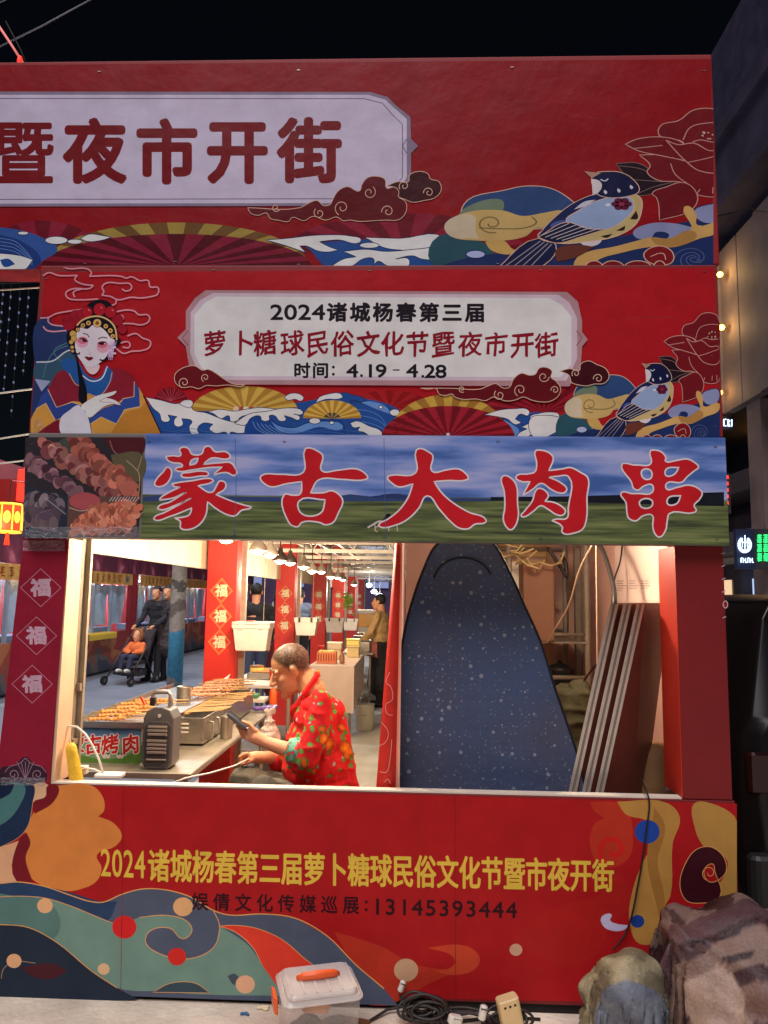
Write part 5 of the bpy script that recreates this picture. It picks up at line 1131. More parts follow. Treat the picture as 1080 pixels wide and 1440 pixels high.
# far flood lamps at the end of the row
FL = mat('flood_white', (255, 255, 255), .4, emit=(225, 238, 255), es=22)
for i, (u, v, r, Y, lb) in enumerate(((519, 823, .055, 12, 'bright round white lamp hanging far down the row'), (534, 839, .12, 16, 'largest glaring white lamp at the far end of the row'), (526, 832, .07, 15, 'white lamp between the round lamp and the largest glare'))):
    p = at(u, v, Y); t = thing('flood_lamp', lb, 'lamp', p); MB().ell(p, (r, r*.6, r*.7)).build('glow_globe', FL, t, True); MB().tube([p+Vector((0, 0, r*.7)), Vector((p.x, p.y, 2.4))], .008, 6).build('rod', STEELTUBE, t)
    l = bpy.data.lights.new('lamp_light', 'POINT'); l.energy = 25; l.color = (.85, .92, 1); l.shadow_soft_size = .1
    o = bpy.data.objects.new('lamp_light', l); COL.objects.link(o); o.location = p+Vector((0, -.25, 0)); o.parent = t; o.matrix_parent_inverse = t.matrix_world.inverted()

# ---------------------------------------------------------- opposite stalls across the lane
def opp_mats():
    m = mat('peony_fascia', (120, 40, 58), .6); t = m.node_tree; N = t.nodes; L = t.links; bs = N['Principled BSDF']
    tc = N.new('ShaderNodeTexCoord'); v = N.new('ShaderNodeTexVoronoi'); v.inputs['Scale'].default_value = 2.6; n = N.new('ShaderNodeTexNoise'); n.inputs['Scale'].default_value = 3; n.inputs['Detail'].default_value = 5
    a = N.new('ShaderNodeMix'); a.data_type = 'RGBA'; a.inputs[0].default_value = .35; L.new(tc.outputs['Object'], a.inputs[6]); L.new(n.outputs['Color'], a.inputs[7]); L.new(tc.outputs['Object'], n.inputs['Vector']); L.new(a.outputs[2], v.inputs['Vector'])
    cr = N.new('ShaderNodeValToRGB'); L.new(v.outputs['Distance'], cr.inputs[0]); e = cr.color_ramp.elements; e[0].position = .1; e[0].color = (*lin((196,110,120)), 1); e[1].position = .5; e[1].color = (*lin((96,28,52)), 1); q = e.new(.25); q.color = (*lin((140,48,70)), 1)
    L.new(cr.outputs[0], bs.inputs['Base Color']); return m
PEONY = opp_mats()
def wave_counter():
    m = mat('counter_waves', (120, 60, 50), .6); t = m.node_tree; N = t.nodes; L = t.links; bs = N['Principled BSDF']
    tc = N.new('ShaderNodeTexCoord'); n = N.new('ShaderNodeTexNoise'); n.inputs['Scale'].default_value = 1.5; n.inputs['Detail'].default_value = 1.5; L.new(tc.outputs['Object'], n.inputs['Vector'])
    sp_ = N.new('ShaderNodeSeparateXYZ'); L.new(tc.outputs['Object'], sp_.inputs[0]); md = N.new('ShaderNodeMath'); md.operation = 'MULTIPLY_ADD'; md.inputs[1].default_value = .7; L.new(sp_.outputs['Z'], md.inputs[0]); L.new(n.outputs[0], md.inputs[2])
    cr = N.new('ShaderNodeValToRGB'); cr.color_ramp.interpolation = 'CONSTANT'; L.new(md.outputs[0], cr.inputs[0]); e = cr.color_ramp.elements
    e[0].position = 0; e[0].color = (*lin((66,66,84)), 1); e[1].position = .66; e[1].color = (*lin((104,90,88)), 1)
    for p_, c in ((.74,(150,66,46)),(.86,(176,104,64)),(.95,(150,44,44))): q = e.new(p_); q.color = (*lin(c), 1)
    L.new(cr.outputs[0], bs.inputs['Base Color']); return m
WAVES = wave_counter(); DKRED = mat('post_dark_red', (140, 30, 40), .5); YEL = mat('valance_gold', (206, 150, 70), .6, ns=6, na=.25)
SHEETB = mat('clear_sheet', (176, 196, 214), .2, ns=3, na=.3, bump=.8, bs=2.5, spec=.8)
def make_opp(lbl):
    t = thing('opposite_stall', lbl, 'market stall', (0, 0, 0), 'stalls across the lane')     # front faces +x, 3 m wide
    MB().box((-.06, -1.45, .05), (0, 1.45, .8)).build('counter_wall', WAVES, t); MB().box((-.08, -1.45, 0), (-.03, 1.45, .049)).build('plinth', RUB, t)
    MB().box((-.1, -1.48, 2.0), (.02, 1.48, 2.62)).build('fascia', PEONY, t)
    MB().box((-.1, -1.48, 2.625), (.03, 1.48, 3.5)).build('upper_board', mat('opp_red', (130, 24, 28), .6, ns=3, na=.2), t)
    b = MB(); b.grid(lambda a, c: Vector((.03+.012*math.sin(a*70)*c, -1.3+2.6*a, 1.998-.24*c)), 90, 3); va = b.build('valance', YEL, t, True)
    P = Print(lambda x, y: Vector((.045, x, y)), nrm=(1, 0, 0), gain=.9); R_ = random.Random(2)
    for k in range(6):
        x = -.8+k*.27
        for j in range(4): P.stroke([(x+R_.uniform(-.08,0),1.82+j*.04),(x+R_.uniform(.03,.1),1.82+j*.04+R_.uniform(-.015,.015))], (150,60,40), .014, sm=False); P.k -= 1
        P.stroke([(x,1.80),(x+.01,1.96)], (150,60,40), .014, sm=False)
    P.oval(1.0, 1.88, .05, .07, (50,110,170))
    P.build('gold_lettering', VINYL, t)
    for y in (-1.42, 1.42):
        MB().box((-.09, y-.06, .05), (.005, y+.06, 2.0)).build('post', DKRED, t)
    for k, y in enumerate((-.85, 0, .85)):
        b = MB(); b.grid(lambda a, c: Vector((-.12+.03*math.sin(a*9+3*c+k), y-.4+.8*a, .95+.8*c)), 16, 8); b.build('plastic_sheet', SHEETB, t, True)
    for y in (-.42, .43): MB().box((-.09, y-.03, .8), (-.04, y+.03, 1.99)).build('upright', mat('upright_grey', (150, 160, 176), .5), t)
    MB().box((-.9, -1.4, .3), (-.86, 1.4, 2)).build('inner_wall', mat('inner_red', (196, 60, 66), .6, ns=2, na=.3), t)
    MB().box((-.5, -1.2, .78), (-.1, .6, .9)).build('work_bench', mat('bench_blue', (110, 130, 160), .5), t)
    return t
olab = ['dim stall across the lane at the far left edge beside the glowing lantern', 'stall across the lane with gold valance directly behind the man with the stroller', 'stall across the lane behind the blue pole', 'far stall across the lane seen just left of the first red column', 'distant stall across the lane seen between the first and second columns', 'farthest stall across the lane seen between the second and third columns']
o0 = make_opp(olab[0]); o0.location = (-6.05, 8.6, 0)
OY = [8.6, 11.7, 14.8, 17.9, 21, 24.1]
for k in range(1, 6): dup(o0, (-6.05, OY[k], 0), olab[k])
t = thing('yellow_cloth', 'yellow cloth over the counter behind the child in the stroller', 'cloth', (-5.95, 11.2, .8)); MB().grid(lambda a, c: Vector((-6.2+.3*min(1, c*1.6), 10.7+1.3*a, .812-.12*max(0, c-.62)/.38)), 6, 8).build('cloth', mat('yellow_cloth', (232, 190, 60), .6), t, True)
OLB = [(-6.35, 10.6, 1.85), (-6.35, 14.0, 1.85), (-6.35, 17.9, 1.85), (-6.35, 8.3, 1.85), (-6.35, 21.5, 1.85)]
for k, p in enumerate(OLB):
    t = thing('strip_lamp', 'white strip lamp inside the %s stall across the lane' % ['second', 'third', 'fourth', 'nearest', 'fifth'][k], 'lamp', p, 'strip lamps inside the stalls across the lane')
    MB().box((p[0]-.02, p[1]-.3, p[2]), (p[0]+.02, p[1]+.3, p[2]+.03)).build('tube', mat('strip_glow', (240,245,255), .4, emit=(214, 228, 255), es=8), t)
    MB().box((p[0]-.025, p[1]-.31, p[2]+.031), (p[0]+.025, p[1]+.31, 1.999)).build('housing', WPL, t)
    l = bpy.data.lights.new('lamp_light', 'POINT'); l.energy = 60; l.color = (.8, .9, 1); l.shadow_soft_size = .15
    o = bpy.data.objects.new('lamp_light', l); COL.objects.link(o); o.location = Vector(p)+Vector((0, 0, -.08)); o.parent = t; o.matrix_parent_inverse = t.matrix_world.inverted()

# utility pole with peeling blue paint
pq = Vector((-3.55, 8.4, 0))
def pole_mat():
    m = mat('pole_paint', (150, 142, 130), .7); t = m.node_tree; N = t.nodes; L = t.links; bs = N['Principled BSDF']
    tc = N.new('ShaderNodeTexCoord'); sp_ = N.new('ShaderNodeSeparateXYZ'); L.new(tc.outputs['Object'], sp_.inputs[0]); n = N.new('ShaderNodeTexNoise'); n.inputs['Scale'].default_value = 6; n.inputs['Detail'].default_value = 6; L.new(tc.outputs['Object'], n.inputs['Vector'])
    md = N.new('ShaderNodeMath'); md.operation = 'MULTIPLY_ADD'; md.inputs[1].default_value = .5; L.new(n.outputs[0], md.inputs[0]); L.new(sp_.outputs['Z'], md.inputs[2])
    cr = N.new('ShaderNodeValToRGB'); cr.color_ramp.interpolation = 'CONSTANT'; L.new(md.outputs[0], cr.inputs[0]); e = cr.color_ramp.elements
    mr = N.new('ShaderNodeMath'); mr.operation = 'MULTIPLY'; mr.inputs[1].default_value = .33; L.new(md.outputs[0], mr.inputs[0]); L.new(mr.outputs[0], cr.inputs[0])
    e[0].position = 0; e[0].color = (*lin((64,150,190)), 1); e[1].position = .42; e[1].color = (*lin((168,160,148)), 1)
    for p_, c in ((.15,(176,164,150)),(.17,(64,150,190)),(.5,(120,112,104)),(.56,(176,168,154)),(.62,(96,90,84)),(.66,(168,158,142))): q = e.new(p_); q.color = (*lin(c), 1)
    n2 = N.new('ShaderNodeTexNoise'); n2.inputs['Scale'].default_value = 18; L.new(tc.outputs['Object'], n2.inputs['Vector']); mx = N.new('ShaderNodeMix'); mx.data_type = 'RGBA'; mx.blend_type = 'MULTIPLY'; mx.inputs[0].default_value = .6; L.new(cr.outputs[0], mx.inputs[6]); L.new(n2.outputs[0], mx.inputs[7])
    L.new(mx.outputs[2], bs.inputs['Base Color']); return m
o = thing('utility_pole', 'round utility pole with peeling blue paint at its foot in the lane', 'pole', pq)
MB().lathe([(.118, .005), (.116, 1), (.112, 3), (.1, 6.5), (.001, 6.5)], pq, 24).build('shaft', pole_mat(), o, True)
for dy in (-1, 1):  # added lamps above the view, put in to brighten the lane
    MB().tube([pq+Vector((0, dy*.1, 4.6)), pq+Vector((-.2, dy*.8, 4.9)), pq+Vector((-.3, dy*1.5, 4.9))], .03, 8).build('added_lamp_arm', STEELTUBE, o, True)
    MB().rbox(pq+Vector((-.45, dy*1.6-.12, 4.84)), pq+Vector((-.15, dy*1.6+.12, 4.9)), .03).build('added_lamp_head', BLACKP, o); MB().box(pq+Vector((-.4, dy*1.6-.08, 4.83)), pq+Vector((-.2, dy*1.6+.08, 4.839))).build('added_lamp_lens', FL, o)
    l = bpy.data.lights.new('lamp_light', 'POINT'); l.energy = 240; l.color = (.74, .86, 1); l.shadow_soft_size = .15
    q = bpy.data.objects.new('lamp_light', l); COL.objects.link(q); q.location = pq+Vector((-.3, dy*1.6, 4.7)); q.parent = o; q.matrix_parent_inverse = o.matrix_world.inverted()

# ---------------------------------------------------------- people
SKIN = mat('skin', (226, 160, 118), .5, ns=25, na=.06, bump=.08, bs=120, spec=.4); SKINR = SKIN
HAIR = mat('hair_black', (30, 24, 24), .6, ns=60, na=.3, bump=.4, bs=90)
def head_parts(b, o, M3, s=1.0, fingers=True):
    def T(p): return o + (M3 @ Vector(p))*s
    def E(c, r): b.ell(T(c), tuple(x*s for x in r), M3, 18, 12)
    def K(p, q, r1, r2): b.cap(T(p), T(q), r1*s, r2*s)
    E((.012, 0, .035), (.098, .077, .088)); E((-.035, 0, -.04), (.062, .062, .078)); E((-.07, 0, -.108), (.028, .03, .024)); E((-.03, 0, -.09), (.055, .055, .035))
    K((-.094, 0, .006), (-.116, 0, -.032), .01, .014); E((-.108, .012, -.037), (.012, .01, .009)); E((-.108, -.012, -.037), (.012, .01, .009))
    for y in (-1, 1):
        K((-.083, y*.014, .02), (-.074, y*.05, .018), .0105, .009); E((-.06, y*.043, -.028), (.022, .018, .022)); E((-.084, y*.032, -.003), (.011, .015, .009))
        E((.008, y*.078, -.01), (.02, .008, .03)); E((.002, y*.082, .004), (.014, .006, .016)); E((-.04, y*.045, -.06), (.04, .016, .04))
    E((-.098, 0, -.064), (.012, .022, .006)); E((-.096, 0, -.074), (.012, .02, .007))
def hair_cap(o, M3, s, m, parent, name='hair', low=-.03, front=.055, off=.006, long=0):
    b = MB(); seg, rings = 64, 48; R = []
    for i in range(rings+1):
        t = PI*i/rings; R.append([Vector((.012+(.098+off)*math.sin(t)*math.cos(2*PI*k/seg), (.077+off)*math.sin(t)*math.sin(2*PI*k/seg), .035+(.088+off)*math.cos(t))) for k in range(seg)])
    vs = [p for g in R for p in g]; keep = []
    for i in range(rings):
        for k in range(seg):
            f = (i*seg+k, i*seg+(k+1) % seg, (i+1)*seg+(k+1) % seg, (i+1)*seg+k); c = sum((vs[j] for j in f), Vector())/4
            lim = front if c.x < -.045 else (low+(front-low)*max(0, (-c.x+.0)/.045) if c.x < 0 else low-.03*min(1, c.x/.06)-long*(c.x > .02))
            if c.z > lim: keep.append(f)
    b.add([o+(M3 @ p)*s for p in vs], keep); ob = b.build(name, m, parent, True)
    sd_ = ob.modifiers.new('solid', 'SOLIDIFY'); sd_.thickness = .008*s; sd_.offset = -1
    return ob

def floral():
    m = mat('floral_cotton', (206, 36, 40), .75, spec=.2, bump=.25, bs=22); t = m.node_tree; N = t.nodes; L = t.links; bs = N['Principled BSDF']
    tc = N.new('ShaderNodeTexCoord'); n = N.new('ShaderNodeTexNoise'); n.inputs['Scale'].default_value = 14; n.inputs['Detail'].default_value = 3; L.new(tc.outputs['Object'], n.inputs['Vector'])
    w = N.new('ShaderNodeVectorMath'); w.operation = 'MULTIPLY_ADD'; w.inputs[1].default_value = (.05, .05, .05); L.new(n.outputs['Color'], w.inputs[0]); L.new(tc.outputs['Object'], w.inputs[2])
    cur = None
    def layer(sc, off, thr, stops, cut):
        nonlocal cur
        a = N.new('ShaderNodeVectorMath'); a.inputs[1].default_value = off; L.new(w.outputs[0], a.inputs[0]); v = N.new('ShaderNodeTexVoronoi'); v.inputs['Scale'].default_value = sc; v.inputs['Randomness'].default_value = .8; L.new(a.outputs[0], v.inputs['Vector'])
        s = N.new('ShaderNodeSeparateColor'); L.new(v.outputs['Color'], s.inputs[0]); g = N.new('ShaderNodeMath'); g.operation = 'GREATER_THAN'; g.inputs[1].default_value = thr; L.new(s.outputs[0], g.inputs[0])
        cr = N.new('ShaderNodeValToRGB'); L.new(v.outputs['Distance'], cr.inputs[0]); e = cr.color_ramp.elements; e[0].position = 0; e[0].color = (*lin(stops[0][1]), 1); e[1].position = stops[1][0]; e[1].color = (*lin(stops[1][1]), 1)
        for p_, c in stops[2:]: q = e.new(p_); q.color = (*lin(c), 1)
        lt = N.new('ShaderNodeMath'); lt.operation = 'LESS_THAN'; lt.inputs[1].default_value = cut; L.new(v.outputs['Distance'], lt.inputs[0]); an = N.new('ShaderNodeMath'); an.operation = 'MULTIPLY'; L.new(g.outputs[0], an.inputs[0]); L.new(lt.outputs[0], an.inputs[1])
        mx = N.new('ShaderNodeMix'); mx.data_type = 'RGBA'; L.new(an.outputs[0], mx.inputs[0]); L.new(cr.outputs[0], mx.inputs[7])
        if cur is None: mx.inputs[6].default_value = (*lin((206, 34, 38)), 1)
        else: L.new(cur, mx.inputs[6])
        cur = mx.outputs[2]
    layer(40, (.5,.2,.1), .5, [(0,(224,120,60)),(.25,(180,60,50))], .24)
    layer(24, (.3,.1,.7), .36, [(0,(40,110,50)),(.3,(60,140,60)),(.2,(120,160,70))], .33)
    layer(30, (.9,.4,.2), .66, [(0,(226,214,170)),(.25,(70,130,150))], .25)
    layer(13, (.15,.55,.35), .42, [(0,(244,200,60)),(.34,(226,96,30)),(.16,(246,150,40)),(.4,(60,110,40))], .42)
    L.new(cur, bs.inputs['Base Color']); return m
FLORAL = floral()
FLORAL_B = None
YM = .62
man = thing('person', 'man in a red floral shirt sitting at the steel table looking at his phone', 'person', Vector((-.42, YM, .006)))
HO = at(409, 940, .62); HM = Matrix.Rotation(math.radians(13), 3, 'Z') @ Matrix.Rotation(math.radians(-25), 3, 'Y')
b = MB(); head_parts(b, HO, HM, .94)
b.cap(HO+(HM @ Vector((.035, 0, -.05))), at(440, 972, .62), .054, .064)
b.ell(at(448, 1010, .62), (.07, .13, .1)); b.ell(at(450, 1060, .62), (.09, .12, .15)); b.ell(at(455, 1120, .62), (.11, .14, .12))
A = lambda u, v, Y: at(u, v, Y)
# near arm, hand and fingers round the phone
b.cap(A(453,996,.48), A(432,1064,.415), .034, .036); b.cap(A(432,1064,.41), A(374,1044,.43), .04, .027)
b.cap(A(374,1044,.43), A(360,1037,.436), .026, .03); b.ell(A(357,1034,.437), (.034, .02, .028)); b.cap(A(358,1030,.437), A(349,1028,.437), .02, .017); b.cap(A(360,1040,.437), A(350,1038,.437), .018, .015)
for i in range(4):
    k = A(350-.6*i, 1026.5+4.0*i, .437+.006*i); mid = A(337.5+1.2*i, 1026+3.4*i, .448+.006*i); tip = A(333+2.2*i, 1019.5+3.6*i, .468+.004*i)
    b.cap(k, mid, .0094, .0086, 10); b.cap(mid, tip, .0084, .007, 10)
b.cap(A(359,1028,.425), A(350,1018.5,.422), .0115, .0095, 10); b.cap(A(350,1018.5,.422), A(341,1014.5,.424), .0092, .0075, 10)
# far arm, loose fist on the knee holding a stick
b.cap(A(440,992,.77), A(412,1066,.80), .034, .036); b.cap(A(412,1066,.80), A(372,1065,.70), .04, .028); b.cap(A(372,1065,.70), A(360,1065,.685), .027, .03); b.ell(A(355,1065,.68), (.034, .03, .026))
for i in range(4):
    k = A(345.5-.4*i, 1060+2.6*i, .655+.012*i); mid = A(337.5-.2*i, 1064+2.4*i, .648+.012*i); tip = A(340+.4*i, 1072.5+1.6*i, .652+.012*i)
    b.cap(A(353,1062+2*i,.672), k, .0115, .0105, 10); b.cap(k, mid, .0102, .0092, 10); b.cap(mid, tip, .009, .0078, 10)
b.cap(A(354,1069,.655), A(345,1074,.645), .012, .0095, 10); b.cap(A(345,1074,.645), A(338,1074,.645), .0092, .0078, 10)
# legs under the trousers and feet
LEG = [((450,1138,.54),(372,1116,.46),(385,1232,.5)), ((450,1138,.72),(345,1100,.66),(352,1210,.70))]
for h, k, f in LEG:
    F_ = A(*f); F_.z = .09; b.cap(A(*h), A(*k), .07, .055); b.cap(A(*k), F_, .05, .036); b.cap(F_+Vector((.03, 0, -.03)), F_+Vector((-.13, -.01, -.055)), .035, .026)
def buzz_skin():
    m = SKIN.copy(); m.name = 'skin_buzz_cut'; t = m.node_tree; N = t.nodes; L = t.links; bs = N['Principled BSDF']; src = bs.inputs['Base Color'].links[0].from_socket
    def V(op, a, b_): n = N.new('ShaderNodeVectorMath'); n.operation = op; (L.new(a, n.inputs[0]) if not isinstance(a, tuple) else None); n.inputs[1].default_value = b_; return n
    def Mt(op, a, b_=None, c_=None):
        n = N.new('ShaderNodeMath'); n.operation = op
        for i, q in enumerate((a, b_, c_)):
            if q is None: continue
            if isinstance(q, (int, float)): n.inputs[i].default_value = q
            else: L.new(q, n.inputs[i])
        return n.outputs[0]
    def MR(a, x0, x1, y0, y1): n = N.new('ShaderNodeMapRange'); L.new(a, n.inputs[0]); n.inputs[1].default_value = x0; n.inputs[2].default_value = x1; n.inputs[3].default_value = y0; n.inputs[4].default_value = y1; return n.outputs[0]
    tc = N.new('ShaderNodeTexCoord'); mw = man.location
    d = V('SUBTRACT', tc.outputs['Object'], tuple(HO)); ax = [V('DOT_PRODUCT', d.outputs[0], tuple(HM.col[i])).outputs['Value'] for i in range(3)]
    nz = N.new('ShaderNodeTexNoise'); nz.inputs['Scale'].default_value = 130; nz.inputs['Detail'].default_value = 4; L.new(tc.outputs['Object'], nz.inputs['Vector'])
    lim = Mt('ADD', MR(ax[0], -.062, -.012, .072, .004), MR(ax[0], -.005, .05, 0, -.045))
    z = Mt('ADD', Mt('SUBTRACT', ax[2], lim), MR(nz.outputs[0], .3, .7, -.012, .012))
    k = MR(z, -.012, .016, 0, 1); ear = MR(Mt('ABSOLUTE', ax[1]), .077, .081, 1, 0); top_ = MR(ax[2], -.2, -.15, 0, 1); far_ = MR(Mt('ABSOLUTE', ax[2]), .15, .17, 1, 0)
    k = Mt('MULTIPLY', Mt('MULTIPLY', k, ear), far_)
    hc = N.new('ShaderNodeValToRGB'); L.new(nz.outputs[0], hc.inputs[0]); e = hc.color_ramp.elements; e[0].position = .35; e[0].color = (*lin((34, 26, 24)), 1); e[1].position = .68; e[1].color = (*lin((112, 82, 62)), 1)
    mx = N.new('ShaderNodeMix'); mx.data_type = 'RGBA'; L.new(k, mx.inputs[0]); L.new(src, mx.inputs[6]); L.new(hc.outputs[0], mx.inputs[7]); L.new(mx.outputs[2], bs.inputs['Base Color'])
    return m
body_ = remesh(b, 'body', buzz_skin(), man, .004, 5, .5)
b = MB()
for y in (-1, 1): b.tube([HO+(HM @ Vector(q))*.94 for q in ((-.0895, y*.017, .021), (-.0865, y*.033, .0275), (-.0755, y*.05, .0245))], [.002, .003, .0014], 6)
b.build('eyebrows', HAIR, man, True)
b = MB()
for y in (-1, 1): b.tube([HO+(HM @ Vector(q))*.94 for q in ((-.0935, y*.02, -.007), (-.0935, y*.032, -.010), (-.085, y*.045, -.007))], [.0014, .0024, .0012], 6)
b.build('eyelids', HAIR, man, True)
MB().tube([HO+(HM @ Vector(q))*.94 for q in ((-.092, -.024, -.068), (-.1075, -.008, -.069), (-.1075, .008, -.069), (-.092, .024, -.068))], .0022, 6).build('mouth_line', mat('lip_dark', (130, 66, 54), .5), man, True)
b = MB()
b.ell(A(448,990,.62), (.085, .16, .05)); b.ell(A(446,1010,.62), (.105, .175, .095)); b.ell(A(443,1040,.62), (.135, .178, .12)); b.ell(A(444,1075,.62), (.158, .185, .13)); b.ell(A(447,1115,.62), (.172, .2, .11)); b.ell(A(450,1140,.62), (.175, .205, .1))
b.cap(A(468,1000,.62), A(484,1120,.62), .06, .075)
for sgn, pts_ in ((0, ((452,986,.47),(444,1030,.42),(430,1066,.40),(414,1059,.415))), (1, ((440,986,.78),(424,1040,.82),(410,1068,.8),(392,1070,.75)))):
    rr = (.052, .058, .06, .052); 
    for i in range(3): b.cap(A(*pts_[i]), A(*pts_[i+1]), rr[i], rr[i+1])
b.cap(A(430,1072,.40), A(418,1078,.41), .05, .035)
for i in range(14):
    a0 = i*2*PI/14; a1 = a0+2*PI/14; c_ = A(431, 971, .62); f_ = lambda q: c_+Vector((.058*math.cos(q)-.004, .068*math.sin(q), .088*math.cos(q)-.006*abs(math.sin(q)))); b.cap(f_(a0), f_(a1), .0105, .0105, 8); b.cap(f_(a0)+Vector((0, 0, -.014)), f_(a1)+Vector((0, 0, -.014)), .012, .012, 8)
Rn = random.Random(4)
remesh(b, 'shirt', FLORAL, man, .0055, 5, .5, fold=.008, fs=13)
CUFF = mat('cuff_print', (110, 176, 150), .75); _t = CUFF.node_tree; _n = _t.nodes.new('ShaderNodeTexNoise'); _n.inputs['Scale'].default_value = 26; _c = _t.nodes.new('ShaderNodeValToRGB'); _q = _t.nodes.new('ShaderNodeTexCoord')
_t.links.new(_q.outputs['Object'], _n.inputs['Vector']); _t.links.new(_n.outputs[0], _c.inputs[0]); _t.links.new(_c.outputs[0], _t.nodes['Principled BSDF'].inputs['Base Color']); _c.color_ramp.interpolation = 'CONSTANT'
_e = _c.color_ramp.elements; _e[0].position = 0; _e[0].color = (*lin((206, 50, 60)), 1); _e[1].position = .66; _e[1].color = (*lin((214, 190, 150)), 1)
for _p2, _cc in ((.42, (60, 130, 84)), (.47, (104, 178, 160)), (.56, (150, 190, 110)), (.6, (210, 70, 84))): _w = _c.color_ramp.elements.new(_p2); _w.color = (*lin(_cc), 1)
b = MB(); c1, c2 = A(425,1058,.405), A(407,1056,.417); dv = (c2-c1)
b.tube([c1, c1+dv*.3, c1+dv*.8, c2], [.058, .063, .06, .056], 18); b.tube([c1+dv*.2+Vector((0, 0, -.012)), c2+Vector((.005, 0, -.02))], [.06, .052], 16)
remesh(b, 'cuff', CUFF, man, .006, 3)
b = MB()
for i in range(4): b.ell(A(395-i*1.5, 988+i*27, .50+.004*i) if i else A(409, 978, .53), (.006, .006, .006))
b = MB()
for h, k, f in LEG:
    F_ = A(*f); F_.z = .1; b.cap(A(*h), A(*k), .098, .076); b.cap(A(*k), F_, .072, .055)
b.ell(A(452,1135,.62), (.15, .18, .11))
remesh(b, 'trousers', mat('trousers_olive', (92, 86, 72), .8, ns=8, na=.15, bump=.5, bs=14), man, .007, 4, fold=.01, fs=14)
for h, k, f in LEG:
    F_ = A(*f); b = MB(); b.cap((F_.x+.04, F_.y, .052), (F_.x-.14, F_.y-.01, .048), .044, .036); remesh(b, 'shoe', RUB, man, .006, 3)
t = thing('phone', 'dark smartphone held up in the seller\'s hand', 'phone', A(336, 1016, .44))
M3 = Matrix.Rotation(math.radians(36), 3, 'Y'); pc = A(334.5, 1014.5, .447)
MB().rbox(pc-Vector((.062, .034, .0045)), pc+Vector((.062, .034, .0045)), .012, rot=M3).build('phone_body', mat('phone_dark', (60, 48, 44), .3), t)
n_ = M3 @ Vector((0, 0, 1)); MB().rbox(pc+n_*.0052-Vector((.058, .031, .0004)), pc+n_*.0052+Vector((.058, .031, .0004)), .008, rot=M3).build('screen', mat('screen', (30, 30, 36), .15, emit=(150, 170, 210), es=.06), t)
o = MB().tube([A(350,1067,.645), A(330,1077,.60), A(296,1087,.5), A(262,1094,.45), A(240,1102,.42)], .0042, 8).build('white_rod', WPL, None, True); tag(o, 'thin white bent rod in the seller\'s far hand', 'rod')
t = thing('stool', 'low stool with four legs under the seller', 'stool', (-.4, .62, 0)); q = A(455, 1140, .62)
MB().lathe([(.15, .405), (.155, .415), (.15, .43), (.001, .432)], (q.x, q.y, 0), 20).build('seat', mat('stool_blue', (60, 70, 90), .5), t, True)
for sx in (-1, 1):
    for sy in (-1, 1): MB().tube([(q.x+sx*.1, q.y+sy*.1, .404), (q.x+sx*.14, q.y+sy*.14, .006)], .013, 8).build('leg', STEELTUBE, t, True)

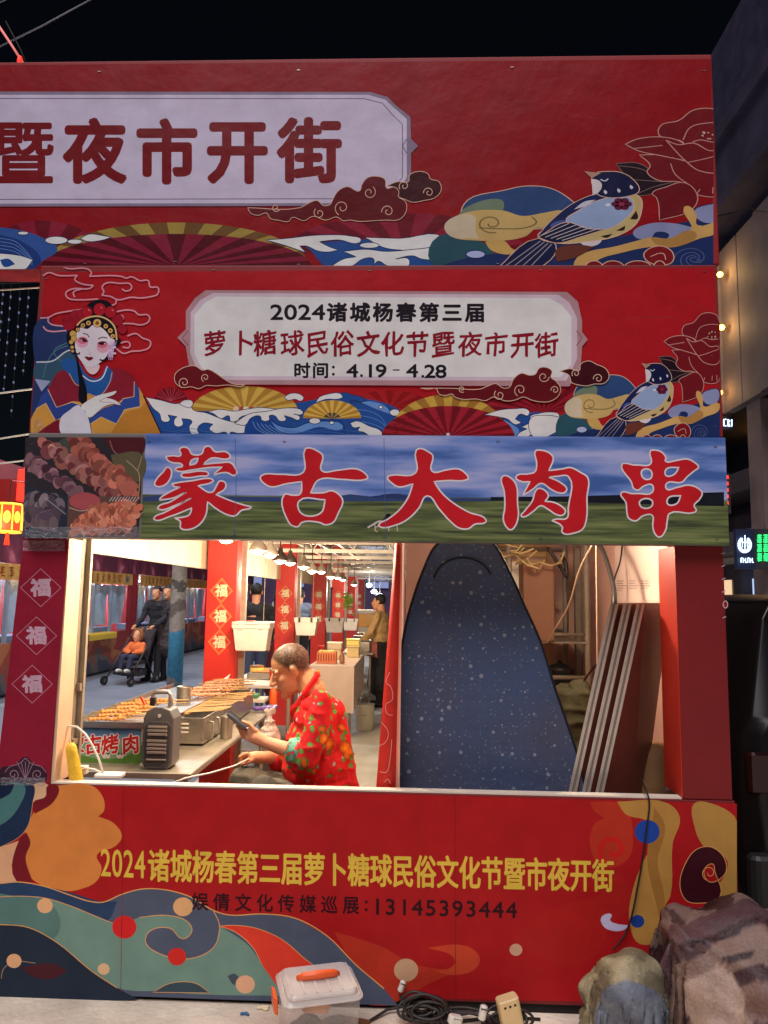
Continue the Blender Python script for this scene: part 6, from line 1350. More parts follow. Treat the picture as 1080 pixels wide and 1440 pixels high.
def stander(label, x, y, ang, H, top, legs, hair=HAIR, arms=((.06,.1,.9,-.02),(.06,.1,.9,-.02)), stride=.12, lean=0, skirt=False, coat=False, longhair=False, seated=False, shoes=RUB, z0=.006):
    """local frame: +x forward, +y left; arms: elbow forward, wrist forward, wrist height, wrist sideways"""
    s = H/1.72; t = thing('person', label, 'person', (x, y, z0)); R3 = Matrix.Rotation(ang, 3, 'Z'); O = Vector((x, y, z0))
    def T(p): return O + (R3 @ Vector((p[0]+lean*p[2]/1.5*(p[2] > .8), p[1], p[2])))*s
    b = MB(); HMx = R3 @ Matrix.Rotation(PI, 3, 'Z'); ho = T((.03, 0, 1.60)); head_parts(b, ho, HMx, s)
    b.cap(T((.0, 0, 1.54)), T((-.01, 0, 1.42)), .052*s, .058*s); b.ell(T((0, 0, 1.28)), (.1*s, .15*s, .16*s), R3); b.ell(T((0, 0, 1.0)), (.1*s, .14*s, .16*s), R3)
    tb, lb = MB(), MB()
    tb.ell(T((0, 0, 1.33)), (.115*s, .19*s, .13*s), R3); tb.ell(T((0, 0, 1.2)), (.12*s, .17*s, .16*s), R3); tb.ell(T((0, 0, 1.03)), (.125*s, .165*s, .13*s), R3); tb.cap(T((0, -.13, 1.4)), T((0, .13, 1.4)), .065*s)
    if coat: tb.cap(T((0, 0, 1.0)), T((0, 0, .62)), .165*s, .19*s)
    for sy, (ef, wf, wh, ws) in zip((-1, 1), arms):
        S, E_, W_ = (0, sy*.19, 1.39), (ef, sy*.235, 1.12), (wf, sy*(.22+ws), wh)
        b.cap(T(S), T(E_), .045*s, .038*s); b.cap(T(E_), T(W_), .036*s, .026*s); d = (Vector(W_)-Vector(E_)).normalized(); hp = Vector(W_)+d*.06
        b.ell(T(hp), (.032*s, .02*s, .042*s), R3)
        for i in range(4): b.cap(T(hp+d*.02+Vector((.024-.016*i, 0, 0))), T(hp+d*.085+Vector((.03-.016*i, -.012*sy, .004))), .009*s, .007*s, 8)
        b.cap(T(hp+Vector((.024, 0, 0))), T(hp+d*.045+Vector((.045, -.01*sy, 0))), .01*s, .008*s, 8)
        tb.cap(T(S), T(E_), .06*s, .052*s); tb.cap(T(E_), T(Vector(E_)+(Vector(W_)-Vector(E_))*.9), .052*s, .042*s)
    for sy, st in ((-1, stride), (1, -stride)):
        Hp, Kn, An = (0, sy*.09, .92), (st*.6+.03, sy*.09, .49), (st, sy*.085, .09)
        for bb, r in ((b, (.07, .05, .034)), (lb, (.1, .068, .055))): bb.cap(T(Hp), T(Kn), r[0]*s, r[1]*s); bb.cap(T(Kn), T(An), r[1]*s, r[2]*s)
        b.cap(T((st-.02, sy*.085, .045)), T((st+.15, sy*.09, .035)), .03*s, .024*s)
        sb = MB(); sb.cap(T((st-.04, sy*.085, .048)), T((st+.16, sy*.09, .042)), .044*s, .036*s); remesh(sb, 'shoe', shoes, t, .012*s, 2)
    lb.ell(T((0, 0, .93)), (.12*s, .16*s, .12*s), R3)
    if skirt: lb.cap(T((0, 0, .9)), T((.0, 0, .35)), .15*s, .2*s)
    remesh(b, 'body', SKIN, t, .0085*s, 1); remesh(tb, 'coat' if coat else 'shirt', top, t, .012*s, 4, fold=.016, fs=9); remesh(lb, 'skirt' if skirt else 'trousers', legs, t, .012*s, 4)
    hair_cap(ho, HMx, s, hair, t, 'hair', -.03, .062, .004, .06 if longhair else 0)
    if longhair: hb = MB(); hb.cap(T((-.075, 0, 1.6)), T((-.12, 0, 1.3)), .06*s, .035*s); remesh(hb, 'ponytail', hair, t, .012*s, 3)
    return t
DK = mat('cloth_black', (32, 31, 36), .85, ns=9, na=.2, bump=.4, bs=12); DKB = mat('cloth_brownblack', (70, 58, 58), .85, ns=9, na=.2, bump=.4, bs=12)
pu = onz(194, 962, .005)
stander('man in a black top pushing a child in a stroller along the lane', pu.x+.12, pu.y+.55, -1.85, 1.72, DK, mat('jeans_dark', (36, 38, 52), .85), arms=((.12,.38,1.0,-.03),(.12,.38,1.0,-.03)), lean=.05)
cq = onz(230, 958, .005)
stander('man in a long dark coat walking beside the blue pole', cq.x+.02, cq.y, -1.75, 1.74, DKB, DK, coat=True, stride=.15, arms=((-.06,-.06,.88,.0),(.06,.1,.88,.0)))
# stroller and child
sx_, sy_ = pu.x-.12, pu.y+.02; SA = -1.85; SR = Matrix.Rotation(SA, 3, 'Z'); SO = Vector((sx_, sy_, .006))
def S(p): return SO+SR @ Vector(p)
t = thing('stroller', 'black stroller with small wheels carrying a child in orange', 'stroller', SO)
FR = mat('stroller_frame', (44, 42, 46), .4, .3); SC = mat('stroller_cloth', (52, 44, 48), .8)
for sy in (-1, 1):
    MB().tube([S((.4, sy*.22, .12)), S((.1, sy*.23, .45)), S((-.36, sy*.23, .96)), S((-.42, sy*.2, 1.0))], .014, 8).build('frame_side', FR, t, True)
    MB().tube([S((-.3, sy*.24, .1)), S((.0, sy*.23, .52))], .013, 8).build('strut', FR, t, True)
    for xx in (.4, -.32):
        w = MB().tube([S((xx, sy*.27-.02, .085)), S((xx, sy*.27+.02, .085))], .078, 18).build('wheel', RUB, t); MB().tube([S((xx, sy*.27-.024, .085)), S((xx, sy*.27+.024, .085))], .035, 12).build('hub', GREYP, w)
MB().tube([S((-.42, -.2, 1.0)), S((-.44, 0, 1.01)), S((-.42, .2, 1.0))], .016, 8).build('handle', FR, t, True)
b = MB(); b.rbox(S((0, 0, .38))-Vector((.2, .2, .03)), S((0, 0, .38))+Vector((.2, .2, .03)), .04); b.build('seat', SC, t)
MB().prism([S((-.12, -.2, .42)), S((-.12, .2, .42)), S((-.36, .2, .95)), S((-.36, -.2, .95))], SR @ Vector((-.04, 0, 0))).build('seat_back', SC, t)
MB().tube([S((.22, -.2, .2)), S((.3, 0, .2)), S((.22, .2, .2))], .03, 8).build('footrest', FR, t, True); MB().rbox(S((-.05, 0, .2))-Vector((.18, .16, .06)), S((-.05, 0, .2))+Vector((.18, .16, .06)), .03).build('basket', SC, t)
ch = thing('person', 'small child in an orange bear hooded jacket sitting in the stroller', 'person', S((0, 0, .41)))
b = MB(); HMc = SR @ Matrix.Rotation(PI, 3, 'Z'); hc = S((-.1, 0, .83)); head_parts(b, hc, HMc, .82)
b.cap(S((-.1, 0, .76)), S((-.1, 0, .7)), .04, .045); b.ell(S((-.1, 0, .58)), (.09, .1, .14), SR)
for sy in (-1, 1):
    b.cap(S((-.1, sy*.11, .66)), S((-.02, sy*.15, .56)), .032, .028); b.cap(S((-.02, sy*.15, .56)), S((.06, sy*.06, .54)), .026, .02); b.ell(S((.08, sy*.05, .54)), (.022, .02, .018))
    b.cap(S((-.04, sy*.07, .46)), S((.17, sy*.08, .46)), .05, .045); b.cap(S((.17, sy*.08, .46)), S((.23, sy*.08, .26)), .04, .032)
remesh(b, 'body', SKIN, ch, .008, 1)
OR = mat('jacket_orange', (226, 112, 52), .8, ns=8, na=.2); b = MB(); b.ell(S((-.1, 0, .6)), (.13, .14, .13), SR)
for sy in (-1, 1): b.cap(S((-.1, sy*.12, .67)), S((-.01, sy*.17, .56)), .055, .05); b.cap(S((-.01, sy*.17, .56)), S((.05, sy*.07, .54)), .048, .04)
remesh(b, 'jacket', OR, ch, .01, 3)
b = MB(); BR = mat('hood_brown', (150, 96, 60), .85)
for k in range(12):
    a0 = k*2*PI/12; b.cap(hc+SR @ Vector((.0, .09*math.cos(a0), .01+.1*math.sin(a0))), hc+SR @ Vector((.0, .09*math.cos(a0+.53), .01+.1*math.sin(a0+.53))), .026, .026, 8)
b.ell(hc+SR @ Vector((-.05, 0, .01)), (.07, .1, .11), SR)
for sy in (-1, 1): b.ell(hc+SR @ Vector((-.02, sy*.085, .12)), (.02, .035, .035), SR)
remesh(b, 'hood', BR, ch, .01, 2)
b = MB(); 
for sy in (-1, 1): b.cap(S((-.04, sy*.07, .46)), S((.17, sy*.08, .465)), .064, .058); b.cap(S((.17, sy*.08, .465)), S((.22, sy*.08, .29)), .054, .045)
remesh(b, 'trousers', mat('kid_jeans', (48, 54, 76), .8), ch, .01, 3)
for sy in (-1, 1): sb = MB(); sb.cap(S((.22, sy*.08, .245)), S((.31, sy*.085, .25)), .036, .03); remesh(sb, 'shoe', WPL, ch, .008, 2)
# shoppers in the lane between the columns, vendor, woman
q = onz(350, 965, .005); stander('man in a black jacket seen from behind, between the first and second columns', -2.1, 7.2, 1.75, 1.74, DK, mat('jeans_blue', (60, 70, 96), .8), stride=.05)
stander('woman with a ponytail in a dark red skirt standing beside the man in black', -1.85, 7.55, 1.5, 1.68, mat('top_beige', (196, 170, 140), .8), mat('skirt_red', (110, 34, 40), .8), skirt=True, longhair=True, stride=.03, arms=((.12,.26,1.06,-.08),(.12,.26,1.06,-.08)))
stander('person in a grey blue top left of the third column', -2.0, 10.6, 1.7, 1.7, mat('top_greyblue', (110, 124, 150), .8), DK, stride=.05)
stander('person in dark clothes with a lowered head left of the third column', -1.75, 11.2, 1.9, 1.6, DKB, DK, stride=.05)
stander('far vendor behind the counter across the lane, right of the blue pole', -6.45, 17.3, -.2, 1.6, DKB, DK, stride=.02)
stander('person in a pale jacket walking far down the lane left of the second column', -2.75, 13.2, -1.6, 1.72, mat('jacket_pale', (170, 164, 160), .8), DK, stride=.14)
stander('person in a dark blue coat walking far down the lane behind the woman in red', -3.1, 15.5, -1.5, 1.66, mat('coat_blue', (44, 54, 86), .8), DK, coat=True, stride=.12)
stander('far vendor in a red apron standing in the staff aisle beyond the woman in yellow', -.62, 12.6, 2.6, 1.6, mat('apron_red', (150, 44, 40), .8), DK, stride=.03)
Rg2 = random.Random(31)
GC = [((226,200,150),'cream'),((206,70,50),'red'),((240,206,90),'yellow'),((190,180,168),'grey'),((150,104,70),'brown'),((236,228,214),'white')]
for k in range(12):
    c_, nm_ = GC[k % 6]; tb_ = ((-1.55, -1.1, 3.75, 5.0, .8), (-.92, -.55, 8.95, 9.5, .8))[k >= 7]
    x_, y_ = Rg2.uniform(tb_[0], tb_[1]), tb_[2]+(tb_[3]-tb_[2])*((k if k < 7 else k-7)+.5)/(7 if k < 7 else 5); r_ = Rg2.uniform(.045, .07); h_ = Rg2.uniform(.08, .2)
    goods('food_tub', ('%s tub with a %s lid standing on the %s' % (('squat ' if h_ < .14 else 'tall ')+nm_, GC[(k+2) % 6][1] if k != 6 else 'cream', 'white cloth table behind the seller' if k < 7 else 'far end of the prep table')), 'tub', [('tub_body', mat('tub_'+nm_, c_, .45, ns=20, na=.1), MB().lathe([(r_*.85, .802), (r_, .815), (r_*1.05, .8+h_), (r_*.9, .8+h_), (.001, .79+h_)], (x_, y_, 0), 16), True), ('lid', mat('lid_'+GC[(k+2) % 6][1], GC[(k+2) % 6][0], .4), MB().lathe([(r_*1.08, .801+h_), (r_*1.1, .815+h_), (r_*.4, .822+h_), (.001, .822+h_)], (x_, y_, 0), 16), True)], (x_, y_, .8))
wq = onz(521, 995, .005); stander('woman in a yellow top and long black skirt standing in the staff aisle', -.42, 8.0, 2.9, 1.62, mat('top_yellow', (198, 160, 104), .8, ns=10, na=.1), mat('skirt_black', (42, 36, 38), .85), skirt=True, stride=.03, longhair=False, arms=((.1,.24,1.0,-.05),(.1,.24,1.0,-.05)))
MB().prism([at(516, 903, 7.78), at(530, 903, 7.78), at(531, 925, 7.78), at(515, 922, 7.78)], (0, .008, 0)).build('apron_band', mat('apron_print', (170, 90, 80), .8, ns=30, na=.6), [o for o in COL.objects if o.get('label', '').startswith('woman in a yellow')][0])

# ============================================================ OUTSIDE: RIGHT BUILDING, VAN, LEFT EDGE
bd = thing('mall_building', 'tall dim building with overhanging floors and a wood panelled band at the right edge', 'building', (12, 20, 0))
XB = 8.0
zC, zA, zB, zP = onx(985, 58, XB).z, onx(1043, 252, XB).z, onx(1030, 330, XB).z, onx(1048, 562, XB).z
UPM = mat('upper_wall', (74, 66, 88), .9, ns=1.2, na=.4, bump=.5, bs=2.5)
zm = zA+(zC-zA)*.42
MB().box((XB, 6, zA), (XB+12, 45, zm)).build('upper_floor', UPM, bd); MB().box((XB+.5, 6, zm+.002), (XB+12, 45, zC)).build('upper_floor', mat('upper_wall_b', (64, 60, 88), .9, ns=2, na=.5, bump=.7, bs=3), bd)
MB().box((XB-.12, 5.9, zm-.6), (XB-.003, 45, zm-.2)).build('cornice', UPM, bd); MB().box((XB-.2, 5.9, zA-.25), (XB+1, 45, zA-.003)).build('cornice', UPM, bd)
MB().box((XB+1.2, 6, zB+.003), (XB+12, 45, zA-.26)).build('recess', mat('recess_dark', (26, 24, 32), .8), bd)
PAN = mat('wood_panel', (128, 112, 112), .7, ns=1.5, na=.2)
y = 8.0
Rb = random.Random(3)
while y < 42:
    MB().box((XB+.02+Rb.choice((0,.05)), y+.03, zP), (XB+.3, y+.97, zB)).build('wood_panel', PAN, bd); y += 1.0
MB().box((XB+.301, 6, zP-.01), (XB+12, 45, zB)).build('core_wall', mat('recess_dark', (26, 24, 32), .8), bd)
GW = mat('dark_glass', (24, 26, 36), .15, spec=.6)
MB().box((XB+2.2, 6, 0), (XB+12, 45, zP-.02)).build('glass_wall', GW, bd)
for y in (9.5, 14.5, 19.5, 24.5, 29.5, 34.5): MB().box((XB+.25, y, 0), (XB+.95, y+.7, zP-.012)).build('column', mat('column_grey', (138, 118, 114), .8, ns=2, na=.2), bd)
for z in (3.0, 4.6): MB().box((XB+.96, 6, z), (XB+2.19, 45, z+.55)).build('spandrel', mat('spandrel', (112, 98, 100), .8, ns=2, na=.2), bd)
for k, y in enumerate((11, 13, 16, 18, 21, 23)):
    MB().box((XB+2.16, y, .5), (XB+2.198, y+1.5, 2.3)).build('lit_window', mat('shop_glow%d' % (k % 2), ((255, 226, 190), (200, 224, 255))[k % 2], .5, emit=((255, 214, 170), (190, 214, 255))[k % 2], es=.9), bd)
def sign(lbl, u0, v0, u1, v1, Y, plate, draw, name='lit_sign', es=3.0, emc=(200, 225, 255)):
    a, c = at(u0, v1, Y), at(u1, v0, Y); t = thing(name, lbl, 'sign', ((a.x+c.x)/2, Y, a.z)); 
    MB().box((a.x, Y, a.z), (c.x, Y+.15, c.z)).build('plate', plate, t); MB().box(((a.x+c.x)/2-.03, Y+.151, a.z+.2), ((a.x+c.x)/2+.03, Y+4, a.z+.3)).build('bracket', STEELTUBE, t)
    P = Print(PX(Y), base=.02, step=.001); draw(P); P.build('lettering', mat('glow_%d_%d_%d' % emc, emc, .5, emit=emc, es=es), t); return t
def wreath(P):
    for k in range(26):
        a0 = -.9+k*(PI+1.8)/25; 
        for r in (9.5, 7.2): P.oval(1046+r*math.cos(a0), 766+r*math.sin(a0)*1.15, 1.2, .8, (255,255,255), rot=a0, n=8)
    for q in ([(1042,757),(1042,770)], [(1049,757),(1049,770)], [(1042,763),(1049,763)], [(1045.5,753),(1045.5,772)]): P.stroke(q, (255,255,255), 1.2, sm=False)
    for k in range(6): P.stroke([(1040+k*3.1,785),(1040+k*3.1,791.5)], (255,255,255), 1.2, sm=False); P.stroke([(1040+k*3.1,785+3*(k % 3)),(1042+k*3.1,785+3*(k % 3))], (255,255,255), 1.2, sm=False)
sign('dark blue sign with a glowing white wreath emblem on the right building', 1037, 744, 1060, 800, 14.2, mat('sign_blue', (40, 50, 84), .5), wreath)
def greens(P):
    R_ = random.Random(6)
    for gx in range(3):
        for gy in range(3):
            x, y = 1064+gx*8.2, 753+gy*13
            for k in range(4): P.stroke([(x+R_.uniform(0,1),y+k*3+R_.uniform(-.4,.4)),(x+6.4,y+k*3)], (255,255,255), 1.5, sm=False)
            P.stroke([(x+R_.uniform(1.5,5),y-1),(x+R_.uniform(1.5,5),y+10.5)], (255,255,255), 1.5, sm=False)
sign('green glowing sign of dense characters on the right building', 1062, 744, 1090, 800, 14.25, mat('sign_dark', (60, 56, 66), .6), greens, es=2.6, emc=(40, 240, 110))
def redv(P):
    for k in range(5): P.stroke([(1017,672+k*9),(1024,671+k*9)], (255,255,255), 5, sm=False)
sign('narrow vertical red glowing sign at the stall\'s right edge', 1014, 666, 1026, 722, 14.5, mat('sign_dark', (60, 56, 66), .6), redv, es=1.6, emc=(255, 60, 40))
def crl(P):
    P.stroke([(1021,590),(1017.5,590),(1017.5,599),(1021,599)], (255,255,255), 1.7, sm=False); P.stroke([(1023.5,600),(1023.5,590),(1026,592),(1023.5,595),(1026,600)], (255,255,255), 1.5, sm=False); P.stroke([(1028.5,590),(1028.5,600)], (255,255,255), 1.6, sm=False)
sign('small white glowing letters beneath the wood panelled band', 1013, 586, 1032, 604, 16, mat('sign_dark', (60, 56, 66), .6), crl, es=3)
WB_ = mat('warm_bulb', (255, 190, 90), .4, emit=(255, 176, 60), es=18)
for k, (u, v) in enumerate(((1012.5,386),(1015,460.5),(1012,552))):
    p = onx(u, v, XB-.15); t = thing('wall_bulb', ['upper', 'middle', 'lowest'][k]+' small warm bulb glowing on the wood panelled wall', 'lamp', p); MB().ell(p, (.07, .07, .07)).build('bulb', WB_, t, True); MB().tube([p, p+Vector((.17, 0, 0))], .015, 6).build('stem', STEELTUBE, t)
    l = bpy.data.lights.new('lamp_light', 'POINT'); l.energy = 20 if k < 2 else 8; l.color = (1, .66, .25); l.shadow_soft_size = .07
    o = bpy.data.objects.new('lamp_light', l); COL.objects.link(o); o.location = p+Vector((-.25, -.1, 0)); o.parent = t; o.matrix_parent_inverse = t.matrix_world.inverted()
for k, (pts, lb) in enumerate((([(1066,604),(1072,612),(1080,622)], 'short slanting row of warm fairy lights behind the right building\'s glass'), ([(1068,648),(1074,653),(1080,652)], 'small pale twinkle of lights low behind the right building\'s glass'))):
    t = thing('fairy_lights', lb, 'lights', onx(*pts[0], 10)); MB().tube([onx(u, v, 10) for u, v in pts], .012, 5).build('wire', RUB, t)
    b = MB()
    for (u, v) in smooth_pts(pts, 4, False): MB().ell(onx(u, v, 9.98), (.04, .04, .04), seg=8, rings=5).build('bulb', WB_, t)
    MB().tube([onx(*pts[-1], 10), onx(*pts[-1], 10.25)], .01, 5).build('hook', STEELTUBE, t)
o = MB().tube([at(1004, 304, .15), at(1040, 297, 3), at(1056, 292, 6), at(1062, 296, 8), at(1090, 300, 12)], .006, 6).build('cable', CB, None, True); tag(o, 'thin pale cable strung from the banner\'s right end to the building', 'cable')

# black van beside the stall
van = thing('van', 'black car parked tight beside the right end of the stall, seen from behind', 'car', (2.25, 2.5, .0))
VB = mat('car_black', (14, 12, 14), .3, spec=.5, bump=.03, bs=3); vx0, vx1, vy0 = 1.37, 3.12, .32
sect = [(.28, .06), (.42, .0), (.8, -.0), (1.02, .02), (1.08, .06), (1.5, .17), (1.58, .22), (1.615, .36)]
ys = [(vy0, .10), (vy0+.06, .03), (vy0+.3, 0), (vy0+2.9, 0), (vy0+3.3, .0)]
b = MB(); R = []
for k, (yy, ins) in enumerate(ys):
    ring = []
    for z, dx in sect: ring.append(Vector((vx0+dx+ins, yy+(.22*max(0, (z-1.05)/.55) if k == 0 else .1*max(0, (z-1.05)/.55) if k == 1 else 0), z)))
    for z, dx in reversed(sect): ring.append(Vector((vx1-dx-ins, yy+(.22*max(0, (z-1.05)/.55) if k == 0 else .1*max(0, (z-1.05)/.55) if k == 1 else 0), z)))
    R.append(ring)
b.loft(R); b.build('body', VB, van, True, bevel=.015)
MB().rbox((vx0+.02, vy0+3.301, .3), (vx1-.02, vy0+4.4, 1.0), .12).build('bonnet', VB, van)
MB().prism([(vx0+.2, vy0+.085, 1.12), (vx1-.2, vy0+.085, 1.12), (vx1-.32, vy0+.215, 1.5), (vx0+.32, vy0+.215, 1.5)], (0, -.012, .004)).build('rear_window', mat('car_glass', (8, 8, 12), .08, spec=.8), van)
MB().rbox((vx0+.02, vy0-.06, .34), (vx1-.02, vy0+.02, .55), .04).build('bumper', BLACKP, van); MB().rbox((vx0+.3, vy0-.012, .96), (vx1-.3, vy0+.028, .985), .01).build('trim_bar', mat('chrome', (150, 146, 150), .2, .9), van)
for s in (0, 1):
    x = vx0+.05 if s == 0 else vx1-.23; MB().rbox((x, vy0-.004, .78), (x+.18, vy0+.06, .95), .03).build('tail_lamp', mat('tail_red', (40, 8, 12), .2), van)
    for yy in (vy0+.8, vy0+3.4):
        xw = vx0+.12 if s == 0 else vx1-.12; w = MB().tube([(xw-.11, yy, .32), (xw+.11, yy, .32)], .32, 28).build('wheel', RUB, van); MB().tube([(xw-.115, yy, .32), (xw+.115, yy, .32)], .18, 18).build('rim', GREYP, w)
    xs = vx0+.075 if s == 0 else vx1-.105
    MB().prism([(xs, vy0+.6, 1.1), (xs, vy0+2.7, 1.1), (xs+(.12 if s == 0 else -.12), vy0+2.4, 1.5), (xs+(.12 if s == 0 else -.12), vy0+.75, 1.5)], (.02 if s == 0 else .01, 0, .0)).build('side_window', MATS['car_glass'], van)

# left edge: lantern, red neon column, wires
YLn = 6.6
t = thing('palace_lantern', 'glowing red and gold palace lantern hanging at the left edge', 'lantern', at(12, 728, YLn)); lc = at(12, 728, YLn)
LG = mat('lantern_gold', (255, 190, 70), .5, emit=(255, 176, 50), es=2.2); LR = mat('lantern_red', (230, 50, 30), .5, emit=(255, 70, 30), es=1.3)
MB().lathe([(.14, -.19), (.17, -.16), (.17, .15), (.13, .18)], lc, 8).build('lantern_body', LR, t)
for z in (-.19, .175): MB().lathe([(.16, z-.012), (.18, z), (.16, z+.014)], lc, 8).build('gold_rim', LG, t)
for k in range(8):
    a0 = k*PI/4; MB().tube([lc+Vector((.172*math.cos(a0), .172*math.sin(a0), -.165)), lc+Vector((.172*math.cos(a0), .172*math.sin(a0), .155))], .01, 5).build('gold_bar', LG, t)
    m_ = a0+PI/8; c_ = lc+Vector((.163*math.cos(m_), .163*math.sin(m_), 0)); MB().ell(c_, (.045, .008, .08), Matrix.Rotation(m_-PI/2, 3, 'Z'), 12, 8).build('gold_medallion', LG, t)
MB().tube([lc+Vector((0, 0, .18)), lc+Vector((0, 0, .5))], .008, 5).build('cord', RUB, t); b = MB()
for k in range(8): b.tube([lc+Vector((.012*math.cos(k), .012*math.sin(k), -.2)), lc+Vector((.03*math.cos(k), .03*math.sin(k), -.36))], .006, 4)
b.build('tassel', LR, t)
RN = mat('red_glow', (255, 70, 50), .5, emit=(255, 50, 36), es=1.1); RDK = mat('red_frame', (150, 30, 26), .5)
t = thing('red_lamp_post', 'glowing red post with a box at the left edge beside the kebab board', 'lamp', at(34, 760, 6.9))
a, c = at(21, 704, 7), at(46, 660, 7); MB().rbox((a.x, 7, a.z), (c.x, 7.2, c.z), .03).build('lamp_box', RN, t)
a, c = at(34, 660, 7.05), at(48, 628, 7.05); MB().prism([at(33.5,659,7.05), at(48,659,7.05), at(50,628,7.05), at(38,630,7.05)], (0, .1, 0)).build('lamp_top', RN, t)
MB().box((at(30,800,7).x, 7.05, .006), (at(40,800,7).x, 7.15, a.z-.3)).build('post', RDK, t)
a, c = at(-60, 706, 7.3), at(46, 674, 7.3); MB().box((a.x, 7.3, a.z), (c.x, 7.34, c.z)).build('cross_board', RDK, t); 
MB().tube([lc+Vector((0, 0, .5)), lc+Vector((.0, .75, .55))], .012, 6).build('lantern_arm', RDK, t)
l = bpy.data.lights.new('lamp_light', 'POINT'); l.energy = 14; l.color = (1, .35, .15); l.shadow_soft_size = .12
o = bpy.data.objects.new('lamp_light', l); COL.objects.link(o); o.location = lc+Vector((0, -.3, -.1)); o.parent = bpy.data.objects['palace_lantern']; o.matrix_parent_inverse = o.parent.matrix_world.inverted()
for k, (pts, lb) in enumerate((([(-40,556),(0,553),(46,547)], 'upper slack white wire at the left edge beside the opera lady'), ([(-40,618),(0,617),(43,610)], 'white wire at the left edge level with the top of the kebab board'), ([(-40,652),(0,652),(40,647)], 'lowest white wire at the left edge beside the skewer photo'), ([(-30,412),(0,408),(60,404)], 'pale wire just under the banner beam at the left edge'))):
    o = MB().tube([at(u, v, .1) for u, v in pts], .0035, 6).build('wire', WPL, None, True); tag(o, lb, 'wire')
DIM = mat('dim_bead', (150, 150, 176), .4, emit=(120, 130, 190), es=.25)
for k, u in enumerate((4, 15, 28, 40)):
    p = at(u, 408+k*1.5, 1.2); t = thing('string_lights', ['leftmost', 'second', 'third', 'rightmost'][k]+' of four dim hanging light strands at the left edge', 'lights', p, 'dim hanging light strands')
    L_ = .5+.13*((k*7) % 3); MB().tube([p+Vector((0, 0, .04)), p+Vector((.005, 0, -L_))], .002, 4).build('strand', RUB, t)
    b = MB()
    for j in range(9): b.ell(p+Vector((.003, 0, -L_*(j+.5)/9)), (.0055, .0055, .009), seg=6, rings=4)
    tag(b.build('beads', DIM, t), kind='stuff')
o = MB().tube([at(-40, 410, 1.2)+Vector((0, 0, .04)), at(75, 406, 1.2)+Vector((0, 0, .045))], .004, 6).build('support_wire', RUB, None); tag(o, 'dark wire under the beam carrying the dim light strands', 'wire')
t = thing('neon_tube', 'slanting pink red glowing tube rising above the left end of the banner beam', 'lamp', at(36, 92, .5))
MB().tube([at(36, 94, .5), at(16, 63, .5), at(-6, 30, .5)], .006, 8).build('tube', mat('neon_pink', (240, 150, 150), .5, emit=(255, 130, 120), es=.45), t, True); MB().ell(at(28, 86, .5), (.014, .014, .03)).build('red_tip', RN, t, True)
MB().tube([at(40, 96, .52), at(30, 72, .52), at(8, 30, .52)], .004, 6).build('carrier_wire', RUB, t, True); MB().tube([at(36, 94, .5), at(38, 130, .5)], .006, 6).build('foot', RUB, t)
for k, (pts, lb) in enumerate((([(-20,75),(60,36),(134,-4)], 'pale power cable crossing the sky at the top left corner'), ([(-20,12),(12,-2),(30,-12)], 'short dim cable at the very top left corner'))):
    o = MB().tube([at(u, v, 1.5) for u, v in pts], .005-.001*k, 6).build('power_cable', mat('cable_grey', (150, 146, 150), .5), None, True); tag(o, lb, 'cable')

# ============================================================ ON THE PAVING
ZG = PAV
# clear storage box with orange latches
bc = at(449, 1400, -.3); t = thing('storage_box', 'clear plastic storage box with orange handle and latches in front of the counter', 'box', (bc.x, -.3, ZG))
CLR = mat('clear_plastic', (226, 220, 214), .25, alpha=.3, ns=9, na=.1, spec=.6); RB_ = Matrix.Rotation(math.radians(17), 3, 'Z'); O_ = Vector((bc.x-.005, -.29, 0))
def BX(p): return O_+RB_ @ Vector((p[0], p[1], 0))+Vector((0, 0, p[2]))
def xb(mb): mb.v = [BX(p) for p in mb.v]; return mb
hw, hd = .125, .108; HB_ = at(449, 1352, -.17).z-PAV; TH = HB_-.03
R = []
for z, k in ((ZG+.001, .84), (ZG+.012, .88), (ZG+TH, .98)): R.append([Vector((sx*hw*k, sy*hd*k, z)) for sx, sy in ((-1,-1),(1,-1),(1,1),(-1,1))])
xb(MB().loft(R)).build('tub', CLR, t, bevel=.012)
LIDM = mat('lid_plastic', (232, 226, 222), .25, alpha=.5, ns=14, na=.12, spec=.6)
xb(MB().rbox((-hw*1.06, -hd*1.08, ZG+TH+.0005), (hw*1.06, hd*1.08, ZG+TH+.018), .03)).build('lid', LIDM, t); xb(MB().rbox((-hw*.94, -hd*.94, ZG+TH+.0182), (hw*.94, hd*.94, ZG+TH+.031), .03)).build('lid_top', LIDM, t)
for k in range(6): xb(MB().rbox((-.105+k*.042, -.085, ZG+TH+.0312), (-.097+k*.042, .085, ZG+TH+.034), .003)).build('lid_rib', LIDM, t)
b = MB().tube([(-.07, .01, ZG+TH+.035), (-.05, .0, ZG+TH+.043), (.0, -.004, ZG+TH+.045), (.05, .0, ZG+TH+.043), (.07, .01, ZG+TH+.035)], [.009,.013,.015,.013,.008], 10); xb(b).build('lid_handle', mat('orange_clip', (240, 100, 44), .4), t, True)
xb(MB().prism([(-hw*1.1, -.05, ZG+TH-.045), (-hw*1.1, .03, ZG+TH-.045), (-hw*1.12, .03, ZG+TH+.005), (-hw*1.12, -.05, ZG+TH+.005)], (-.014, 0, .008))).build('latch', MATS['orange_clip'], t, bevel=.004); xb(MB().rbox((hw*1.03, -.04, ZG+TH-.035), (hw*1.1, .04, ZG+TH+.005), .006)).build('latch', mat('orange_pale', (236, 160, 120), .4, alpha=.8), t)
b = MB(); Rr = random.Random(2)
for k in range(16): b.ell(BX((Rr.uniform(-.07,.07), Rr.uniform(-.06,.06), ZG+.035+Rr.uniform(0,.04))), (.045, .04, .03), seg=8, rings=6)
